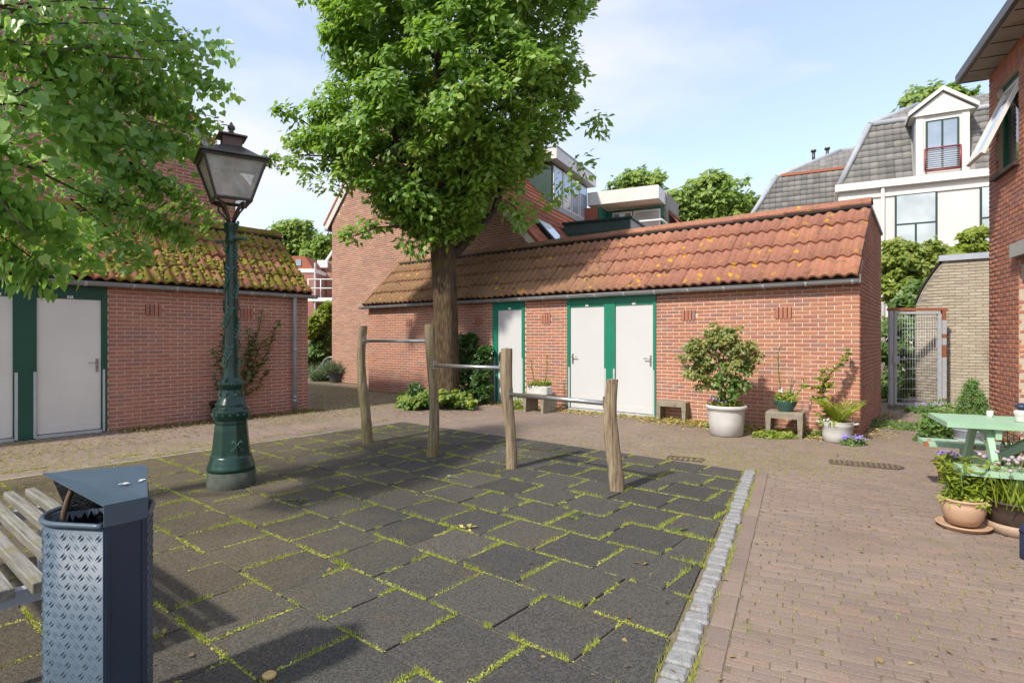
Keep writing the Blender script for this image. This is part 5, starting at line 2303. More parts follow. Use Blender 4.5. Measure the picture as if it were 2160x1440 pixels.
potC = pot('teal_bowl', 'glazed teal bowl of seedlings on a concrete stool', 'plant pot', s2p + Z * .358 + V * .0,
           [(.085, 0), (.095, .01), (.10, .025), (.135, .08), (.158, .135), (.164, .155), (.166, .165), (.152, .165), (.145, .13)], 'teal_glaze', 32, .147, .15)
s3p = wloc(st3)
tr = thing('stone_trough', 'small mottled white trough on a concrete stool', 'plant pot', s3p + Z * .36, ua)
m = MB()
m.cbox(-.245, .245, -.10, .10, .0, .15, .02)
m.build('vessel', 'white_enamel', tr)
m = MB()
m.box(-.22, .22, -.08, .08, .146, .16)
m.build('soil', 'soil', tr)
# grey tub by the house wall
gp = G(712, 806)
potD = pot('grey_tub', 'grey tub of blue-green grasses against the gabled house', 'plant pot', gp, rimmed(.24, .29, .36, .05), 'grey_plastic', 24, .27, .33)
# table side pots
pe = G(2032, 1113)
potE = pot('terracotta_pot', 'pale terracotta pot with tall lily shoots on a saucer', 'plant pot', pe,
           [(.075, .03), (.09, .035), (.125, .09), (.142, .15), (.142, .185), (.134, .21), (.146, .216), (.148, .228), (.138, .232), (.125, .225), (.12, .18)], 'terracotta', 32, .122, .21)
m = MB()
m.lathe([(.12, 0), (.15, .004), (.172, .028), (.178, .036), (.170, .040), (.158, .034), (.14, .018), (.02, .016)], 32)
m.build('saucer', 'terracotta', potE)
pf = G(2150, 1122)
potF = pot('brown_tub', 'dark brown oval tub of flowering chives on a pale saucer', 'plant pot', pf,
           [(.17, .05), (.18, .055), (.205, .15), (.222, .23), (.230, .232), (.232, .245), (.215, .245), (.205, .2)], 'brown_tub', 32, .208, .22)
m = MB()
m.lathe([(.17, 0), (.195, .004), (.208, .05), (.210, .075), (.196, .078), (.185, .055), (.02, .05)], 32)
m.build('saucer', 'saucer_pale', potF)
# zinc tub with conifer
pz = G(2072, 888)
pz = Vector((6.05, 7.55, 0))
potG = pot('zinc_tub', 'blue-grey zinc tub holding a dwarf conifer by the brick corner', 'plant pot', pz,
           [(.17, 0), (.175, .01), (.21, .33), (.222, .335), (.222, .355), (.205, .355), (.2, .3)], 'zinc_blue', 30, .2, .33)
for z in (.12, .24):
    m = MB()
    r = .175 + .035 * z / .33
    m.lathe([(r, z - .01), (r + .008, z), (r, z + .01)], 30)
    m.build('hoop', 'zinc_blue', potG)
# flower pots under the picnic table
for i, (px, y, r, h, mt, lb2) in enumerate([(2003, 5.75, .11, .2, 'terracotta_red', 'red clay pot of purple pansies under the picnic bench'), (2065, 5.65, .15, .2, 'terracotta_red', 'wide red clay bowl of pansies below the picnic table'),
                                            (2125, 5.55, .16, .22, 'black_rubber', 'black plastic pot of leafy daisies below the picnic table')]):
    p = AT(px, 800, y)
    q = pot('flower_pot', lb2, 'plant pot', Vector((p.x, p.y, 0)), rimmed(r * .75, r, h, .04), mt, 24, r * .88, h - .02)

# ------------------------------------------------------------------ picnic table
TO = Vector((3.72, 5.02, 0))
tA, tC = Vector((.905, -.425, 0)).normalized(), Vector((.425, .905, 0)).normalized()
tb = thing('picnic_table', 'mint green wooden picnic table with attached benches', 'picnic table', TO)
for i in range(4):
    m = MB()
    m.obox(TO + tC * (-.335 + i * .169) + Z * .715, tA * 1.9, tC * .162, Z * .04)
    m.build('table_plank', 'table_green', tb, world=True)
for s in (-1, 1):
    for i in range(2):
        m = MB()
        y = (.505 + i * .135) if s > 0 else (-.505 - .13 - i * .135)
        m.obox(TO + tC * y + Z * .415, tA * 1.9, tC * .13, Z * .045)
        m.build('bench_plank', 'table_worn', tb, world=True)
for x in (.28, 1.5):
    for s in (-1, 1):
        m = MB()
        a = TO + tA * x + tC * s * .17 + Z * .712
        b = TO + tA * x + tC * s * .66 - Z * .01
        dv = (b - a)
        m.obox(a - tC * .045, tA * .045, tC * .09, dv)
        m.build('leg', 'table_green', tb, world=True)
    m = MB()
    m.obox(TO + tA * (x + .046) - tC * .74 + Z * .325, tA * .04, tC * 1.48, Z * .089)
    m.build('bench_beam', 'table_green', tb, world=True)
    m = MB()
    m.obox(TO + tA * (x + .046) - tC * .30 + Z * .63, tA * .04, tC * .60, Z * .083)
    m.build('top_beam', 'table_green', tb, world=True)
    m = MB()
    sg = 1 if x < 1 else -1
    a = TO + tA * (x + .09 * sg) + Z * .37
    b = TO + tA * (x + .56 * sg) + Z * .70
    m.obox(a - tC * .035, b - a, tC * .07, Z * .075)
    m.build('brace', 'table_green', tb, world=True)
# things on the table
c1 = TO + tA * .42 + tC * .2 + Z * .755
cup = thing('white_cup', 'small white cup standing on the picnic table', 'cup', c1)
m = MB()
m.lathe([(.018, 0), (.021, .003), (.025, .055), (.022, .055), (.018, .01)], 16)
m.build('bowl', 'white_paint', cup)
c2 = AT(2155, 890, 4.72)
c2.z = .755
lan = thing('table_lantern', 'white candle holder with a navy blue cap on the picnic table', 'candle holder', c2)
m = MB()
m.lathe([(.035, 0), (.045, .008), (.04, .02), (.048, .06), (.055, .085), (.04, .1), (.02, .1)], 18)
m.build('holder', 'white_enamel', lan)
m = MB()
m.lathe([(.018, .1), (.03, .112), (.045, .12), (.042, .135), (.02, .155), (0, .16)], 16)
m.build('cap', 'navy', lan)
c3 = TO + tC * -.58 + tA * .95 + Z * .46
cl = thing('folded_cloth', 'dusty pink folded cloth hanging by the far picnic bench', 'cloth', TO + tA * .78 + tC * .50 + Z * .463)
m = MB()
pts = []
for i in range(9):
    for j in range(5):
        pts.append(tA * (i * .05) + tC * (-.02 + j * .055) + Z * (.10 + .055 * math.sin(i * .9 + j) - .02 * j + (.04 if i > 4 else 0) - .1 * (i < 1)))
m.add([q + Z * .0 for q in pts], [(i * 5 + j, (i + 1) * 5 + j, (i + 1) * 5 + j + 1, i * 5 + j + 1) for i in range(8) for j in range(4)], True)
m.build('fabric', 'pink_cloth', cl)
# navy watering bottle at the picture's right border
nb = G(2176, 1180)
bt = thing('watering_can', 'navy blue can standing beside the brown tub of chives', 'watering can', nb)
m = MB()
m.lathe([(.055, 0), (.06, .008), (.06, .2), (.052, .22), (.03, .235), (.03, .25)], 18)
m.build('vessel', 'navy', bt)
m = MB()
m.lathe([(.061, .17), (.064, .175), (.064, .182), (.061, .187)], 18)
m.build('band', 'black_rubber', bt)

# ------------------------------------------------------------------ rounded stone and dark flower pots by the mossy shed
px0 = LO + V * lx(455) + U * .25
q = pot('dark_tub', 'dark tub with a climbing shrub against the mossy shed', 'plant pot', px0, rimmed(.15, .19, .34, .05), 'black_rubber', 22, .17, .31)
for i in range(3):
    st = thing('slate_slab', 'dark slate slab leaning on the tub by the mossy shed', 'stone', px0 + V * (-.18 + i * .17) + U * (.20 + .02 * i), group='slate slabs around the dark tub')
    m = MB()
    pts = [(-.07, 0), (.07, 0), (.08, .16), (.05, .24), (0, .27), (-.05, .24), (-.08, .14)]
    m.prism([V * x + Z * z + U * (-.25 * z) for x, z in pts], U * .03)
    m.build('slab', 'iron_dark', st)

# ------------------------------------------------------------------ far houses
def win(root, o, d, w_, h, frame='green_frame', pmat='pane', bars=0, depth=.06, name='window'):
    nrm = n2(d)
    m = MB()
    m.obox(o + nrm * -.02, d * w_, nrm * (depth * .6), Z * h)
    f = m.build(name, frame, root, world=True)
    if bars == 0:
        cells_ = [(.06, w_ - .06, .06, h - .06)]
    elif bars == 1:                     # upper light and two lower lights
        cells_ = [(.06, w_ - .06, h * .5, h - .06), (.06, w_ / 2 - .03, .06, h * .5 - .06), (w_ / 2 + .03, w_ - .06, .06, h * .5 - .06)]
    else:
        cells_ = [(.06 + i * (w_ - .06) / bars, (i + 1) * (w_ - .06) / bars, .06, h - .06) for i in range(bars)]
    for (a, b, c0, c1) in cells_:
        m = MB()
        m.obox(o + d * a + Z * c0 + nrm * (depth * .6 - .02 + .001), d * (b - a), nrm * .006, Z * (c1 - c0))
        m.build('pane', pmat, f, world=True)
    return f


# white stuccoed house with mansard roof
EE = Vector((.875, -.484, 0)).normalized()
EN2 = n2(EE)
WO = Vector((11.4, 20.0, 0))
wh = thing('white_house', 'white stuccoed house with grey tiled mansard roof and pedimented dormer', 'house', WO)
m = MB()
m.obox(WO, EE * 9, -EN2 * 6, Z * 6.5)
m.build('facade', 'stucco', wh, world=True)
m = MB()
m.obox(WO - EE * .12 + EN2 * .18 + Z * 6.5, EE * 9.2, -EN2 * 6.3, Z * .24)
m.build('cornice', 'cream_wood', wh, world=True)
m = MB()
m.obox(WO - EE * .02 + EN2 * .05 + Z * 6.2, EE * 9.0, -EN2 * .06, Z * .12)
m.build('frieze', 'cream_wood', wh, world=True)
win(wh, WO + EE * 1.62 + Z * 4.25 + EN2 * .02, EE, 1.16, 1.98, 'green_frame', 'pane_blind', 1)
win(wh, WO + EE * 3.86 + Z * 4.25 + EN2 * .02, EE, 1.16, 1.98, 'green_frame', 'pane_blind', 1)
m = MB()
p = WO + EE * 1.28 + EN2 * .09
m.tube([p + Z * .1, p + Z * 6.75], .055, 10)
m.build('downpipe', 'cream_wood', wh, world=True)
# mansard: steep lower slope, shallower top
A0 = WO + EN2 * .05 + Z * 6.72
z1 = 9.0
A1 = WO - EN2 * 1.0 + EE * .95 + Z * z1
A2 = WO - EN2 * 3.0 + EE * 2.6 + Z * 10.1
m = MB()
B0, B1, B2 = A0 + EE * 8, A1 + EE * 7, A2 + EE * 5
bk = -EN2 * 6
m.add([A0, B0, B1, A1, B2, A2, A0 + bk, A2 - EN2 * .6 + EE * .3, A1 + bk * .7], [(0, 1, 2, 3), (3, 2, 4, 5), (0, 3, 8, 6), (3, 5, 7, 8)])
mr = m.build('mansard_roof', 'slate_grey', wh, world=True)
sl1 = (A1 - A0 - EE * .95)
s1n = sl1.length
sl1.normalize()
tile_stuff(mr, A0 + EE.cross(sl1) * .02, EE, sl1, 34, int(s1n / .27), .235, .27, 'slate_grey', keep=lambda x, y: x > .95 * y / s1n and not (2.05 < x < 3.75), name='slates')
sl2 = (A2 - A1 - EE * 1.65)
s2n = sl2.length
sl2.normalize()
tile_stuff(mr, A1 + EE.cross(sl2) * .02, EE, sl2, 28, int(s2n / .27), .235, .27, 'slate_grey', keep=lambda x, y: x > 1.65 * y / s2n, name='slates')
for a, b in ((A0, A1), (A1, A2), (A1 + EE * .1, B1)):
    m = MB()
    m.tube([a + EN2 * .05, b + EN2 * .05], .10, 8)
    m.build('hip_flashing', 'lead', mr, world=True)
# dormer
dw0, dw1 = 2.20, 3.60
do_ = WO + EE * dw0 + EN2 * .04 + Z * 6.74
m = MB()
m.obox(do_, EE * (dw1 - dw0), -EN2 * 2.2, Z * 1.95)
dm = m.build('dormer', 'cream_wood', wh, world=True)
m = MB()
m.prism([do_ + Z * 1.95 - EE * .16 + EN2 * .1, do_ + Z * 1.95 + EE * (dw1 - dw0 + .16) + EN2 * .1, do_ + Z * 2.62 + EE * ((dw1 - dw0) / 2) + EN2 * .1], -EN2 * 2.6)
m.build('pediment', 'cream_wood', dm, world=True)
for s in (-1, 1):
    m = MB()
    c_ = do_ + EE * ((dw1 - dw0) / 2) + Z * 2.66 + EN2 * .2
    e_ = do_ + EE * ((dw1 - dw0) / 2 + s * .92) + Z * 1.97 + EN2 * .2
    m.prism([c_, e_, e_ + Z * .13, c_ + Z * .14], -EN2 * 2.6)
    m.build('raking_cornice', 'cream_wood', dm, world=True)
    m = MB()
    m.obox(do_ + EE * (0 if s < 0 else dw1 - dw0 - .2) + EN2 * .004, EE * .2, EN2 * .05, Z * 1.86)
    m.build('pilaster', 'cream_wood', dm, world=True)
wd_ = win(dm, do_ + EE * .26 + Z * .15 + EN2 * .01, EE, .88, 1.62, 'green_frame', 'pane_blue', 2, .08)
m = MB()
g0 = do_ + EE * .24 + Z * .12 + EN2 * .12
for (a, b) in ((Vector((0, 0, 0)), EE * .92), (Z * .72, EE * .92 + Z * .72), (Vector((0, 0, 0)), Z * .72), (EE * .92, EE * .92 + Z * .72)):
    m.tube([g0 + a, g0 + b], .028, 8)
gr = m.build('guard_rail', 'red_guard', dm, world=True)
for i in range(9):
    m = MB()
    m.tube([g0 + Z * (.07 + i * .068), g0 + EE * .92 + Z * (.07 + i * .068)], .009, 5)
    m.build('guard_bar', 'cream_wood', dm, world=True)
m = MB()
m.obox(do_ - EE * .02 - EN2 * .1 - EE * .0, EE * .018, -EN2 * 1.6, Z * 1.9)
m.build('dormer_cheek', 'lead', dm, world=True)

# slate roofed house further back
SO = Vector((9.95, 24.5, 0))
sh = thing('slate_house', 'wide grey tiled mansard roof left of the white house', 'house', SO)
m = MB()
m.obox(SO, EE * 8, -EN2 * 6, Z * 6.3)
m.build('wall', 'stucco', sh, world=True)
A0 = SO + Z * 6.2 - EE * .0
A1 = SO - EN2 * .9 + EE * 1.15 + Z * 8.35
A2 = SO - EN2 * 3.2 + EE * 3.6 + Z * 9.75
B0, B1, B2 = A0 + EE * 8, A1 + EE * 6.5, A2 + EE * 3.5
m = MB()
m.add([A0, B0, B1, A1, B2, A2, A0 + bk, A1 + bk * .7, A2 + bk * .2], [(0, 1, 2, 3), (3, 2, 4, 5), (0, 3, 7, 6), (3, 5, 8, 7)])
mr2 = m.build('mansard_roof', 'slate_grey', sh, world=True)
sl1 = (A1 - A0 - EE * 1.15)
s1n = sl1.length
sl1.normalize()
tile_stuff(mr2, A0 + EE.cross(sl1) * .02, EE, sl1, 32, int(s1n / .25), .235, .25, 'slate_grey', keep=lambda x, y: x > 1.15 * y / s1n, name='slates')
sl2 = (A2 - A1 - EE * 2.45)
s2n = sl2.length
sl2.normalize()
tile_stuff(mr2, A1 + EE.cross(sl2) * .02, EE, sl2, 26, int(s2n / .25), .235, .25, 'slate_grey', keep=lambda x, y: x > 2.45 * y / s2n, name='slates')
for a, b in ((A0, A1), (A1, A2), (A2, B2)):
    m = MB()
    m.tube([a + EN2 * .03, b + EN2 * .03], .11, 8)
    m.build('hip_flashing', 'lead', mr2, world=True)
m = MB()
m.obox(A1 + EE * .2 + EN2 * .06, EE * 4.5, -EN2 * .1, Z * .10)
m.build('orange_course', 'tile_house', mr2, world=True)
for px, py in ((1716, 330), (1745, 325), (1826, 305)):
    p = AT(px, py, A2.y + .3)
    m = MB()
    m.tube([p - Z * .3, p + Z * .2], .07, 8)
    m.tube([p + Z * .2, p + Z * .28], .12, 8)
    m.build('roof_vent', 'lantern_metal', sh, world=True)

# dark green clad balcony behind the long shed's ridge
BO = AT(1190, 470, 17.2)
BO.z = 0
bt_ = AT(1190, 470, 17.2).z
bl_ = thing('balcony', 'dark green clad balcony behind the orange shed roof', 'balcony', BO)
m = MB()
m.obox(BO + Z * (bt_ - 1.3), D * 2.0, C * 3.4, Z * 1.2)
m.build('core', 'green_cladding', bl_, world=True)
for i in range(4):
    m = MB()
    m.obox(BO - C * .03 + Z * (bt_ - 1.3 + i * .31), D * 2.0, C * .03, Z * .30)
    m.build('cladding_board', 'green_cladding', bl_, world=True)
    m = MB()
    m.obox(BO + D * 2.0 + Z * (bt_ - 1.3 + i * .31), D * .03, C * 3.4, Z * .30)
    m.build('cladding_board', 'zinc', bl_, world=True)
m = MB()
m.obox(BO - C * .07 - D * .05 + Z * (bt_ - .06), D * 2.13, C * 3.5, Z * .06)
m.build('top_rail', 'green_frame', bl_, world=True)
m = MB()
m.obox(BO + Z * 0, D * 2.0, C * 3.3, Z * (bt_ - 1.3))
m.build('pier', 'brick_house', bl_, world=True)

# house with a white roof box and green recess
QO = AT(1239, 407, 22.5)
qz = QO.z
QO.z = 0
qh = thing('terraced_house', 'house with white roof box over a green balcony recess', 'house', QO)
qw = 2.75
m = MB()
m.obox(QO + Z * (qz - .50) + D * .0, D * qw, C * 3.2, Z * .50)
m.build('roof_box', 'cream_wood', qh, world=True)
m = MB()
m.obox(QO + D * qw + Z * (qz - .50) - C * .0, D * .02, C * 1.2, Z * .48)
m.build('box_side', 'white_paint', qh, world=True)
m = MB()
m.obox(QO + D * .35 + C * .9 + Z * (qz - 2.0), D * (qw - .4), C * .2, Z * 1.4)
m.build('back_wall', 'green_recess', qh, world=True)
m = MB()
m.obox(QO + D * .45 + C * .0 + Z * (qz - 2.0), D * .08, C * 1.0, Z * 1.4)
m.build('recess_side', 'green_recess', qh, world=True)
m = MB()
m.obox(QO + D * (qw - .02) + C * 1.2 + Z * (qz - 2.05), D * .1, C * 2.4, Z * 2.06)
m.build('concrete_panel', 'concrete_pale', qh, world=True)
win(qh, QO + D * .75 + C * .88 + Z * (qz - 1.85), D, .8, 1.15, 'white_paint', 'pane', 0)
win(qh, QO + D * 1.6 + C * .88 + Z * (qz - 1.75), D, 1.05, 1.05, 'white_paint', 'pane_blind', 0)
m = MB()
m.tube([QO + D * .4 - C * .3 + Z * (qz - 1.38), QO + D * (qw + .2) - C * .3 + Z * (qz - 1.38), QO + D * (qw + .2) + C * 1.5 + Z * (qz - 1.38)], .05, 8)
m.build('railing', 'white_paint', qh, world=True)
m = MB()
m.obox(QO + D * .3 - C * .25 + Z * 0, D * (qw - .1), C * 4.5, Z * (qz - 1.6))
m.build('wall', 'brick_house', qh, world=True)
m = MB()
m.prism([QO + D * (qw + .1) + C * 1.5 + Z * (qz - .8), QO + D * (qw + .1) + C * 6.5 + Z * (qz - .8), QO + D * (qw + 3.0) + C * 6.5 + Z * (qz - 4.2), QO + D * (qw + 3.0) + C * 1.5 + Z * (qz - 4.2)], Z * .1)
rq = m.build('red_roof', 'tile_house', qh, world=True)
pr0 = QO + D * (qw + 3.0) + C * 1.5 + Z * (qz - 4.1)
su = (D * -2.9 + Z * 3.4)
tile_stuff(rq, pr0 + Z * .08, C, su, 20, int(su.length / .34), .25, .34, 'tile_house')
m = MB()
lf0 = QO + D * .35 - C * .0 + Z * (qz - 1.9)
m.prism([lf0, lf0 - D * 1.6 - Z * 1.6, lf0 - D * 1.6 - Z * 1.6 + C * 4, lf0 + C * 4], Z * .1)
m.build('wing_roof', 'tile_house', qh, world=True)
m = MB()
lf1 = QO + D * .43 + Z * (qz - 2.1) - C * .02
m.prism([lf1, lf1 + Z * 1.5, lf1 - D * .9 + Z * 1.5, lf1 - D * 1.3], C * .1)
rw = m.build('hung_tiles', 'tile_house', qh, world=True)

# houses at the end of the alley, between the sheds
FO = AT(652, 700, 33)
FO.z = 0
fh = thing('brick_house', 'distant brick house with white balcony seen through the alley', 'house', FO)
fz = CH + (HZ - 535) * 33 / FP
fx = Vector((1, 0, 0))
fy = Vector((0, 1, 0))
m = MB()
m.obox(FO - fx * 2.4, fx * 2.7, fy * 5, Z * (CH + (HZ - 575) * 33 / FP))
m.build('wing', 'brick_old', fh, world=True)
m = MB()
m.obox(FO - fx * 2.5 - fy * .05 + Z * (CH + (HZ - 575) * 33 / FP), fx * 2.85, fy * 5, Z * .22)
m.build('parapet', 'white_paint', fh, world=True)
m = MB()
zt = CH + (HZ - 575) * 33 / FP + .2
m.prism([FO - fx * 2.3 + Z * zt, FO + fx * .25 + Z * zt, FO - fx * .25 + Z * (zt + .75), FO - fx * 2.3 + Z * (zt + .75)], fy * 4)
m.build('roof', 'tile_house', fh, world=True)
m = MB()
m.obox(FO - fx * .75 - fy * .04 + Z * (zt + .2), fx * .3, fy * .06, Z * .35)
m.build('skylight', 'pane_blue', fh, world=True)
G2 = FO + fx * .35 + fy * 2
m = MB()
ez = CH + (HZ - 560) * 35 / FP
m.prism([G2, G2 + fx * 3.6, G2 + fx * 3.6 + Z * (ez + 3.4), G2 + fx * .9 + Z * (ez + 1.1) + fx * .35, G2 + Z * ez], fy * 4)
m.build('gable', 'brick_house', fh, world=True)
m = MB()
ga_ = G2 + Z * ez - fy * .1
m.obox(ga_ - fx * .12, fx * 1.35 + Z * 2.0, fy * .2, Z * .22)
m.build('verge_board', 'white_paint', fh, world=True)
m = MB()
m.obox(ga_ - fx * .5 - Z * .15 - fy * .1, fx * .62, fy * .5, Z * .45)
m.build('gutter_box', 'white_paint', fh, world=True)
bz = CH + (HZ - 628) * 32 / FP
m = MB()
m.obox(FO + fx * .25 - fy * .9, fx * 2.4, fy * 2.8, Z * 0) if False else m.obox(FO + fx * .2 - fy * .9 + Z * (bz - .18), fx * 2.4, fy * 2.8, Z * .2)
m.build('balcony_slab', 'white_paint', fh, world=True)
m = MB()
for z in (1.05, .55):
    m.tube([FO + fx * .2 - fy * .85 + Z * (bz + z), FO + fx * 2.6 - fy * .85 + Z * (bz + z)], .03, 6)
for i in range(4):
    m.tube([FO + fx * (.25 + i * .7) - fy * .85 + Z * bz, FO + fx * (.25 + i * .7) - fy * .85 + Z * (bz + 1.05)], .03, 6)
m.build('railing', 'white_paint', fh, world=True)
m = MB()
m.tube([FO + fx * .62 - fy * .8 + Z * .0, FO + fx * .62 - fy * .8 + Z * (ez - .2)], .06, 6)
m.build('downpipe', 'lead', fh, world=True)
win(fh, FO + fx * .75 + fy * 1.9 + Z * (bz + .1), fx, 1.0, 1.9, 'white_paint', 'pane', 0)
win(fh, FO + fx * .4 + fy * 1.9 + Z * .9, fx, .8, 1.7, 'green_frame', 'pane', 0)

# ------------------------------------------------------------------ bicycle at the end of the alley
bp = G(690, 797)
bp = Vector((-6.75, 21.4, 0))
bi = thing('bicycle', 'grey parked bicycle under the shrubs in the alley', 'bicycle', bp, R(-8))
for x in (0, 1.08):
    m = MB()
    m.tube([(x + .33 * math.cos(t * math.pi / 12), 0, .35 + .33 * math.sin(t * math.pi / 12)) for t in range(25)], .018, 6)
    wv = m.build('wheel', 'black_rubber', bi)
    m = MB()
    for t in range(12):
        a = t * math.pi / 6
        m.tube([(x, 0, .35), (x + .32 * math.cos(a), 0, .35 + .32 * math.sin(a))], .003, 4)
    m.build('spokes', 'steel', wv)
m = MB()
for a, b in (((0, 0, .35), (.28, 0, .82)), ((.42, 0, .33), (.28, 0, .82)), ((.42, 0, .33), (.95, 0, .80)), ((.30, 0, .62), (.93, 0, .84)), ((0, 0, .35), (.42, 0, .33)), ((1.08, 0, .35), (.92, 0, .95))):
    m.tube([a, b], .02, 6)
m.build('frame', 'bike_grey', bi)
m = MB()
m.tube([(.10, 0, .94), (.2, 0, .95), (.36, 0, .94)], [.06, .05, .02], 8)
m.tube([(.27, 0, .80), (.25, 0, .95)], .015, 6)
m.build('saddle', 'black_rubber', bi)
m = MB()
m.tube([(.78, -.26, 1.02), (.92, -.2, 1.05), (.93, 0, 1.0), (.92, .2, 1.05), (.78, .26, 1.02)], .013, 6)
m.build('handlebar', 'steel', bi)
m = MB()
m.tube([(-.36 * math.cos(t * .3), 0, .35 + .38 * math.sin(t * .3) + .0) for t in range(0, 11)], .03, 5)
m.build('mudguard', 'bike_grey', bi)

# ------------------------------------------------------------------ oak
OB = Vector((-1.42, 12.3, 0))
oak = thing('oak_tree', 'large leafy oak tree growing in front of the long shed', 'tree', OB)
K = 22
vs, fs = [], []
prof = [(0, .37), (.12, .33), (.3, .295), (.6, .272), (1.2, .258), (2.0, .252), (2.8, .256), (3.3, .27), (3.7, .25), (4.3, .20), (5.2, .16), (6.4, .13), (8, .09), (10, .04)]
ring_n = 0
for zi, (z, r) in enumerate(prof):
    cx, cy = -.02 * z + .03 * math.sin(z), .02 * math.sin(z * .8)
    for a in range(K):
        an = 2 * math.pi * a / K
        fl = (1 + (.16 if z < .3 else .05) * math.sin(5 * an + .7) + .03 * math.sin(9 * an + z))
        vs.append(OB + Vector((cx + math.cos(an) * r * fl, cy + math.sin(an) * r * fl, z - (.05 if zi == 0 else 0))))
for k in range(len(prof) - 1):
    for a in range(K):
        b = (a + 1) % K
        fs.append((k * K + a, k * K + b, (k + 1) * K + b, (k + 1) * K + a))
m = MB()
m.add(vs, fs, True)
trunk = m.build('trunk', 'oak_bark', oak, world=True)


def env(z):                             # crown: centre x and radius at height z
    tb_ = [(3.3, -1.45, .3), (3.7, -1.5, .6), (4.1, -1.6, 1.1), (4.6, -1.7, 1.9), (5.1, -1.65, 2.5), (5.6, -1.55, 2.8), (6.4, -1.3, 2.9), (8.8, -1.2, 2.98), (10, -1.2, 2.7), (11.3, -1.2, 1.9), (12.4, -1.2, .4)]
    for a, b in zip(tb_[:-1], tb_[1:]):
        if a[0] <= z <= b[0]:
            t = (z - a[0]) / (b[0] - a[0])
            return a[1] + (b[1] - a[1]) * t, a[2] + (b[2] - a[2]) * t
    return -1.2, .3


cen, rad = [], []
tries = 0
while len(cen) < 2350 and tries < 40000:
    tries += 1
    z = random.uniform(3.35, 12.3)
    cx, r = env(z)
    an = random.uniform(0, 2 * math.pi)
    rr = r * (random.random() ** .34) * (.93 + .07 * math.sin(3 * an + z * 1.9) + .05 * math.sin(7 * an - z * 2.7))
    p = Vector((cx + math.cos(an) * rr, OB.y + math.sin(an) * rr * .92, z))
    if p.dot(V) > HV - .35 and z < 9.2:
        continue
    if p.dot(V) > SH_V - .3 and z < 3.9:
        continue
    if z < 4.9:
        if rr < .45 or random.random() < .42 - .1 * (z - 4):
            continue
    # hollows through which limbs and sky show
    h = math.sin(p.x * 2.1 + z * 1.3) * math.sin(p.y * 1.9 - z * 1.1 + 2) + .5 * math.sin(p.x * 4.1 - z * 3.0 + p.y)
    if h < -.62 or (rr / max(r, .1) < .45 and random.random() < .7):
        continue
    cen.append(tuple(p))
    rad.append(random.uniform(.16, .31))
# hanging sprays at the lower left, low right and around the fork
for (px, py, y, r) in [(745, 500, 11.6, .28), (770, 480, 11.6, .3), (800, 470, 11.7, .3), (725, 488, 11.5, .2), (860, 515, 11.9, .26), (880, 530, 11.8, .22), (905, 505, 11.8, .3), (940, 500, 11.8, .28), (950, 470, 11.8, .3),
                       (600, 235, 12, .22), (622, 245, 12, .3), (580, 228, 12, .13), (640, 300, 12, .4), (610, 290, 12.2, .2), (620, 330, 12, .4), (640, 352, 11.8, .38), (655, 375, 11.8, .35), (690, 390, 11.7, .36),
                       (1085, 440, 11.6, .34), (1065, 425, 11.6, .3), (1110, 455, 11.6, .26), (1095, 470, 11.6, .18), (1160, 420, 11.4, .36), (1190, 395, 11.4, .36), (1230, 350, 11.6, .36), (1265, 250, 12, .3), (1255, 275, 12, .35),
                       (840, 440, 11.6, .35), (820, 400, 11.4, .4), (900, 440, 11.3, .35), (1000, 430, 11.4, .35), (1010, 400, 11.3, .38), (600, 345, 12, .22), (570, 335, 12, .18), (555, 340, 12, .1)]:
    cen.append(tuple(AT(px, py, y)))
    rad.append(r)
cen_a, rad_a = np.array(cen), np.array(rad)
clump_leaves('crown', cen_a, rad_a, 52, .142, 'leaf', 'oak_leaf', oak, up=.3, flat=.75, shell=.25)
# limbs
m = MB()
random.seed(21)
forks = []
for i in range(9):
    an = i * 2.399 + .4
    z0 = 3.0 + i * .28
    zt = random.uniform(5.2, 9.5)
    cx, r = env(zt)
    r *= .62
    a = OB + Vector((-.02 * z0, 0, z0))
    e = Vector((cx + math.cos(an) * r, OB.y + math.sin(an) * r * .85, zt))
    if e.dot(V) > HV - .5:
        e += V * (HV - .5 - e.dot(V))
    mid = a.lerp(e, .45) + Vector((math.cos(an) * .35, math.sin(an) * .3, -.1))
    pts = [a, a.lerp(mid, .5) + Vector((0, 0, -.03)), mid, mid.lerp(e, .5) + Vector((0, 0, .1)), e]
    r0 = random.uniform(.085, .13)
    m.tube(pts, [r0, r0 * .85, r0 * .65, r0 * .42, r0 * .15], 9)
    forks.append((pts, r0))
for (px, py, y, px2, py2, y2, r0) in [(880, 500, 12.3, 840, 478, 11.7, .07), (840, 478, 11.7, 745, 498, 11.6, .03), (960, 440, 12.2, 1010, 400, 11.6, .09), (1010, 400, 11.6, 1090, 440, 11.6, .03), (850, 480, 12, 800, 330, 11.6, .06), (700, 330, 12, 560, 340, 12, .02), (700, 300, 12, 580, 228, 12, .02)]:
    a, e = AT(px, py, y), AT(px2, py2, y2)
    mid = a.lerp(e, .5) + Vector((0, 0, .08))
    m.tube([a, mid, e], [r0, r0 * .7, r0 * .35], 8)
for pts, r0 in forks:
    for q in range(7):
        t = random.uniform(.35, .95)
        k = min(int(t * 4), 3)
        a = pts[k].lerp(pts[k + 1], t * 4 - k)
        c_ = random.choice(cen)
        best = min(random.sample(cen, 40), key=lambda c: (Vector(c) - a).length)
        e = Vector(best)
        m.tube([a, a.lerp(e, .5) + Vector((0, 0, random.uniform(-.1, .15))), e], [r0 * .25, r0 * .16, .006], 6)
m.build('limbs', 'limb_bark', oak, world=True)
random.seed(5)

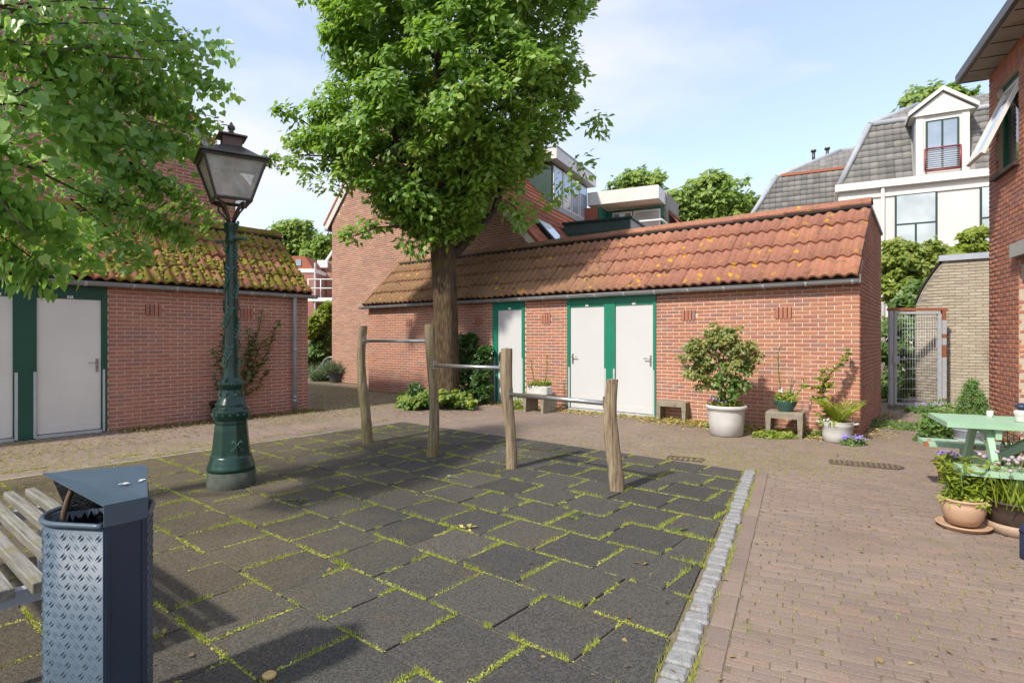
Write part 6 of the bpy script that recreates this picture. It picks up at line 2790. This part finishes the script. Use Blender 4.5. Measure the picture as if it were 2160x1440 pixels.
# ------------------------------------------------------------------ linden hanging into the picture at the left
LB = Vector((-5.6, 3.1, 0))
lin = thing('linden_tree', 'linden tree reaching over the mossy shed with drooping heart-shaped leaves', 'tree', LB)
m = MB()
m.tube([LB - Z * .1, LB + Vector((0, 0, .6)), LB + Vector((.05, .05, 1.8)), LB + Vector((.1, .1, 3.2)), LB + Vector((.1, .2, 5.0)), LB + Vector((.2, .2, 7.5))], [.26, .2, .17, .15, .12, .05], 14)
m.build('trunk', 'limb_bark', lin, world=True)
sprays = []                              # (start px,py,depth) (end px,py,depth) leaf count, droop
S_ = [((-60, 20, 4.4), (350, 15, 4.6), 130), ((-60, -20, 4.2), (330, -40, 4.7), 110), ((-40, 60, 4.2), (385, 70, 4.7), 150), ((60, 120, 4.3), (470, 95, 5.0), 170), ((100, 95, 4.6), (430, 130, 5.0), 140),
      ((150, 130, 4.5), (470, 180, 5.0), 160), ((-50, 100, 3.9), (330, 165, 4.4), 190), ((-50, 150, 3.8), (300, 190, 4.2), 200), ((100, 160, 4.1), (400, 215, 4.5), 190), ((200, 170, 4.2), (425, 250, 4.7), 170),
      ((-40, 190, 3.7), (240, 235, 4.0), 170), ((20, 215, 3.6), (200, 290, 3.8), 190), ((80, 220, 3.7), (320, 300, 4.1), 210), ((180, 230, 4.0), (400, 310, 4.4), 190), ((250, 240, 4.3), (440, 300, 4.7), 150),
      ((120, 290, 3.9), (330, 370, 4.2), 180), ((200, 320, 4.1), (400, 400, 4.4), 170), ((240, 360, 4.2), (450, 460, 4.5), 190), ((130, 370, 4.0), (380, 480, 4.3), 200), ((90, 340, 4.0), (250, 420, 4.2), 140),
      ((-60, 380, 3.5), (120, 470, 3.7), 150), ((-60, 430, 3.4), (190, 540, 3.6), 190), ((-60, 460, 3.3), (100, 570, 3.5), 160), ((150, 420, 3.9), (290, 540, 4.1), 130), ((-60, 300, 4.4), (40, 430, 4.6), 110),
      ((-60, 250, 3.8), (60, 330, 3.9), 90), ((180, 420, 4.2), (420, 500, 4.4), 140), ((-60, 70, 3.6), (120, 120, 3.7), 110), ((-60, 520, 3.4), (60, 560, 3.5), 60), ((-60, 10, 3.6), (180, 60, 3.8), 130),
      ((200, 20, 4.8), (360, 60, 5.2), 90), ((300, 150, 5.0), (440, 160, 5.2), 70), ((330, 230, 4.9), (460, 250, 5.1), 60), ((-60, -60, 4.0), (340, -90, 4.4), 120)]
P, N, Dd, Sz = [], [], [], []
m = MB()
for (a, b, cnt) in S_:
    a = (a[0], a[1], 3.45 + .2 * random.random() + max(0, a[0]) / 480 * 3.0)
    b = (b[0], b[1], 3.45 + .2 * random.random() + max(0, b[0]) / 480 * 3.0)
    A_, B_2 = AT(*a), AT(*b)
    sag = .05 * (B_2 - A_).length
    mid = A_.lerp(B_2, .55) + Z * sag
    pts = [A_ * (1 - t) ** 2 + mid * 2 * t * (1 - t) + B_2 * t * t for t in [i / 8 for i in range(9)]]
    m.tube(pts, [.007 * (1 - .8 * i / 8) + .0015 for i in range(9)], 6)
    st = LB + Vector((.1, .1, random.uniform(2.8, 5.0)))
    ln = (B_2 - A_).length
    mn = Vector((random.gauss(-.5, .4), random.gauss(-.65, .3), random.gauss(.55, .3)))
    sg_ = .8 if cnt > 0 else 1
    cnt = int(cnt * 1.3)
    for _ in range(cnt):
        t = random.random() ** .8
        k = min(int(t * 8), 7)
        q = pts[k].lerp(pts[k + 1], t * 8 - k)
        off = Vector((random.gauss(0, .085), random.gauss(0, .12), random.gauss(-.06, .065)))
        p = q + off
        P.append(tuple(p))
        out = Vector((off.x, off.y, 0)) * 3
        N.append((mn.x + random.gauss(0, .4) + out.x, mn.y + random.gauss(0, .4) + out.y, mn.z + random.gauss(0, .3)))
        Dd.append((random.gauss(.35, .5), random.gauss(-.1, .5), -1.0 + random.gauss(0, .35)))
        Sz.append(random.uniform(.05, .096))
for (a, b, r0) in [((-120, 330, 3.6), (130, 160, 4.2), .045), ((-120, 330, 3.6), (200, 420, 4.2), .03), ((-120, 150, 4.0), (330, 128, 4.8), .04), ((-120, 330, 3.6), (60, 500, 3.5), .02), ((-120, 60, 4.2), (250, 20, 4.6), .03)]:
    A_, B_2 = AT(*a), AT(*b)
    st = LB + Vector((.1, .15, max(2.6, A_.z - .3)))
    m.tube([st, st.lerp(A_, .5) + Z * .15, A_, A_.lerp(B_2, .5) + Z * .1, B_2], [r0 * 1.0, r0 * .8, r0 * .6, r0 * .4, .004], 8)
m.build('limbs', 'limb_bark', lin, world=True)
leaves('crown', P, N, Dd, Sz, 'heart', 'linden_leaf', lin)
# the rest of the crown, outside the picture: it shades the mossy shed
cc, rr = [], []
for _ in range(24):
    z = random.uniform(3.6, 8.5)
    an = random.uniform(0, 6.28)
    r = random.random() ** .5 * (2.6 - abs(z - 6) * .45)
    p = LB + Vector((math.cos(an) * r - .2, math.sin(an) * r, z))
    if inframe(p, 160):
        continue
    cc.append(tuple(p))
    rr.append(random.uniform(.3, .5))
clump_leaves('upper_crown', np.array(cc), np.array(rr), 45, .12, 'leaf', 'linden_leaf', lin, up=.5)


# ------------------------------------------------------------------ other trees and shrubs
def tree(name, label, base, trunk_h, blobs, per, size, mat, tr=.12, group=None, clumps=40, flat=.85):
    t = thing(name, label, 'tree', base, group=group)
    m = MB()
    top = base + Z * trunk_h
    m.tube([base - Z * .1, base + Z * trunk_h * .5 + Vector((.05, 0, 0)), top], [tr * 1.3, tr, tr * .6], 9)
    for (c_, r) in blobs:
        m.tube([base + Z * trunk_h * .6, (base + Z * trunk_h * .6).lerp(Vector(c_), .6), Vector(c_)], [tr * .5, tr * .3, .02], 6)
    m.build('trunk', 'limb_bark', t, world=True)
    cs, rs = [], []
    for (c_, r) in blobs:
        for _ in range(clumps):
            d_ = Vector((random.gauss(0, 1), random.gauss(0, 1), random.gauss(0, 1))).normalized()
            k = random.random() ** .35
            cs.append((c_[0] + d_.x * r * k, c_[1] + d_.y * r * k, c_[2] + d_.z * r * k * flat))
            rs.append(r * random.uniform(.16, .30))
    clump_leaves('crown', np.array(cs), np.array(rs), per, size, 'leaf', mat, t, up=.5, shell=.2)
    return t


def px_blobs(lst):
    return [(tuple(AT(px, py, y)), r * y / FP) for (px, py, y, r) in lst]


def base_of(px, y):
    p = AT(px, 700, y)
    return Vector((p.x, p.y, 0))


tree('far_tree', 'bright green tree crown above the white roof box', base_of(1330, 36), 8.5, px_blobs([(1330, 400, 36, 45), (1360, 388, 36, 40), (1310, 420, 36, 40), (1370, 430, 36, 45), (1290, 440, 36, 30)]), 34, .34, 'far_leaf', .2, clumps=44)
tree('far_tree', 'broad bright green tree between the red and the slate roofs', base_of(1480, 34), 8, px_blobs([(1490, 405, 34, 48), (1530, 420, 34, 52), (1450, 425, 34, 45), (1415, 440, 34, 40), (1500, 455, 34, 60), (1560, 440, 35, 42), (1440, 470, 34, 50)]), 34, .34, 'far_leaf', .25, clumps=48)
tree('far_tree', 'tree standing behind the pedimented dormer', base_of(1990, 30), 10.5, px_blobs([(1950, 225, 30, 48), (2000, 205, 30, 38), (1900, 262, 30, 36), (2050, 215, 30, 32), (2075, 240, 30, 40), (1860, 285, 30, 20)]), 30, .32, 'far_leaf', .22, clumps=34)
tree('far_tree', 'tall light green tree beyond the mossy shed', base_of(612, 42), 7.5, px_blobs([(600, 500, 42, 38), (630, 490, 42, 32), (580, 515, 42, 26), (640, 520, 42, 34), (615, 540, 42, 40)]), 34, .38, 'far_leaf', .25, clumps=44)
tree('far_tree', 'darker green tree beside the far white gable', base_of(678, 40), 6.8, px_blobs([(680, 518, 40, 26), (665, 535, 40, 30), (690, 545, 40, 30), (660, 565, 40, 34)]), 34, .36, 'far_leaf', .2, clumps=40)

# yellow-green shrub tree behind the gate and the climbing hedge
tree('garden_shrub', 'yellow-green shrub growing tall behind the gate', base_of(1925, 14.2), 2.6, px_blobs([(1900, 560, 14.2, 45), (1940, 540, 14.2, 42), (1880, 600, 14.2, 40), (1920, 620, 14.0, 40), (1960, 560, 14.4, 34), (1985, 545, 14.6, 28), (1895, 530, 14.4, 30)]), 34, .14, 'light_leaf', .05, clumps=40)
tree('garden_shrub', 'dark ivy-like shrub behind the mesh gate', base_of(1895, 13.1), 1.4, px_blobs([(1900, 690, 13.1, 34), (1890, 740, 13.1, 36), (1905, 790, 13.1, 34), (1918, 640, 13.2, 30), (1935, 610, 13.2, 22), (1885, 820, 13.1, 26)]), 40, .12, 'mid_leaf', .04, clumps=40)
tree('garden_shrub', 'airy shrub with layered leaves above the pale wall', base_of(2045, 15.0), 3.2, px_blobs([(2050, 500, 15, 26), (2070, 520, 15, 26), (2030, 525, 15, 24), (2065, 490, 15, 18), (2010, 535, 15, 20)]), 26, .14, 'lime_leaf', .04, clumps=26, flat=.4)
# alley shrubs
tree('alley_shrub', 'golden leaved shrub over the parked bicycle', base_of(684, 21.9), 1.9, px_blobs([(690, 655, 21.9, 20), (675, 675, 21.9, 22), (665, 690, 21.8, 16), (655, 700, 21.8, 14)]), 30, .17, 'lime_leaf', .05, clumps=30)
tree('alley_shrub', 'dense green shrub behind the parked bicycle', base_of(683, 22.3), 1.3, px_blobs([(685, 705, 22.2, 24), (680, 735, 22.2, 28), (665, 750, 22, 22), (690, 760, 22.3, 26), (668, 725, 22.1, 18), (660, 775, 22.6, 18)]), 44, .13, 'mid_leaf', .05, clumps=36)

# shrub between oak and first door
tree('laurel_shrub', 'dark green laurel shrub between the oak trunk and a white door', base_of(995, 12.7), .7, px_blobs([(985, 720, 12.9, 22), (990, 750, 12.8, 26), (1010, 760, 12.7, 24), (985, 790, 12.7, 26), (1015, 795, 12.6, 24), (1000, 825, 12.5, 26), (975, 760, 12.9, 18), (1022, 740, 12.7, 14), (1020, 825, 12.4, 18)]), 40, .085, 'dark_leaf', .03, clumps=26)
tree('seedling_shrub', 'small dark seedling left of the oak trunk', base_of(878, 12.2), .3, px_blobs([(876, 812, 12.3, 10), (884, 822, 12.2, 10), (870, 825, 12.2, 8)]), 14, .08, 'dark_leaf', .012, clumps=12)

# geraniums round the oak
gc = thing('geranium_bed', 'bed of pale green geranium leaves at the foot of the oak', 'plants', G(925, 858))
cs, rs = [], []
for _ in range(230):
    t = random.random()
    p = G(845 + 155 * t, random.uniform(838, 866))
    h = .26 * math.sin(math.pi * min(max((p.x + 2.35) / 1.75, .06), .94)) + .06
    cs.append((p.x, p.y, random.uniform(.05, h)))
    rs.append(random.uniform(.05, .10))
clump_leaves('foliage', np.array(cs), np.array(rs), 16, .085, 'heart', 'mid_leaf', gc, up=1.3, flat=.5)
clump_leaves('young_foliage', np.array(cs[:110]) + np.array([.02, -.03, .05]), np.array(rs[:110]), 12, .075, 'heart', 'lime_leaf', gc, up=1.5, flat=.4)

# round shrub in the white tub
shp = thing('potted_shrub', 'round olive green shrub growing in the large white tub', 'shrub', wloc(potA) + Z * .42)
m = MB()
b0 = wloc(potA) + Z * .40
for i in range(9):
    an = i * .7
    e = b0 + Vector((math.cos(an) * .28 - .1, math.sin(an) * .26, random.uniform(.45, .9)))
    m.tube([b0 + Vector((math.cos(an) * .05, math.sin(an) * .05, 0)), b0 + Vector((math.cos(an) * .10, math.sin(an) * .1, .25)), e], [.016, .011, .004], 6)
m.build('stems', 'stem_brown', shp, world=True)
cs, rs = [], []
yb = pw1.y
for (px, py, r, k) in [(1490, 735, 42, 26), (1540, 720, 40, 24), (1570, 745, 32, 20), (1470, 765, 34, 18), (1520, 770, 44, 26), (1510, 705, 30, 18), (1580, 765, 24, 12), (1480, 795, 26, 12), (1455, 740, 20, 8)]:
    c_ = AT(px, py, yb)
    for _ in range(k):
        d_ = Vector((random.gauss(0, 1), random.gauss(0, 1), random.gauss(0, 1))).normalized() * (r * yb / FP) * random.random() ** .4
        cs.append(tuple(c_ + d_))
        rs.append(random.uniform(.05, .10))
clump_leaves('foliage', np.array(cs), np.array(rs), 36, .058, 'leaf', 'shrub_leaf', shp, up=.5, shell=.1)
cs, rs = [], []
for (px, py) in [(1515, 800), (1540, 805), (1555, 790), (1520, 825), (1545, 825), (1562, 812), (1530, 790)]:
    c_ = AT(px, py, yb - .15)
    for _ in range(4):
        cs.append(tuple(c_ + Vector((random.gauss(0, .05), random.gauss(0, .05), random.gauss(0, .04)))))
        rs.append(.07)
clump_leaves('lower_foliage', np.array(cs), np.array(rs), 12, .085, 'leaf', 'mid_leaf', shp, up=.7, droop=.3)


def groundcover(name, label, center, rx_, ry_, h, n, size, mat, kind='leaf', up=1.0, flower=None, cat='plants', per=8, nfl=16):
    t = thing(name, label, cat, center)
    cs = []
    for _ in range(n):
        a, k = random.uniform(0, 6.283), random.random() ** .5
        cs.append((center.x + math.cos(a) * rx_ * k, center.y + math.sin(a) * ry_ * k, center.z + random.uniform(.0, h) * (1.1 - k * .6)))
    clump_leaves('foliage', np.array(cs), np.full(n, size * .9), per, size, kind, mat, t, up=up, flat=.6)
    if flower:
        pts = []
        for _ in range(nfl):
            a, k = random.uniform(0, 6.283), random.random() ** .5
            pts.append((center.x + math.cos(a) * rx_ * k, center.y + math.sin(a) * ry_ * k, center.z + h * random.uniform(.8, 1.25)))
        clump_leaves('blossom', np.array(pts), np.full(len(pts), .012), 5, .03, 'flake', flower, t, up=1.0)
    return t


groundcover('bell_flowers', 'low bellflowers filling the rim of the large white tub', wloc(potA) + Z * .43, .24, .24, .09, 70, .04, 'lime_leaf', flower='purple_flower', nfl=22)
groundcover('seedlings', 'pale seedlings filling the teal bowl', wloc(potC) + Z * .155, .15, .15, .16, 60, .036, 'lime_leaf', flower='white_flower', nfl=6)
groundcover('trough_plants', 'low yellow-green plants filling the trough', wloc(tr) + Z * .16, .23, .12, .10, 60, .04, 'lime_leaf')
groundcover('wild_bellflowers', 'small violet bellflowers in front of the enamel pan', G(1800, 938), .15, .1, .10, 34, .045, 'mid_leaf', flower='purple_flower', nfl=22)
groundcover('weeds', 'dark fern weeds under the stool with the teal bowl', G(1655, 905), .10, .08, .14, 16, .07, 'dark_leaf')
groundcover('weeds', 'weeds sprouting between the enamel pan and the shed corner', UV(SH_U1 - .4, SH_V - .2), .4, .12, .08, 60, .05, 'mid_leaf')
groundcover('weeds', 'green weeds along the shed gable by the gate', SF + gd * 1.6 + gn * .22, .45, .55, .07, 110, .05, 'mid_leaf')
groundcover('weeds', 'leafy weeds between the teal bowl stool and the enamel pan', UV(-2.35, SH_V - .75), .32, .2, .08, 70, .05, 'lime_leaf')
groundcover('weeds', 'green weeds between the white tub and its neighbouring stool', UV(-3.15, SH_V - .35), .32, .2, .10, 60, .05, 'mid_leaf')
groundcover('weeds', 'grassy weeds under the single white door', UV(-8.75, SH_V - .2), .25, .12, .20, 26, .12, 'mid_leaf', 'narrow')
groundcover('weeds', 'grassy weeds beside the stool with the trough', UV(-7.35, SH_V - .55), .18, .15, .26, 26, .13, 'lime_leaf', 'narrow')
groundcover('weeds', 'low weeds at the downpipe of the mossy shed', LO + V * (dpx + .1) + U * .2, .25, .16, .04, 40, .035, 'lime_leaf')
groundcover('gate_plants', 'violet-flowered plants at the threshold of the gate', G(1955, 870), .4, .22, .16, 60, .08, 'mid_leaf', flower='purple_flower', nfl=14)
groundcover('euphorbia_bush', 'yellow-green bush in front of the pale wall', AT(2012, 900, 8.6) * 1 - Z * (AT(2012, 900, 8.6).z), .42, .28, .42, 150, .07, 'light_leaf')
groundcover('low_hedge', 'bright green low shrub beside the zinc tub', Vector((5.95, 7.95, 0)), .3, .2, .62, 150, .05, 'conifer')

# tall stems
def stem_plant(name, label, base, stems, mat, size, stem_mat='stem_green', cat='plant', kind='leaf', per=9, flower=None):
    t = thing(name, label, cat, base)
    m = MB()
    P, N, Dd, S = [], [], [], []
    FPs = []
    for pts in stems:
        pts = [Vector(p) for p in pts]
        m.tube(pts, [.007] * (len(pts) - 1) + [.003], 5)
        for a, b in zip(pts[:-1], pts[1:]):
            k = max(2, int(per * (b - a).length / .15))
            for i in range(k):
                q = a.lerp(b, (i + random.random()) / k)
                an = random.uniform(0, 6.283)
                dv = Vector((math.cos(an), math.sin(an), random.uniform(.0, .6)))
                P.append(tuple(q))
                Dd.append(tuple(dv))
                N.append((random.gauss(0, .4), random.gauss(-.3, .4), 1))
                S.append(size * random.uniform(.6, 1.25))
        if flower:
            FPs.append(tuple(pts[-1]))
    m.build('stems', stem_mat, t, world=True)
    leaves('foliage', P, N, Dd, S, kind, mat, t)
    if flower:
        clump_leaves('blossom', np.array(FPs), np.full(len(FPs), .015), 8, .03, 'flake', flower, t)
    return t


bC = wloc(potC) + Z * .16
yC = bC.y
stem_plant('flower_spike', 'tall thin flower spike rising from the teal bowl', bC, [[bC + Vector((-.06, 0, 0)), AT(1643, 790, yC), AT(1642, 750, yC), AT(1645, 730, yC)], [bC + Vector((.05, 0, 0)), AT(1668, 825, yC), AT(1670, 795, yC)],
           [bC + Vector((.1, 0, 0)), AT(1690, 820, yC), AT(1697, 795, yC)]], 'light_leaf', .045, per=7)
bB = wloc(potB) + Z * .25
yB = bB.y
yS = yB + .18
stem_plant('vine_sapling', 'lopsided sapling with bright leaves rising behind the fern', bB, [[bB + Vector((-.06, .12, 0)), AT(1738, 850, yS), AT(1735, 822, yS), AT(1750, 790, yS), AT(1775, 765, yS), AT(1792, 735, yS)],
           [AT(1735, 822, yS), AT(1715, 815, yS), AT(1690, 812, yS)], [AT(1738, 840, yS), AT(1715, 842, yS), AT(1708, 845, yS)], [AT(1742, 805, yS), AT(1728, 797, yS), AT(1745, 775, yS)], [AT(1735, 830, yS), AT(1745, 815, yS), AT(1760, 810, yS)],
           [AT(1738, 848, yS), AT(1748, 838, yS)], [bB + Vector((-.08, .12, 0)), AT(1720, 868, yS)]], 'lime_leaf', .095, 'stem_brown', per=13)
# fern
fe = thing('fern', 'bright yellow-green fern in the enamel pan', 'fern', bB)
P, N, Dd, S = [], [], [], []
m = MB()
for i in range(20):
    an = -.5 + i * .55
    ln = random.uniform(.26, .40)
    hd = Vector((math.cos(an) * 1.0 + .25, math.sin(an) * .7, 0)).normalized()
    pts = [bB + Vector((.03, 0, 0)) + hd * ln * t + Z * (ln * (1.75 * t - .85 * t * t)) for t in [k / 7 for k in range(8)]]
    m.tube(pts, [.004] * 7 + [.001], 4)
    for k in range(24):
        t = (k + .5) / 24
        kk = min(int(t * 7), 6)
        q = pts[kk].lerp(pts[kk + 1], t * 7 - kk)
        sd3 = hd.cross(Z)
        for s in (-1, 1):
            P.append(tuple(q))
            Dd.append(tuple(sd3 * s + hd * .45 - Z * .15))
            N.append((hd.x * .1, hd.y * .1 - .2, 1))
            S.append(.085 * math.sin(math.pi * min(.98, t * .85 + .13)) + .012)
m.build('ribs', 'stem_green', fe, world=True)
leaves('fronds', P, N, Dd, S, 'narrow', 'fern_leaf', fe)
groundcover('pan_groundcover', 'pale leaves spilling over the rim of the enamel pan', bB + Vector((-.09, -.03, 0)), .11, .11, .05, 26, .045, 'lime_leaf', flower='white_flower', nfl=3)
bT = wloc(tr) + Z * .16
yT = bT.y
stem_plant('snapdragons', 'two upright yellowish stems rising from the trough', bT, [[bT + U * -.11, AT(1124, 790, yT), AT(1122, 770, yT), AT(1119, 755, yT)], [bT + U * .11, AT(1154, 785, yT), AT(1153, 760, yT), AT(1154, 748, yT)], [bT + U * .02, AT(1128, 800, yT)], [bT + U * .17, AT(1160, 800, yT)]],
           'light_leaf', .05, per=9)
# climbing shrub on the mossy shed
sb_ = LO + V * lx(470) + U * .25 + Z * .3


def on_shed(px, py, out=.22):
    p = LO + V * lx(px) + U * out
    return Vector((p.x, p.y, CH + (HZ - py) * p.y / FP))


stem_plant('wall_shrub', 'leggy shrub with reddish stems growing behind the street lamp', sb_, [[sb_, on_shed(500, 800), on_shed(520, 740), on_shed(535, 690), on_shed(542, 650)], [sb_, on_shed(520, 800), on_shed(550, 745), on_shed(570, 690), on_shed(580, 675)],
           [sb_, on_shed(530, 820), on_shed(545, 790), on_shed(560, 780)], [sb_, on_shed(460, 800), on_shed(450, 770), on_shed(435, 735)], [sb_, on_shed(465, 790), on_shed(455, 740), on_shed(465, 690), on_shed(460, 670)],
           [sb_, on_shed(445, 810), on_shed(440, 790)], [sb_, on_shed(515, 770), on_shed(512, 720), on_shed(510, 690)], [sb_, on_shed(525, 760), on_shed(540, 720), on_shed(565, 710)], [sb_, on_shed(510, 790), on_shed(530, 770), on_shed(548, 765)],
           [sb_, on_shed(480, 790), on_shed(515, 735), on_shed(528, 700)], [sb_, on_shed(490, 820), on_shed(500, 835)], [sb_, on_shed(520, 800), on_shed(515, 760), on_shed(520, 730)]], 'red_leaf', .105, 'stem_brown', per=10)
# blue-green grasses
gd_ = thing('blue_grass', 'blue-green ornamental grass spilling from the grey tub', 'grass', wloc(potD) + Z * .3)
n = 900
b_ = np.array(wloc(potD) + Z * .33) + RNG.normal(size=(n, 3)) * np.array([.20, .14, .01])
d_ = rdir(n)
d_[:, 2] = np.abs(d_[:, 2]) * .5 + .35
leaves('blades', b_, np.cross(d_, rdir(n)), d_, RNG.uniform(.3, .55, n), 'long', 'blue_grass', gd_)
for px in (676, 742):
    gp2 = G(px, 803)
    t_ = thing('blue_grass', 'tuft of blue-green grass beside the grey tub', 'grass', gp2, group='grass tufts flanking the grey tub')
    n = 420
    b_ = np.array(gp2) + RNG.normal(size=(n, 3)) * np.array([.14, .1, 0])
    d_ = rdir(n)
    d_[:, 2] = np.abs(d_[:, 2]) * .5 + .5
    leaves('blades', b_, np.cross(d_, rdir(n)), d_, RNG.uniform(.35, .7, n), 'long', 'blue_grass', t_)
# lily shoots
bE = wloc(potE) + Z * .2
stems = []
for i in range(17):
    an, k = random.uniform(0, 6.283), random.random() ** .5 * .10
    a = bE + Vector((math.cos(an) * k, math.sin(an) * k, 0))
    h = random.uniform(.16, .34)
    stems.append([a, a + Vector((math.cos(an) * .03, math.sin(an) * .03, h * .5)), a + Vector((math.cos(an) * .07, math.sin(an) * .06, h))])
stem_plant('lily_shoots', 'narrow-leaved lily shoots in the pale terracotta pot', bE, stems, 'lime_leaf', .085, kind='narrow', per=26)
groundcover('pot_groundcover', 'small leaves trailing over the pale terracotta pot', bE, .13, .13, .05, 40, .04, 'light_leaf', flower='yellow_flower', nfl=3)
# chives
bF = wloc(potF) + Z * .21
ch = thing('chives', 'flowering chives with grey-lilac heads in the dark brown tub', 'herb', bF)
n = 900
b_ = np.array(bF) + RNG.normal(size=(n, 3)) * np.array([.09, .09, 0])
d_ = rdir(n) * .45
d_[:, 2] = 1
leaves('blades', b_, np.cross(d_, rdir(n)), d_, RNG.uniform(.14, .30, n), 'long', 'lime_leaf', ch)
m = MB()
heads = []
for i in range(26):
    a = bF + Vector((random.gauss(0, .07), random.gauss(0, .06), 0))
    e = a + Vector((random.gauss(0, .07), random.gauss(0, .05), random.uniform(.26, .36)))
    m.tube([a, e], [.003, .002], 5)
    heads.append(tuple(e))
m.build('stalks', 'stem_green', ch, world=True)
for h_ in heads:
    m = MB()
    m.lathe([(0, -.014), (.013, -.006), (.016, .002), (.012, .012), (0, .017)], 8, h_)
    m.build('flower_head', 'lilac_flower', ch, world=True)
# conifer
bG = wloc(potG) + Z * .33
cf = thing('dwarf_conifer', 'cone-shaped dwarf conifer in the zinc tub', 'conifer', bG)
m = MB()
m.tube([bG - Z * .05, bG + Z * .45], [.02, .005], 6)
m.build('trunk', 'stem_brown', cf, world=True)
cs, rs = [], []
for _ in range(170):
    t = random.random() ** 1.3
    an = random.uniform(0, 6.283)
    r = .26 * (1 - t) ** .8
    cs.append((bG.x + math.cos(an) * r * random.uniform(.5, 1), bG.y + math.sin(an) * r * random.uniform(.5, 1), bG.z + t * .55))
    rs.append(.05)
clump_leaves('foliage', np.array(cs), np.array(rs), 26, .045, 'narrow', 'conifer', cf, up=.3)
# pansies below the table
for o in [q for q in bpy.data.objects if q.name.startswith('flower_pot')]:
    l_ = o['label']
    c_ = o.location + Z * .19
    nm = 'pansies' if 'pans' in l_ else 'daisies'
    if 'red clay pot' in l_:
        lb3 = 'purple pansies in the red clay pot under the bench'
    elif 'bowl' in l_:
        lb3 = 'mixed pansies in the wide red clay bowl below the table'
    else:
        lb3 = 'leafy white daisies in the black plastic pot'
    groundcover(nm, lb3, c_, .12, .12, .10, 40, .045, 'light_leaf', flower='purple_flower' if nm == 'pansies' else 'white_flower', nfl=12, cat='flowers')
dsy = TO + tA * .62 + tC * .42
stem_plant('daisy_stems', 'tall white daisies rising between table top and far bench', dsy, [[dsy, dsy + Vector((random.gauss(0, .03), 0, .3)), dsy + Vector((random.gauss(0, .09), random.gauss(0, .05), random.uniform(.45, .66)))] for _ in range(12)], 'lime_leaf', .07, kind='narrow', per=6, flower='white_flower')

# ------------------------------------------------------------------ single fallen leaves and scraps on the tiles
fl = [('fallen_twig', 'green oak twig lying on the dark rubber tiles', G(1210, 1093), 'mid_leaf', 5, .06), ('fallen_twig', 'small green leaf bunch lying near the granite setts', G(1432, 1119), 'mid_leaf', 4, .06), ('fallen_twig', 'yellow leaf spray lying on the rubber tiles', G(988, 1117), 'litter', 7, .05),
      ('fallen_twig', 'brown curled leaf lying near the granite setts', G(1358, 1192), 'litter_dark', 3, .05), ('fallen_twig', 'green leaf spray lying right of the street lamp', G(628, 1057), 'mid_leaf', 4, .08), ('fallen_twig', 'pale green leaf lying behind the second wooden post', G(958, 1008), 'blue_grass', 3, .06)]
for nm, lb4, p, mt, k, sz in fl:
    t = thing(nm, lb4, 'leaf', p + Z * .012)
    m = MB()
    m.tube([(-sz * .6, -.01, .002), (0, 0, .004), (sz * .8, .006, .003)], .0016, 5)
    m.build('stalk', 'twig', t)
    for i in range(k):
        c_ = p + Vector((random.gauss(0, sz * .45), random.gauss(0, sz * .3), .016))
        leaves('leaf_blade', [tuple(c_)], [(random.gauss(0, .3), random.gauss(-.2, .3), 1)], [(random.gauss(0, 1), random.gauss(0, 1), .1)], [sz], 'oak' if 'oak' in lb4 or i % 2 else 'leaf', mt, t)
plain('citrus', (0.62, 0.45, 0.18), (0.5, 0.33, 0.12), 20, .6)
cp = G(568, 1432)
sc_ = thing('snail_shell', 'small round tan slice lying on the rubber tiles', 'scrap', cp + Z * .008)
m = MB()
m.lathe([(.02, 0), (.028, .004), (.029, .014), (.024, .018), (.006, .016)], 18)
m.build('disc', 'citrus', sc_)
